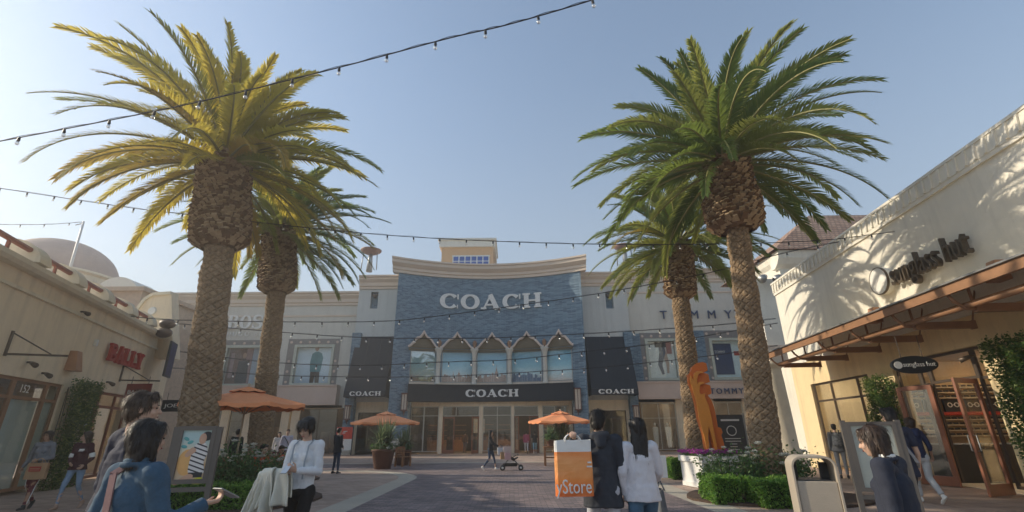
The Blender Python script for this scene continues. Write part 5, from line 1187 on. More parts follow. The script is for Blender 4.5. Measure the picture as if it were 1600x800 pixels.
q = gp(880, 725); yucca('pale spiky plant lit by the sun under the bright parasol', q.x, q.y+.6, (.42, .7), 1.3, 1.3, 9, 260)
q = gp(869, 723); bench('teak chair half hidden behind the orange shopping bag', q.x+.4, q.y-.3, radians(200), .62, g='teak seats by the parasols')
q = at(372, 745, 13.6); bench('teak bench backing the left rose bed under the large parasol', q.x-.15, q.y, radians(170), 1.25)
q = at(345, 745, 14.4); bench('teak armchair under the large parasol, nearest the big palm', q.x+.2, q.y+.1, radians(75), .62, g='teak seats under the large parasol')
# ------------------------------------------------------------------ white planter box with orange sculpture
PLX = at(1108, 735, 15.0); pl = thing('planter_box', 'square white panelled planter box filled with purple flowers', 'planter', (PLX.x, 15.0, 0), radians(12))
W_ = .55; H_ = .80
mb = MB(); mb.add([(-W_, -W_, 0), (W_, -W_, 0), (W_, W_, 0), (-W_, W_, 0), (-W_*1.02, -W_*1.02, H_), (W_*1.02, -W_*1.02, H_), (W_*1.02, W_*1.02, H_), (-W_*1.02, W_*1.02, H_)], [(0, 3, 2, 1), (4, 5, 6, 7), (0, 1, 5, 4), (1, 2, 6, 5), (2, 3, 7, 6), (3, 0, 4, 7)]); mb.build('box', M['white'], pl, bevel=.015)
mb = MB()
for s in (-1, 1):
    for r_ in (0, 1):
        e = W_*1.06
        (mb.box(-e, e, s*e-.03, s*e+.03, H_-.12, H_+.03) if r_ == 0 else mb.box(s*e-.03, s*e+.03, -e+.031, e-.031, H_-.12, H_+.03))
        (mb.box(-e*.93, e*.93, s*W_*1.0-.035, s*W_*1.0+.035, .02, .14) if r_ == 0 else mb.box(s*W_*1.0-.035, s*W_*1.0+.035, -W_*.96, W_*.96, .021, .139))
mb.build('rim', M['white'], pl)
rng = random.Random(5); lo = leafcloud(1800, lambda r_: Vector((r_.uniform(-.58, .58), r_.uniform(-.58, .58), H_+.04+abs(r_.gauss(0, .05)))), .07, rng); mixidx(lo, rng, 2).build('flower_foliage', LV['rose'], pl)
lo = leafcloud(2600, lambda r_: Vector((r_.uniform(-.62, .62), r_.uniform(-.62, .62), H_+.1+abs(r_.gauss(0, .04)))), .055, rng); lo.build('purple_flowers', leafmat('purple_petals', (.30, .03, .28), (.48, .07, .40), .3, (.6, .1, .5)), pl)
SC = thing('sculpture', 'tall orange layered cut-out animal sculpture with stacked wing lobes on the white planter', 'sculpture', (PLX.x+.12, 15.0, H_+.05), radians(-10))
mo = pm('sculpture_orange', (.70, .17, .02), .45, .06, 2); mo2 = pm('sculpture_amber', (.80, .30, .04), .45, .06, 2)
def spline(P, k=5, closed=True):
    out = []; n = len(P)
    for i in range(n):
        p0, p1, p2, p3 = P[(i-1) % n], P[i], P[(i+1) % n], P[(i+2) % n]
        for q_ in range(k):
            u = q_/k; out.append(tuple(.5*((2*p1[j])+(-p0[j]+p2[j])*u+(2*p0[j]-5*p1[j]+4*p2[j]-p3[j])*u*u+(-p0[j]+3*p1[j]-3*p2[j]+p3[j])*u**3) for j in (0, 1)))
    return out
S = .0128
def sp_(pts): return [((x-235)*S/1.05, (500-y)*S/1.0*.56) for x, y in pts]
# outline digitised loosely: x right, y up, scaled below; layers from back (deep orange) to front (amber)
K_ = 1/172.0
def o2(pts): return [((x-250)*K_*.92, (500-y)*K_*1.04) for x, y in pts]
back = o2([(186, 120), (203, 108), (215, 82), (240, 66), (275, 60), (296, 68), (298, 104), (270, 113), (298, 122), (300, 160), (270, 168), (300, 178), (300, 216), (278, 226), (292, 245), (302, 280), (306, 330), (306, 375), (322, 380), (327, 400), (318, 412), (324, 440), (328, 496), (262, 496), (258, 430), (248, 380), (243, 430), (243, 494), (226, 494), (222, 400), (208, 340), (205, 260), (196, 200), (184, 160)])
front = o2([(196, 128), (206, 150), (214, 120), (232, 108), (262, 110), (262, 118), (240, 122), (226, 150), (226, 170), (236, 160), (262, 162), (262, 170), (240, 176), (230, 210), (236, 222), (262, 216), (256, 232), (268, 270), (276, 330), (278, 400), (284, 494), (268, 494), (262, 420), (252, 372), (244, 420), (238, 494), (228, 494), (222, 410), (210, 340), (208, 260), (198, 200), (188, 150)])
mb = MB(); mb.prism(back, -.02, .28); mb.build('rear_layer', mo, SC, bevel=.006)
mb = MB(); mb.prism(front, -.16, -.024); mb.build('front_layer', mo2, SC, bevel=.006)
# ------------------------------------------------------------------ signs on stands
M['poster_warm'] = postermat('poster_summer', [(.62, .50, .36), (.72, .45, .22), (.75, .68, .5), (.45, .62, .62)])
M['taupe'] = pm('taupe_paint', (.13, .115, .10), .55, .1)
def stand_sign(label, x, y, rz, w_, z0, z1, ztop, legz=0):
    t = thing('poster_stand', label, 'sign stand', (x, y, 0), rz)
    for s in (-1, 1): mb = MB(); mb.box(s*(w_/2+.04)-.03, s*(w_/2+.04)+.03, -.03, .03, 0, ztop); mb.build('post', M['taupe'], t)
    mb = MB(); mb.box(-w_/2+-.01, w_/2+.01, -.035, .035, z0-.05, z0); mb.box(-w_/2-.01, w_/2+.01, -.035, .035, z1, z1+.05); mb.box(-w_/2-.01, w_/2+.01, -.02, .02, z0-.14, z0-.09); mb.box(-w_/2+-.01, -w_/2+.04, -.035, .035, z0, z1); mb.box(w_/2-.04, w_/2+.01, -.035, .035, z0, z1); mb.build('frame', M['taupe'], t)
    mb = MB(); mb.box(-w_/2+.04, w_/2-.04, -.012, .012, z0, z1); p = mb.build('poster', M['poster_warm'], t); return t, p
q = at(304, 705, 6.35)
t, p = stand_sign('grey poster stand showing a woman in a striped top, before the big palm', q.x, q.y, radians(14), .40, 1.0, 1.56, 1.6)
y = -.014
mb = MB(); mb.ell((-.06, y, 1.19), (.10, .002, .15), 20); mb.build('printed_disc', pm('print_orange', (.80, .45, .16), .5, .1), p)
mb = MB(); mb.prism(spline([(-.02, 1.22), (.0, 1.36), (.06, 1.42), (.14, 1.42), (.2, 1.3), (.17, 1.2), (.19, 1.06), (-.0, 1.06)]), y-.003, y); mb.warp(lambda x, yy, z: (x*.82-.01, yy, z)); mb.build('printed_top', brickmat('print_stripes', [(.02, .02, .03), (.02, .02, .03)], (.75, .73, .7), 3.0, .048, .6, .018, rot=.35, bump=0), p)
mb = MB(); mb.ell((.1, y-.004, 1.46), (.05, .002, .065), 16); mb.prism(spline([(-.02, 1.36), (-.1, 1.28), (-.06, 1.25), (.04, 1.32)]), y-.005, y-.003); mb.prism(spline([(.0, 1.06), (-.17, .97), (-.14, .94), (.06, 1.02)]), y-.005, y-.003); mb.warp(lambda x, yy, z: (x*.82-.01, yy, z)); mb.build('printed_skin', pm('print_skin3', (.62, .38, .26), .5, .1), p)
mb = MB(); mb.ell((.15, y-.002, 1.49), (.075, .002, .055), 16); mb.box(-.005, .18, y-.0042, y-.003, 1.02, 1.075); mb.warp(lambda x, yy, z: (x*.82-.01, yy, z)); mb.build('printed_dark', M['black'], p)
mb = MB(); mb.prism(spline([(.08, 1.0), (.18, 1.02), (.2, .95), (.06, .95)]), y-.004, y); mb.warp(lambda x, yy, z: (x*.82-.01, yy, z)); mb.build('printed_yellow', pm('print_lime', (.65, .62, .05), .5), p)
mb = MB()
for a, b, r in ((-.11, 1.46, .5), (-.06, 1.42, -.4), (-.12, 1.37, .2)): mb.ell((a, y-.001, b), (.035, .002, .02), 12, Matrix.Rotation(r, 3, 'Y'))
mb.build('printed_leaves', pm('print_teal2', (.12, .42, .42), .5), p)
q = at(1368, 700, 6.9); t, p = stand_sign('framed sign stand with a pale blank face near the open glass door', q.x, q.y, radians(-18), .56, .78, 1.55, 1.62); p.data.materials[0] = pm('print_greenish', (.42, .45, .40), .4, .1, 2)
# red and white notice by the left pilaster, dark menu board behind the sculpture
q = gp(546, 714); q = at(537, 690, 38.2); t = thing('notice_board', 'red and white upright notice board beside the brick pilaster', 'notice board', (q.x, q.y, 0), radians(5))
mb = MB(); mb.box(-.58, .58, -.03, .03, .35, 2.0); mb.build('white_panel', M['white'], t); mb = MB(); mb.box(-.58, .58, -.035, .035, 1.15, 2.0); mb.build('red_panel', pm('notice_red', (.62, .07, .04), .5), t)
for s in (-1, 1): mb = MB(); mb.box(s*.62-.03, s*.62+.03, -.04, .04, 0, 2.05); mb.build('post', M['darkgrey'], t)
mb = MB()
for (a, b) in ((-.1, .1), (-.14, .0), (0, .12)): mb.box(a, a+.2, -.045, -.036, 1.55+b, 1.6+b)
mb.build('mark', M['white'], t)
q = at(1147, 700, 20); t = thing('menu_board', 'dark upright menu board with white lines behind the orange sculpture', 'menu board', (q.x, q.y, 0), radians(-8))
mb = MB(); mb.box(-.5, .5, -.03, .03, .25, 2.1); mb.build('board', M['darkgrey'], t)
for s in (-1, 1): mb = MB(); mb.box(s*.53-.03, s*.53+.03, -.05, .05, 0, 2.15); mb.build('post', M['greymetal'], t)
mb = MB(); rng = random.Random(2)
for k in range(9): w2 = rng.uniform(.12, .3); mb.box(-w2, w2, -.036, -.031, 1.2-.1*k, 1.225-.1*k)
mb.lathe([(.16, -.036), (.19, -.036), (.19, -.031), (.16, -.031), (.16, -.036)], (0, 0, 1.5), 20, 'y'); mb.box(-.35, .35, -.036, -.031, 1.86, 1.93); mb.build('menu_lines', M['white'], t)
# litter bin
q = gp(1268, 800); q = at(1272, 760, 5.05); t = thing('litter_bin', 'beige metal litter bin with rounded hooded top in the right foreground', 'litter bin', (q.x, q.y, 0), radians(-20))
mbin = pm('bin_paint', (.44, .38, .30), .5, .1, 2, .1, 80)
def archpoly(w_, zt_, r, n=8): return [(-w_, 0)]+[(-w_+r-r*cos(pi/2*k/n), zt_-r+r*sin(pi/2*k/n)) for k in range(n+1)]+[(w_-r+r*sin(pi/2*k/n), zt_-r+r*cos(pi/2*k/n)) for k in range(n+1)]+[(w_, 0)]
w_ = .19; zt_ = 1.27; P = archpoly(w_, zt_, .1); Pi = archpoly(w_-.022, zt_-.022, .08); n = len(P)
mb = MB(); vs = [(x, -.19, z) for x, z in P]+[(x, .19, z) for x, z in P]+[(x, -.19, z) for x, z in Pi]+[(x, .19, z) for x, z in Pi]
fs = []
for k in range(n-1): fs += [(k, k+1, n+k+1, n+k), (2*n+k+1, 2*n+k, 3*n+k, 3*n+k+1), (k+1, k, 2*n+k, 2*n+k+1), (n+k, n+k+1, 3*n+k+1, 3*n+k)]
mb.add(vs, fs); mb.build('hood', mbin, t, bevel=.004)
mb = MB(); mb.box(-w_+.024, w_-.024, -.175, .175, .02, 1.05); mb.build('door_panel', mbin, t, bevel=.008)
mb = MB(); mb.box(-w_+.05, w_-.05, -.15, .15, 1.052, 1.06); mb.build('opening_tray', M['darkgrey'], t); mb = MB(); mb.box(-w_+.023, -w_+.09, .1, .17, 1.051, 1.2); mb.box(w_-.09, w_-.023, .1, .17, 1.051, 1.2); mb.build('rear_shield', M['darkgrey'], t)
# pole on the left roof
a = at(103, 441, 21); b = at(131, 346, 21); t = thing('roof_pole', 'thin pale leaning pole holding a light string above the left roofs', 'pole', tuple(a))
mb = MB(); d = b-a; mb.tube([(0, 0, -1), (0, 0, 0)] if 0 else [d*-.4, d], [.07, .045], 8); mb.build('shaft', M['white'], t, True); mb = MB(); mb.tube([d*.97, d*.97+Vector((-.35, 0, -.1))], .02, 6); mb.build('hook', M['bronze'], t)
# ------------------------------------------------------------------ string lights
M['cable'] = pm('cable_black', (.015, .015, .017), .5, .1)
M['bulbglass'] = glassmat('bulb_glass', (.95, .95, .92), .4, .15, .95)
sk = MB(); sk.lathe([(0, 0), (.018, 0), (.022, -.03), (.026, -.07), (.02, -.085), (0, -.085)], n=8); SKM = sk.mesh('socket'); SKM.materials.append(M['cable'])
bl = MB(); bl.lathe([(.0, -.082), (.016, -.086), (.03, -.115), (.033, -.135), (.024, -.16), (0, -.172)], n=10); BLM = bl.mesh('bulb'); BLM.materials.append(M['bulbglass']); BLM.polygons.foreach_set('use_smooth', [True]*len(BLM.polygons))
def lights(label, P, spacing, s=1.0, phase=.5):
    s *= .78
    """P: list of 3D points the cable hangs through"""
    P = [Vector(p) for p in P]; D = []
    n = len(P)
    for i in range(n-1):
        p0 = P[i-1] if i else P[0]*2-P[1]; p1, p2 = P[i], P[i+1]; p3 = P[i+2] if i+2 < n else P[-1]*2-P[-2]
        for k in range(16):
            u = k/16; D.append(.5*((2*p1)+(-p0+p2)*u+(2*p0-5*p1+4*p2-p3)*u*u+(-p0+3*p1-3*p2+p3)*u**3))
    D.append(P[-1]); o0 = D[0]
    t = thing('light_string', label, 'light string', tuple(o0), 0, 'festoon light strings across the plaza')
    mb = MB(); mb.tube([d-o0 for d in D], .011*s, 5); mb.tube([d-o0+Vector((0, 0, .02*s+.012*s*sin(i*1.1))) for i, d in enumerate(D)], .005*s, 4); mb.build('cable', M['cable'], t)
    acc = spacing*phase
    for i in range(len(D)-1):
        L_ = (D[i+1]-D[i]).length
        while acc <= L_:
            q = D[i].lerp(D[i+1], acc/L_)-o0
            c = bpy.data.objects.new('socket', SKM); COL.objects.link(c); c.parent = t; c.location = q; c.scale = (s, s, s); c.rotation_euler = (R_.uniform(-.1, .1), R_.uniform(-.12, .12), 0)
            b = bpy.data.objects.new('bulb', BLM); COL.objects.link(b); b.parent = c
            acc += spacing
        acc -= L_
def LP(*pts): return [at(x, y, Y) for x, y, Y in pts]
lights('nearest light string, rising from left to the top edge over the big palm', LP((-60, 232, 5.6), (150, 192, 5.4), (320, 157, 5.2), (535, 104, 4.9), (700, 60, 4.6), (795, 38, 4.4), (925, 0, 4.2), (1010, -30, 4.1)), .66, .95, .3)
lights('long light string crossing the sky just above the tower cornice', LP((-60, 285, 13.0), (185, 322, 13.5), (300, 336, 13.5), (500, 358, 13.5), (640, 370, 13.5), (800, 378, 13.5), (960, 382, 13.5), (1150, 381, 13.5), (1290, 375, 13.3), (1398, 362, 13.2)), .82, 1.25, .4)
lights('short light string running from the left edge to the roof pole', LP((-60, 350, 20), (60, 351, 20.5), (131, 347, 21)), .95, 1.2)
lights('light string hung from the left parapet, rising across the big letters to the right roof', LP((166, 490, 17.5), (270, 500, 18), (440, 503, 19), (600, 502, 19.5), (700, 492, 19.5), (790, 480, 19.5), (940, 458, 19), (1100, 428, 18), (1240, 392, 17), (1400, 362, 15.5)), 1.05, 1.6, .35)
lights('light string sagging across the brick front between big letters and arches', LP((266, 505, 21), (400, 516, 22), (555, 527, 22.5), (700, 529, 22.5), (800, 527, 22.5), (960, 519, 22), (1120, 508, 21), (1212, 498, 21)), 1.15, 1.8)
lights('light string crossing the tops of the arched windows', LP((268, 548, 24), (420, 566, 25), (560, 571, 25), (690, 566, 25), (800, 562, 25), (900, 551, 24.5), (1040, 535, 24), (1215, 505, 22.5)), 1.15, 1.9, .2)
lights('lowest light string crossing the lower part of the arched windows', LP((268, 575, 26), (420, 586, 26.5), (560, 589, 27), (700, 588, 27), (850, 580, 27), (950, 573, 26.5), (1110, 556, 26), (1215, 540, 24.5)), 1.2, 1.9, .7)
# ------------------------------------------------------------------ people
bpy.data.textures.new('fold', 'CLOUDS').noise_scale = .12; bpy.data.textures.new('hairnoise', 'CLOUDS').noise_scale = .03
def skinned(mb, name, mat, parent, vox=.012, smooth=6, disp=0, tex='fold', sf=.5):
    """union of the overlapping lobes as one continuous surface"""
    me = mb.mesh(name); o = bpy.data.objects.new(name, me); COL.objects.link(o)
    r = o.modifiers.new('r', 'REMESH'); r.mode = 'VOXEL'; r.voxel_size = vox; r.use_smooth_shade = True
    s = o.modifiers.new('s', 'SMOOTH'); s.iterations = smooth; s.factor = sf
    if disp:
        d = o.modifiers.new('d', 'DISPLACE'); d.texture = bpy.data.textures[tex]; d.strength = disp; d.mid_level = .5; d.texture_coords = 'LOCAL'
    dg = bpy.context.evaluated_depsgraph_get(); me2 = bpy.data.meshes.new_from_object(o.evaluated_get(dg)); bpy.data.objects.remove(o); bpy.data.meshes.remove(me)
    me2.name = name; me2.materials.clear(); me2.materials.append(mat); me2.polygons.foreach_set('use_smooth', [True]*len(me2.polygons))
    o = bpy.data.objects.new(name, me2); COL.objects.link(o); o.parent = parent; return o
def cloth(name, c, var=.15, rough=.85, sc=9): return pm('cloth_'+name, c, rough, var, sc, .25, 180, fine=.8)
SKIN = [pm('skin_light', (.56, .36, .26), .55, .06, 5), pm('skin_tan', (.40, .23, .15), .55, .06, 5)]
HAIR = [pm('hair_black', (.012, .010, .010), .45, .4, 30), pm('hair_brown', (.035, .020, .013), .45, .4, 30)]
HAIRS = [pm('strand_black', (.022, .018, .017), .5, .5, 30), pm('strand_brown', (.06, .036, .022), .5, .5, 30)]
BASE = dict(pel=(0, 0, .96), che=(0, 0, 1.29), nek=(0, .01, 1.49), hed=(0, -.005, 1.635), shL=(.185, .01, 1.43), shR=(-.185, .01, 1.43),
            elL=(.235, .03, 1.13), elR=(-.235, .03, 1.13), wrL=(.24, -.05, .89), wrR=(-.24, -.05, .89),
            hiL=(.095, 0, .93), hiR=(-.095, 0, .93), knL=(.10, -.02, .51), knR=(-.10, -.02, .51), anL=(.10, .02, .09), anR=(-.10, .02, .09))
def person(label, px, Y, H, face, pose={}, x=None, top=None, slv='long', bot=None, legw=1.0, shoe=None, hair='short', hairc=0, skin=0, yaw=0, nod=0, roll=0,
           female=False, hem=.90, near=True, hood=False, handL=None, handR=None, seat=False, build=1.0, bcut=.09, extra=None, zoff=0, collar=None, front=True, name='person', open_coat=False):
    """face: heading in degrees; 0 faces the camera, 90 faces +X, 180 walks away. Local -y is the front, +x is the person's left."""
    X = x if x is not None else at(px, 670, Y).x
    t = thing(name, label, 'person', (X, Y, zoff), radians(face)); k = H/1.75
    J = {n: Vector(v) for n, v in BASE.items()}
    if female: J['shL'].x = .165; J['shR'].x = -.165; J['elL'].x = .21; J['elR'].x = -.21; J['wrL'].x = .215; J['wrR'].x = -.215
    for n, v in pose.items(): J[n] = Vector(v)
    J = {n: v*k for n, v in J.items()}; b = build; vx = .0095 if near else .016
    Rh = Matrix.Rotation(radians(yaw), 3, 'Z') @ Matrix.Rotation(radians(nod), 3, 'X') @ Matrix.Rotation(radians(roll), 3, 'Y')
    hc = J['hed']
    def h_(x, y, z): return hc+Rh @ Vector((x*k, y*k, z*k))
    B = MB()
    # head, face, neck
    B.ell(h_(0, .012, .03), (.075*k, .092*k, .085*k), 18, Rh); B.ell(h_(0, -.022, -.03), (.060*k, .068*k, .080*k), 16, Rh); B.ell(h_(0, -.055, -.085), (.030*k, .026*k, .022*k), 10, Rh)
    B.lobe(h_(0, -.083, .008), h_(0, -.104, -.026), .008*k, .0135*k); B.ell(h_(0, -.082, -.056), (.022*k, .012*k, .012*k), 8, Rh)
    B.lobe(h_(-.045, -.070, .022), h_(.045, -.070, .022), .012*k, .012*k)
    for s in (-1, 1): B.ell(h_(s*.074, .012, -.008), (.011*k, .02*k, .030*k), 8, Rh); B.ell(h_(s*.040, -.062, -.030), (.022*k, .018*k, .02*k), 8, Rh)
    B.lobe(hc+Rh @ Vector((0, .012*k, -.06*k)), J['nek'], .047*k*b, .055*k*b)
    # trunk and limbs
    up = (J['che']-J['pel'])
    B.lobe(J['nek']-Vector((0, 0, .03*k)), J['che'], (.06*k, .05*k), (.13*k*b, .09*k*b)); B.lobe(J['che'], J['pel'], (.125*k*b, .085*k*b), (.13*k*b, .09*k*b))
    for s, S_ in ((1, 'L'), (-1, 'R')):
        B.lobe(J['che']+Vector((0, 0, .08*k)), J['sh'+S_], .06*k, .05*k); B.lobe(J['sh'+S_], J['el'+S_], .042*k*b, .034*k*b); B.lobe(J['el'+S_], J['wr'+S_], .034*k*b, .023*k)
        B.lobe(J['hi'+S_], J['kn'+S_], .072*k*b, .050*k*b); B.lobe(J['kn'+S_], J['an'+S_], .048*k*b, .033*k); ft = Vector((0, -.14*k, -.05*k))
        # hand
        hs = handL if S_ == 'L' else handR; w0 = J['wr'+S_]
        if hs: d = Vector(hs[0]).normalized(); nrm = Vector(hs[1]); curl = hs[2]
        else: d = (w0-J['el'+S_]).normalized(); nrm = Vector((-s, 0, 0)); curl = .5
        nrm = (nrm-d*nrm.dot(d)).normalized(); sd = d.cross(nrm)
        pe = w0+d*.075*k; B.lobe(w0-d*.01*k, pe, (.026*k, .015*k), (.036*k, .014*k), sd)
        if near:
            for i, (o_, L_) in enumerate(((-.030, .068), (-.010, .078), (.010, .074), (.029, .058))):
                q0 = pe+sd*o_*k-d*.005*k; d1 = (d*cos(curl)+nrm*sin(curl)).normalized(); q1 = q0+d1*L_*.52*k; d2 = (d*cos(curl*2.1)+nrm*sin(curl*2.1)).normalized(); q2 = q1+d2*L_*.5*k
                B.lobe(q0, q1, .0100*k, .0092*k, n=8); B.lobe(q1, q2, .0092*k, .0078*k, n=8)
            tsd = sd*(-1 if True else 1); q0 = w0+d*.02*k+tsd*.022*k; q1 = q0+(d*.6+tsd*.7+nrm*.35).normalized()*.045*k; q2 = q1+(d*.9+tsd*.15+nrm*.45).normalized()*.034*k
            B.lobe(q0, q1, .0135*k, .011*k, n=8); B.lobe(q1, q2, .011*k, .0085*k, n=8)
        else:
            d1 = (d*cos(curl)+nrm*sin(curl)).normalized(); B.lobe(pe, pe+d1*.07*k, (.03*k, .012*k), (.022*k, .010*k), sd); B.lobe(w0+d*.02*k-sd*.02*k, w0+d*.07*k-sd*.05*k, .012*k, .01*k)
    body = skinned(B, 'body', SKIN[skin], t, .0068 if near else .012, 3)
    # eyes, brows, mouth
    if front:
        e = MB()
        for s in (-1, 1): e.ell(h_(s*.030, -.0775, .004), (.0135*k, .006*k, .0065*k), 10, Rh)
        e.build('eyes', pm('eye_dark', (.03, .02, .02), .25, .05), body, True); e = MB()
        for s in (-1, 1): e.lobe(h_(s*.015, -.086, .026), h_(s*.046, -.078, .026), .0038*k, .003*k)
        e.build('eyebrows', HAIR[hairc], body, True); e = MB(); e.ell(h_(0, -.0945, -.057), (.021*k, .004*k, .0065*k), 10, Rh); e.build('mouth', pm('lips', (.38, .12, .10), .5, .05), body, True)
    # hair
    hb = MB(); hb.ell(h_(0, .028, .042), (.088*k, .098*k, .088*k), 18, Rh); hb.ell(h_(0, .045, .0), (.082*k, .078*k, .085*k), 16, Rh)
    if hair in ('short', 'mop'):
        hb.lobe(h_(-.045, -.045, .093), h_(.045, -.045, .093), .030*k, .030*k)
        if hair == 'mop':
            hb.lobe(h_(-.05, -.072, .065), h_(.05, -.072, .065), .026*k, .026*k)
            for s in (-1, 1): hb.ell(h_(s*.072, -.005, .02), (.022*k, .055*k, .055*k), 10, Rh)
    elif hair in ('long', 'bob', 'tail', 'bun'):
        hb.lobe(h_(-.035, -.05, .085), h_(.035, -.05, .085), .026*k, .026*k)
        for s in (-1, 1): hb.lobe(h_(s*.066, -.03, .055), h_(s*.074, .01, -.04), .022*k, .022*k)
        if hair == 'long':
            hb.lobe(h_(0, .055, .0), J['nek']+Vector((0, .07*k, -.18*k)), (.085*k, .05*k), (.095*k, .028*k))
            for s in (-1, 1): hb.lobe(h_(s*.07, .01, -.03), J['nek']+Vector((s*.09*k, .03*k, -.14*k)), .026*k, .024*k)
        elif hair == 'bob': hb.lobe(h_(0, .05, .0), h_(0, .055, -.12), (.088*k, .05*k), (.075*k, .04*k)); [hb.lobe(h_(s*.075, .0, .0), h_(s*.07, -.005, -.11), .024*k, .02*k) for s in (-1, 1)]
        elif hair == 'tail': hb.lobe(h_(0, .10, .03), h_(0, .15, -.03), .03*k, .03*k); hb.lobe(h_(0, .15, -.03), h_(0, .13, -.17), .032*k, .014*k)
        elif hair == 'bun': hb.ell(h_(.0, .115, .055), (.045*k, .04*k, .042*k), 12, Rh)
    ho = skinned(hb, 'hair', HAIR[hairc], body, .009 if near else .014, 3, .010*k, 'hairnoise')
    if near:
        hv = ho.data.vertices; rg = random.Random(int(H*1000)+int(face)); sm = MB()
        for _ in range(1500):
            v = hv[rg.randrange(len(hv))]; n_ = v.normal; q_ = v.co-n_*.004; dn = Vector((rg.gauss(0, .12), rg.gauss(0, .12)+(.25 if n_.z > .5 else 0), -1 if n_.z < .75 else -.3)); dn = (dn-n_*dn.dot(n_)*.95).normalized(); L1 = rg.uniform(.04, .10)*k; sd = dn.cross(n_).normalized()*.0022*k
            m1 = q_+dn*L1*.5+n_*.007*k; e_ = q_+dn*L1+n_*rg.uniform(-.004, .006)*k; sm.add([q_-sd, q_+sd, m1+sd, m1-sd, e_], [(0, 1, 2, 3), (3, 2, 4)])
        tag(sm.build('hair_strands', HAIRS[hairc], ho), kind='stuff')
    # top
    i_ = .018*k
    if top is not None:
        T = MB(); hz = J['pel'].z+(hem-.96)*k
        T.lobe(J['nek']-Vector((0, 0, .035*k)), J['nek']-Vector((0, -.0, .07*k)), (.062*k, .056*k), (.10*k, .075*k))
        T.lobe(J['nek']-Vector((0, 0, .10*k)), J['che'], (.125*k*b, .085*k), (.155*k*b, .115*k*b)); hp = Vector((J['pel'].x, J['pel'].y, hz+.05*k))
        if seat: hp = J['pel']
        if hem < .95 and not seat:
            wa = J['pel']+Vector((0, 0, .03*k)); T.lobe(J['che'], wa, (.150*k*b, .110*k*b), (.172*k*b, .132*k*b)); T.lobe(wa, hp-Vector((0, 0, .09*k)), (.180*k*b, .138*k*b), (.208*k*b, .155*k*b), flat=True)
        else: T.lobe(J['che'], hp-(Vector((0, 0, .09*k)) if not seat else Vector((0, 0, 0))), (.150*k*b, .110*k*b), (.160*k*b, .122*k*b), flat=True)
        if female and near:
            for s in (-1, 1): T.ell(J['che']+Vector((s*.065*k, -.085*k, .0)), (.058*k, .045*k, .055*k), 10)
        for S_ in 'LR':
            T.lobe(J['che']+Vector((0, 0, .10*k)), J['sh'+S_], (.07*k, .07*k), .066*k*b)
            el = J['el'+S_]
            if slv == 'long': T.lobe(J['sh'+S_], el, .066*k*b, .050*k*b); T.lobe(el, el.lerp(J['wr'+S_], .97), .050*k*b, .036*k*b, flat=True)
            elif slv == 'mid': T.lobe(J['sh'+S_], el, .066*k*b, .050*k*b); T.lobe(el, el.lerp(J['wr'+S_], .45), .050*k*b, .042*k*b, flat=True)
            else: T.lobe(J['sh'+S_], J['sh'+S_].lerp(el, .66), .066*k*b, .064*k*b, flat=True)
        if hood: T.lobe(J['nek']+Vector((-.06*k, .065*k, -.01*k)), J['nek']+Vector((.06*k, .065*k, -.01*k)), (.05*k, .05*k), (.05*k, .05*k)); T.lobe(J['nek']+Vector((0, .09*k, 0)), J['nek']+Vector((0, .11*k, -.12*k)), (.09*k, .035*k), (.05*k, .02*k))
        if hood or collar: 
            pts = [J['nek']+Vector((.075*k*cos(a), .02*k+.068*k*sin(a), .0)) for a in [2*pi*q/10 for q in range(11)]]
            for q in range(10): T.lobe(pts[q], pts[q+1], .017*k, .017*k, n=8)
        to = skinned(T, 'top', top, body, vx, 3, .030*k)
        if collar: 
            C_ = MB(); pts = [J['nek']+Vector((.062*k*cos(a), .012*k+.06*k*sin(a), .022*k)) for a in [2*pi*q/12 for q in range(13)]]
            C_.tube(pts, .018*k, 8); C_.build('collar', collar, to, True)
    # trousers
    if bot is not None:
        P = MB(); P.lobe(J['pel']+Vector((0, 0, .07*k)), J['pel']-Vector((0, 0, .03*k)), (.135*k*b, .098*k*b), (.160*k*b, .118*k*b))
        for s, S_ in ((1, 'L'), (-1, 'R')):
            kn, an = J['kn'+S_], J['an'+S_]; P.lobe(J['pel']+Vector((s*.06*k, .035*k, -.03*k)), J['hi'+S_]-Vector((0, -.02*k, .03*k)), .085*k*b, .085*k*b); P.lobe(J['hi'+S_], kn, .092*k*b, .062*k*legw*b); e_ = kn.lerp(an, 1-bcut/.42*.5); P.lobe(kn, e_, .060*k*legw*b, .046*k*(legw**1.6), flat=True)
        skinned(P, 'trousers', bot, body, vx, 3, .028*k)
    # shoes
    if shoe is not None:
        for S_ in 'LR':
            an = J['an'+S_]; kn = J['kn'+S_]; sh = (an-kn).normalized(); fw = Vector((0, -1, 0)); fw = (fw-sh*fw.dot(sh)).normalized() if abs(sh.z) < .93 else Vector((0, -1, 0))
            if sh.z > -.93: fw = (fw*.85+Vector((0, 0, sh.y*-.35 if sh.y > 0 else .25))).normalized()
            s_ = MB(); hl = an+sh*.045*k-fw*.035*k; s_.lobe(an+sh*.0*k, hl, .045*k, .036*k); s_.lobe(hl, an+sh*.045*k+fw*.10*k, (.036*k, .032*k), (.046*k, .026*k)); s_.lobe(an+sh*.045*k+fw*.10*k, an+sh*.052*k+fw*.155*k, (.046*k, .028*k), (.034*k, .020*k))
            skinned(s_, 'shoe', shoe, body, .010 if near else .014, 3)
    return t, J, k, body
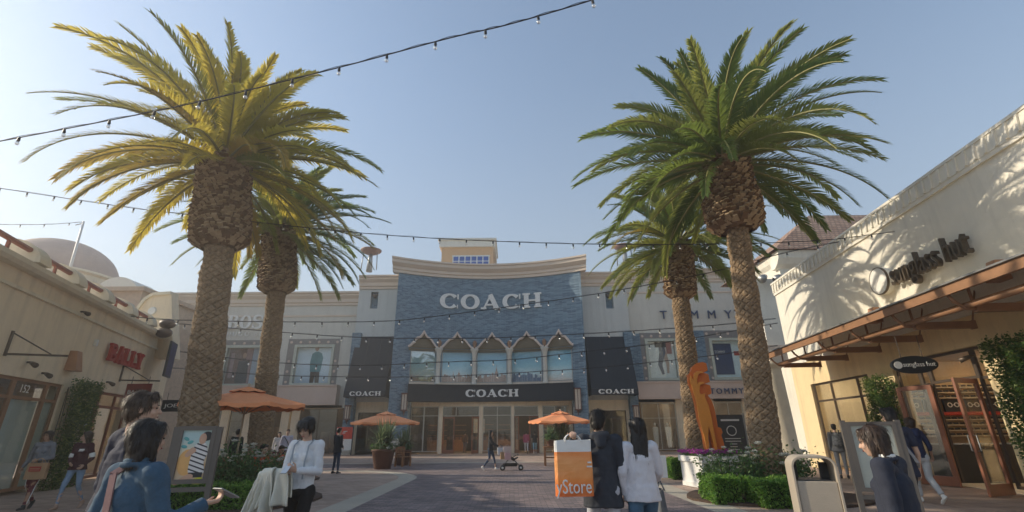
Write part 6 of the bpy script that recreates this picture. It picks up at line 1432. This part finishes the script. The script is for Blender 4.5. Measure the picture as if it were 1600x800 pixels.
# poses
WALK = dict(knL=(.10, -.17, .53), anL=(.10, -.26, .11), knR=(-.10, .03, .51), anR=(-.10, .33, .16), hiL=(.095, -.02, .93), hiR=(-.095, .02, .93))
WALK2 = dict(knR=(-.10, -.15, .53), anR=(-.10, -.20, .10), knL=(.10, .04, .51), anL=(.10, .30, .14))
def bag(c, w_, d_, h_b, flare=1.0, seed=0):
    vs = []; n = 14; m = 24
    for i in range(n+1):
        u = i/n; z = c[2]+h_b*u; s = 1+(flare-1)*u
        for q in range(m):
            a = 2*pi*q/m; ca, sa = cos(a), sin(a); r = 1/max(abs(ca)**6+abs(sa)**6, 1e-6)**(1/6); x = ca*r*w_/2; y = sa*r*d_/2*(1-.35*u*u)
            nz = mnoise.noise(Vector((x*9, y*9+seed, z*9)))*.016+mnoise.noise(Vector((x*22, y*22, z*22+seed)))*.006
            vs.append((c[0]+x*s*(1+nz*.8), c[1]+(y+nz*(1 if sa > 0 else -1)*(.35 if d_ < .2 else 1)*1.6)*s, z+(nz*.5 if i == n else 0)))
    fs = [tuple(range(m-1, -1, -1))]+[(i*m+k_, i*m+(k_+1) % m, (i+1)*m+(k_+1) % m, (i+1)*m+k_) for i in range(n) for k_ in range(m)]
    return vs, fs
def carry_bag(name, label, cat, loc, rz, w_, d_, h_b, mat, flare=1.0, handle_h=.16, hmat=None, topmat=None, hr=.006):
    """bag hanging from its handles: loc is where the hand holds it"""
    t = thing(name, label, cat, loc, rz); zt_ = -handle_h; vs, fs = bag((0, 0, zt_-h_b), w_, d_, h_b, flare, R_.uniform(0, 50))
    mb = MB(); mb.add(vs, fs)
    if topmat: mb.mi = [1 if (f_i > 0 and (f_i-1)//24 >= 11) else 0 for f_i in range(len(fs))]
    o = mb.build('bag_body', [mat, topmat] if topmat else mat, t); s = o.modifiers.new('s', 'SOLIDIFY'); s.thickness = .004
    for sy in (-1, 1):
        mb = MB(); P = [(w_*.22*cos(a)*1.0, sy*d_*.45*(1-sin(a)*.95), zt_-.02+(handle_h+.015)*sin(a)) for a in [pi*q/12 for q in range(13)]]; mb.tube(P, hr, 6); mb.build('handle', hmat or mat, t, True)
    return t
C_ = cloth
# --- left: two women walking along the shop
q = gp(62, 797)
t, J, k, bd = person('woman in grey hoodie and maroon trousers walking, carrying a paper bag', 62, q.y, 1.62, 12, dict(WALK, elL=(.22, .02, 1.14), wrL=(.06, -.22, 1.08), elR=(-.27, .08, 1.15), wrR=(-.34, .03, .92)), x=gp(40, 797).x, top=C_('grey', (.20, .21, .23)), bot=C_('maroon', (.14, .02, .035)), shoe=M['black'], hair='bun', hairc=1, skin=1, female=True, hood=True, hem=.90, legw=.85, yaw=-5, handL=((-.9, -.2, 0), (0, 1, -.4), .8))
mb = MB()
for s in (-1, 1): mb.lobe(J['hiR' if s < 0 else 'hiL']+Vector((s*.088*k, 0, -.05)), J['knR' if s < 0 else 'knL']+Vector((s*.062, 0, 0)), .009, .009, n=6); mb.lobe(J['knR' if s < 0 else 'knL']+Vector((s*.062, 0, 0)), J['anR' if s < 0 else 'anL']+Vector((s*.045, 0, .05)), .009, .009, n=6)
mb.build('trouser_stripe', M['white'], bd, True)
P = t.matrix_basis @ (J['wrL']+Vector((.10, -.06, .0)))
tb = carry_bag('shopping_bag', 'brown paper shopping bag with red block mark held by the grey hoodie woman', 'bag', (P.x, P.y, P.z+.06), radians(8), .40, .15, .33, pm('kraft_paper', (.42, .26, .14), .8, .08, 5), 1.0, .10)
mb = MB(); mb.box(-.11, .12, -.088, -.082, -.27, -.17); mb.build('red_mark', M['redsign'], tb)
mb = MB(); [mb.box(-.09, .10, -.092, -.089, -.245+.03*i, -.235+.03*i) for i in range(2)]; mb.build('mark_lines', pm('kraft_light', (.5, .33, .2), .8), tb)
q = gp(122, 796)
t, J, k, bd = person('woman with long hair in dark maroon sweater and light jeans walking', 122, q.y, 1.60, 5, dict(WALK2, elR=(-.22, -.0, 1.13), wrR=(-.07, -.19, 1.03), elL=(.25, .04, 1.14), wrL=(.21, -.13, .98)), x=gp(98, 797).x, top=C_('wine', (.055, .012, .020)), bot=C_('lightjean', (.22, .32, .45)), shoe=C_('beige', (.45, .3, .22)), hair='long', hairc=1, skin=0, female=True, yaw=-55, legw=.85, hem=.92)
mb = MB(); mb.box(.015, .12, -.128, -.120, 1.20, 1.235); mb.box(.0, .10, -.1275, -.1205, 1.185, 1.196); mb.build('chest_print', M['white'], bd)
for S_ in 'LR':
    a = J['sh'+S_].lerp(J['el'+S_], .72); b = J['sh'+S_].lerp(J['el'+S_], .86); mb = MB(); mb.lobe(a, b, .0585, .0565); mb.build('sleeve_band', M['white'], bd, True)
# --- left foreground pair
t, J, k, bd = person('tall dark haired man in navy top walking away at the far left foreground', 216, 3.75, 1.81, 148, WALK, top=C_('deepnavy', (.012, .018, .045)), bot=C_('darkjean', (.02, .025, .04)), shoe=M['black'], hair='short', hairc=1, skin=0, build=1.2, yaw=-25)
t, J, k, bd = person('woman in blue denim jacket with strap bag and phone, left foreground', 234, 2.95, 1.585, 160, dict(WALK2, elR=(-.26, -.03, 1.16), wrR=(-.33, -.23, 1.25), elL=(.24, .04, 1.14), wrL=(.22, -.08, .92)), top=C_('denim', (.045, .10, .16), .25), bot=C_('darkjean2', (.03, .04, .06)), shoe=M['black'], hair='bob', hairc=0, female=True, build=1.12, hem=.86, handR=((-.3, -1, .1), (.2, 0, 1), .7), yaw=0, collar=C_('denimcollar', (.05, .11, .17)))
mb = MB(); P = [Vector((-.15, -.13, 1.0)), Vector((-.06, -.16, 1.2)), Vector((.06, -.10, 1.43)), Vector((.10, .0, 1.49)), Vector((.06, .11, 1.44)), Vector((-.03, .155, 1.2)), Vector((-.14, .145, 1.0)), Vector((-.2, .12, .86))]
P = [p*k for p in P]
for i in range(len(P)-1): mb.beam(P[i], P[i+1], .008, .045, up=(P[i]-Vector((0, 0, P[i].z))) if 0 else (1, 0, .3))
st_ = C_('strap', (.22, .12, .12)); t_ = thing('shoulder_bag', 'mauve cross strap bag worn by the woman in the denim jacket', 'bag', tuple(t.location), t.rotation_euler.z); mb.build('strap', st_, t_); mb = MB(); mb.lobe((-.23*k, .10*k, .78*k), (-.21*k, -.08*k, .78*k), (.05, .09), (.05, .09), (1, 0, 0)); skinned(mb, 'bag_body', st_, t_, .012, 3)
mb = MB(); P0 = t.matrix_basis @ (J['wrR']+Vector((-.04, -.10, .045)))
def phone(label, loc, rx_, rz): 
    p = thing('phone', label, 'phone', loc, rz); mb = MB(); mb.box(-.036, .036, -.075, .075, -.004, .004); o = mb.build('case', M['greymetal'], p, bevel=.003); mb = MB(); mb.box(-.033, .033, -.070, .070, .0042, .0052); mb.build('screen', pm('phone_screen', (.55, .6, .65), .15, .05), p); p.rotation_euler = (rx_, 0, rz); return p
phone('pale phone held out by the woman in the denim jacket', tuple(P0), radians(25), t.rotation_euler.z)
# --- phone woman, centre left
t, J, k, bd = person('woman in white blouse and black high trousers looking at her phone', 482, 6.05, 1.69, -8, dict(elL=(.215, -.02, 1.14), wrL=(.05, -.25, 1.16), elR=(-.215, -.02, 1.14), wrR=(-.05, -.25, 1.14), knL=(.09, -.10, .52), anL=(.09, -.06, .10), knR=(-.09, .0, .51), anR=(-.09, .16, .13), hed=(0, -.045, 1.625)), top=C_('white', (.72, .74, .76), .05), bot=C_('black', (.012, .012, .014)), shoe=M['black'], hair='mop', hairc=0, skin=0, female=True, nod=28, hem=1.0, handL=((-.3, -.8, .35), (-.7, .2, .5), .8), handR=((.3, -.8, .35), (.7, .2, .5), .8))
P0 = t.matrix_basis @ Vector((0, -.345*k, 1.19*k)); phone('dark phone held in both hands by the woman in the white blouse', tuple(P0), radians(40), radians(-8))
jk = thing('jacket', 'cream jacket draped over the forearm of the phone woman', 'jacket', tuple(t.location), radians(-8))
def drape(ax0, ax1, front, backl, amp, seed, thick=.016):
    'sheet folded over the forearm axis ax0-ax1, hanging front and back'
    NU, NV = 46, 30; V = []; ax0 = Vector(ax0); ax1 = Vector(ax1)
    for i in range(NU+1):
        u = i/NU; c = ax0.lerp(ax1, u)
        for j in range(NV+1):
            v = j/NV; tot = front+backl+.16; s_ = v*tot
            if s_ < front: y_, z_ = -.055, -(front-s_)
            elif s_ < front+.16: a_ = pi*(s_-front)/.16; y_, z_ = -.055*cos(a_), .05*sin(a_)
            else: y_, z_ = .055, -(s_-front-.16)
            dep = max(0, -z_)
            fo = amp*dep*3.2*(sin(u*17+seed+2.2*mnoise.noise(Vector((u*3, v*2, seed))))+.5*sin(u*31+seed*2))+.012*mnoise.noise(Vector((u*9, v*9, seed)))
            sp = 1+dep*.55*mnoise.noise(Vector((seed, v*1.3, 1.7)))
            x_ = c.x+(u-.5)*dep*.35*sp
            V.append((x_*k, (c.y+y_-abs(fo)*.4-fo)*k, (c.z+z_*(1+.22*mnoise.noise(Vector((u*2.4, 0, seed)))))*k))
    w1 = NV+1; Fs = [(i*w1+j, (i+1)*w1+j, (i+1)*w1+j+1, i*w1+j+1) for i in range(NU) for j in range(NV)]
    mb = MB(); mb.add(V, Fs); o = mb.build('jacket_cloth', C_('cream', (.68, .66, .56), .10), jk, True); m_ = o.modifiers.new('s', 'SOLIDIFY'); m_.thickness = thick; return o
drape((-.40, -.15, 1.13), (.0, -.27, 1.14), .34, .26, .05, 3)
drape((-.42, -.19, 1.10), (-.20, -.26, 1.15), .42, .1, .06, 8)
mb = MB()
for s in (-1, 1): mb.tube([(s*.085*k, -.135*k, 1.06*k), (s*.09*k, -.145*k, 1.25*k), (s*.095*k, -.10*k, 1.43*k), (s*.095*k, .0, 1.49*k), (s*.08*k, .12*k, 1.38*k)], .010, 5)
mb.build('braces', C_('greystrap', (.35, .4, .45)), bd)
# --- couple walking away, with the big orange bag
t, J, k, bd = person('dark haired man in charcoal hooded jacket seen from behind, carrying an orange bag', 930, 5.75, 1.73, 176, dict(WALK, elL=(.36, .0, 1.23), wrL=(.30, .16, 1.45)), x=.97, top=C_('charcoal', (.035, .04, .052)), bot=C_('paletrousers', (.50, .51, .55), .06), shoe=M['white'], hair='short', hairc=0, hood=True, hem=.80, build=1.08, legw=.95, yaw=-20, front=False, handL=((0, .6, .8), (.3, .6, -.6), 1.2))
P0 = t.matrix_basis @ (J['wrL']+Vector((.02, .045, .055)))
mo_ = postermat('bag_orange', [(.78, .17, .04), (.85, .28, .06), (.90, .40, .14), (.82, .24, .05)])
tb = carry_bag('shopping_bag', 'large orange plastic store bag with white top and white lettering', 'bag', tuple(P0), radians(4), .40, .13, .55, mo_, 1.0, .07, M['white'], M['white'])
sans('yStore', .19, .004, 'lettering', M['white'], tb, (-.205, -.094, -.585), width=.37)
mb = MB(); mb.box(.14, .18, -.088, -.07, -.30, -.285); mb.box(.13, .185, -.088, -.07, -.34, -.325); mb.build('white_marks', M['white'], tb)
t, J, k, bd = person('woman with long black hair in white sweater and blue jeans walking away', 980, 5.75, 1.64, 184, dict(WALK2, elL=(.235, .05, 1.15), wrL=(.20, -.02, .92), elR=(-.24, -.03, 1.15), wrR=(-.27, -.22, 1.06)), x=1.40, top=C_('offwhite', (.66, .66, .70), .05), bot=C_('bluejean', (.07, .15, .24), .2), shoe=M['black'], hair='long', hairc=0, female=True, hem=.90, yaw=30, build=1.08, front=False, handR=((0, -1, .2), (1, 0, 0), .9))
P0 = t.matrix_basis @ (J['wrR']+Vector((-.03, -.07, .0)))
tb = carry_bag('tote_bag', 'grey tote bag hanging beside the woman in the white sweater', 'bag', (P0.x+.02, P0.y, .98), radians(80), .26, .10, .30, C_('slate', (.13, .14, .155)), .82, .10)
tb2 = thing('folded_paper', 'pale folded paper held by the woman in the white sweater', 'paper', tuple(P0), radians(10)); mb = MB(); mb.box(-.01, .13, -.004, .004, .0, .24); mb.box(.002, .125, .004, .010, .008, .23); mb.build('sheet', M['white'], tb2)
# --- centre: stroller
q = gp(766, 735)
t, J, k, bd = person('woman in dark jacket and jeans pushing a stroller across the plaza', 766, 22.0, 1.60, 88, dict(WALK, elL=(.20, -.12, 1.16), wrL=(.16, -.38, 1.05), elR=(-.20, -.12, 1.16), wrR=(-.16, -.38, 1.05), hed=(0, -.03, 1.63)), x=q.x, top=C_('blackjk', (.02, .022, .03)), bot=C_('jean3', (.03, .06, .12)), shoe=M['white'], hair='long', hairc=0, female=True, near=False, legw=.9)
sx0 = q.x+.45; s = thing('stroller', 'black folding stroller loaded with shopping bags', 'stroller', (sx0, 22.0, 0))
mb = MB()
for yy in (-.2, .2): mb.tube([(.0, yy, 1.02), (.25, yy, .72), (.85, yy, .12)], .014, 6); mb.tube([(.05, yy, .12), (.35, yy, .45), (.75, yy, .62)], .013, 6)
mb.tube([(.0, -.2, 1.02), (.0, .2, 1.02)], .016, 6); mb.build('frame', M['darkgrey'], s)
for xx in (.08, .85):
    for yy in (-.22, .22): mb = MB(); mb.lathe([(.04, -.02), (.10, -.02), (.11, 0), (.10, .02), (.04, .02)], (xx, yy, .11), 16, 'y'); w0 = mb.build('wheel', M['black'], s, True); mb = MB(); mb.lathe([(0, -.024), (.05, -.022), (.05, .022), (0, .024)], (xx, yy, .11), 12, 'y'); mb.build('hub', M['white'], w0, True)
mb = MB(); mb.lobe((.25, 0, .62), (.55, 0, .42), (.05, .17), (.06, .17), (0, 0, 1)); mb.lobe((.55, 0, .42), (.72, 0, .5), (.04, .16), (.03, .16), (0, 0, 1)); mb.lobe((.2, 0, .78), (.30, 0, .62), (.04, .18), (.04, .18), (1, 0, 0)); skinned(mb, 'seat', C_('blackfab', (.02, .02, .022)), s, .014, 3)
mb = MB(); mb.lobe((.15, 0, .22), (.65, 0, .22), (.17, .07), (.17, .07), (0, 1, 0)); skinned(mb, 'basket', C_('blackfab', (.02, .02, .022)), s, .014, 3)
for i, (xx, zz, c, w_) in enumerate(((.02, .98, (.55, .57, .62), .3), (.28, 1.02, (.62, .5, .47), .34), (.12, .80, (.40, .25, .13), .26), (.30, .78, (.6, .38, .4), .26))):
    carry_bag('shopping_bag', ['white shopping bag hung on the stroller handle', 'pinkish white shopping bag, highest on the stroller', 'brown paper bag hung low on the stroller', 'pale pink bag hung low on the stroller'][i], 'bag', (sx0+xx, 22-.24-.03*i, zz), radians(5), w_, .12, .28, pm('bagcol%d' % i, c, .7, .06), 1.05, .07)
# --- people at and inside the tower doors
person('person in pink top and white trousers entering the tower store', 822, 38.9, 1.60, 180, WALK, top=C_('pink', (.42, .08, .14)), bot=C_('whitetr', (.6, .58, .6)), shoe=M['black'], hair='short', hairc=0, near=False, front=False)
person('person in black top and pale blue shorts entering the tower store', 835, 38.8, 1.58, 180, WALK2, top=C_('black2', (.02, .02, .02)), slv='short', bot=C_('skyblue', (.3, .5, .6)), bcut=.40, shoe=M['white'], hair='tail', hairc=0, near=False, front=False)
person('shopper in brown jacket inside the left open doors of the tower', 727, 41.6, 1.62, 160, {}, top=C_('brown', (.16, .08, .04)), bot=C_('greytr', (.12, .12, .13)), shoe=M['black'], hair='short', near=False, front=False)
# --- left mid distance
person('man in dark suit jacket and jeans standing, seen from behind, near the red notice', 522, 20.9, 1.74, 150, dict(elL=(.23, -.02, 1.14), wrL=(.10, -.18, 1.22), elR=(-.23, .03, 1.14), wrR=(-.17, -.12, 1.0), knR=(-.13, 0, .51), anR=(-.17, .02, .09), anL=(.12, .02, .09)), x=gp(521, 741).x, top=C_('suit', (.022, .026, .036)), bot=C_('jean4', (.035, .05, .09)), shoe=M['black'], hair='short', near=False, front=False, hem=.84)
t, J, k, bd = person('man in pale lilac shirt with cross strap behind the rose bushes', 451, 23.0, 1.72, 20, WALK, top=C_('lilac', (.52, .52, .64), .05), bot=C_('navytr', (.03, .035, .06)), shoe=M['black'], hair='short', hairc=1, near=False)
mb = MB(); mb.tube([(-.12, -.135, 1.42), (0, -.15, 1.25), (.14, -.13, 1.0)], .018, 5); mb.build('strap', M['black'], bd)
person('person in white shirt half hidden left of the lilac shirt man', 438, 23.4, 1.62, 15, WALK2, top=C_('white2', (.62, .6, .6), .05), bot=C_('wine2', (.12, .03, .04)), shoe=M['black'], hair='long', hairc=0, near=False, female=True)
person('man in dark green coat standing behind the teak bench', 374, 18.0, 1.70, 170, {}, top=C_('darkgreen', (.022, .032, .026)), bot=C_('black3', (.015, .015, .015)), shoe=M['black'], hair='short', near=False, front=False, hem=.8)
SIT = dict(pel=(0, .05, .50), che=(0, -.02, .84), nek=(0, -.03, 1.03), hed=(0, -.07, 1.17), shL=(.18, -.02, .97), shR=(-.18, -.02, .97), elL=(.22, -.12, .70), elR=(-.22, -.12, .70), wrL=(.10, -.36, .62), wrR=(-.10, -.36, .62), hiL=(.095, .02, .50), hiR=(-.095, .02, .50), knL=(.12, -.42, .50), knR=(-.12, -.42, .50), anL=(.12, -.40, .09), anR=(-.12, -.36, .09))
q = at(403, 740, 13.3)
person('seated man in bright orange shirt and black cap on the teak bench', 403, 13.3, 1.72, 75, SIT, x=q.x, top=C_('orangered', (.62, .09, .03)), slv='mid', bot=C_('jean5', (.10, .14, .22)), shoe=M['white'], hair='short', hairc=0, seat=True, near=False, nod=15)
bench('teak bench under the seated man in the orange shirt', q.x+.1, 13.3, radians(75), 1.1, g='teak seats under the large parasol')
q = at(433, 735, 15.2); person('second seated person in orange top behind the roses', 433, 15.2, 1.62, 60, SIT, x=q.x, top=C_('orangered2', (.60, .10, .05)), slv='mid', bot=C_('grey5', (.2, .2, .22)), shoe=M['white'], hair='short', hairc=1, seat=True, near=False, nod=25)
bench('small teak stool under the second seated person', q.x, 15.2, radians(60), .6, arms=False, g='teak seats under the large parasol', back=False)
# --- right
t, J, k, bd = person('woman with greying hair in dark navy jacket striding past in right foreground', 1372, 3.6, 1.545, -142, dict(WALK, elR=(-.23, -.04, 1.14), wrR=(-.16, -.22, .98), hed=(0, -.06, 1.61), nek=(0, -.02, 1.48)), top=C_('navyjacket', (.022, .027, .045)), bot=C_('darktr', (.02, .02, .025)), shoe=M['black'], hair='bob', hairc=1, female=True, build=1.14, hem=.80, collar=M['white'], nod=12)
t, J, k, bd = person('man in navy t-shirt with cross strap walking towards the eyewear shop', 1394, 7.6, 1.80, 176, WALK2, top=C_('navytee', (.018, .024, .05)), slv='short', bot=C_('darktr2', (.03, .03, .035)), shoe=M['black'], hair='short', hairc=0, skin=0, front=False, hem=.88, legw=1.05)
mb = MB(); P = [Vector(p)*k for p in ((.10, -.10, 1.46), (.12, .04, 1.49), (.08, .13, 1.40), (-.02, .155, 1.22), (-.13, .145, 1.02), (-.18, .05, .95))]
for i in range(5): mb.beam(P[i], P[i+1], .008, .035, up=(1, 0, .4))
mb.build('cross_strap', C_('greystrap2', (.28, .29, .31)), bd)
q = gp(1440, 784)
t, J, k, bd = person('woman in navy hoodie and pale grey trousers walking to the eyewear shop', 1440, 11.4, 1.74, 178, dict(WALK, elL=(.25, .04, 1.15), wrL=(.24, .0, .93), elR=(-.26, .03, 1.16), wrR=(-.33, -.06, .95), anR=(-.09, .24, .17), knR=(-.09, .0, .51), anL=(.10, -.16, .10), knL=(.10, -.12, .52)), x=q.x, top=C_('navyhood', (.02, .03, .085)), slv='mid', bot=C_('palegreytr', (.48, .49, .50), .06), shoe=M['white'], hair='bun', hairc=1, skin=1, female=True, hood=True, front=False, hem=.96, legw=1.15)
P0 = t.matrix_basis @ (J['wrL']+Vector((0, -.03, -.07))); carry_bag('shopping_bag', 'white plastic bag hanging from the hand of the navy hoodie woman', 'bag', tuple(P0), radians(80), .20, .10, .42, M['white'], .7, .06)
q = at(1303, 730, 17.0); t, J, k, bd = person('person with patterned backpack by the side window of the eyewear shop', 1303, 17.0, 1.68, 150, {}, top=C_('grey6', (.2, .2, .2)), bot=C_('greytr6', (.32, .33, .34)), shoe=M['black'], hair='short', hairc=0, near=False, front=False)
mb = MB(); mb.lobe((0, .17, 1.05), (0, .17, 1.32), (.14, .08), (.12, .07)); tb = thing('backpack', 'patterned black and white backpack worn near the side window', 'backpack', tuple(t.location), t.rotation_euler.z); skinned(mb, 'pack', pm('pack_pattern', (.03, .03, .035), .8, .1, 16, col2=(.5, .5, .48)), tb, .014, 3)
mb = MB(); [mb.tube([(s*.1, .12, 1.38), (s*.11, 0, 1.48), (s*.12, -.12, 1.35), (s*.14, -.05, 1.05)], .018, 6) for s in (-1, 1)]; mb.build('straps', M['black'], tb)
# ------------------------------------------------------------------ split meshes that hold separate pieces into parts of their own
def split_loose(o):
    me = o.data; n = len(me.vertices); par = list(range(n))
    def f(a):
        while par[a] != a: par[a] = par[par[a]]; a = par[a]
        return a
    for e in me.edges:
        a, b = f(e.vertices[0]), f(e.vertices[1])
        if a != b: par[a] = b
    comp = {}
    for p in me.polygons: comp.setdefault(f(p.vertices[0]), []).append(p)
    if len(comp) < 2: return
    for ps in comp.values():
        idx = {}; vs = []; fs = []; mi = []
        for p in ps:
            fc = []
            for v in p.vertices:
                if v not in idx: idx[v] = len(vs); vs.append(tuple(me.vertices[v].co))
                fc.append(idx[v])
            fs.append(fc); mi.append(p.material_index)
        m2 = bpy.data.meshes.new(me.name); m2.from_pydata(vs, [], fs)
        for mt in me.materials: m2.materials.append(mt)
        m2.polygons.foreach_set('material_index', mi); c = bpy.data.objects.new(o.name.split('.')[0], m2); COL.objects.link(c); c.parent = o.parent
    bpy.data.objects.remove(o)
for o in list(COL.objects):
    if o.type == 'MESH' and o.name.split('.')[0] in ('plinth', 'side_wall', 'display_stand', 'display_shelf', 'rear_shield', 'brick_pilaster', 'storefront_post', 'handbags', 'counter_trays', 'printed_skin', 'printed_dark') and not o.children: split_loose(o)
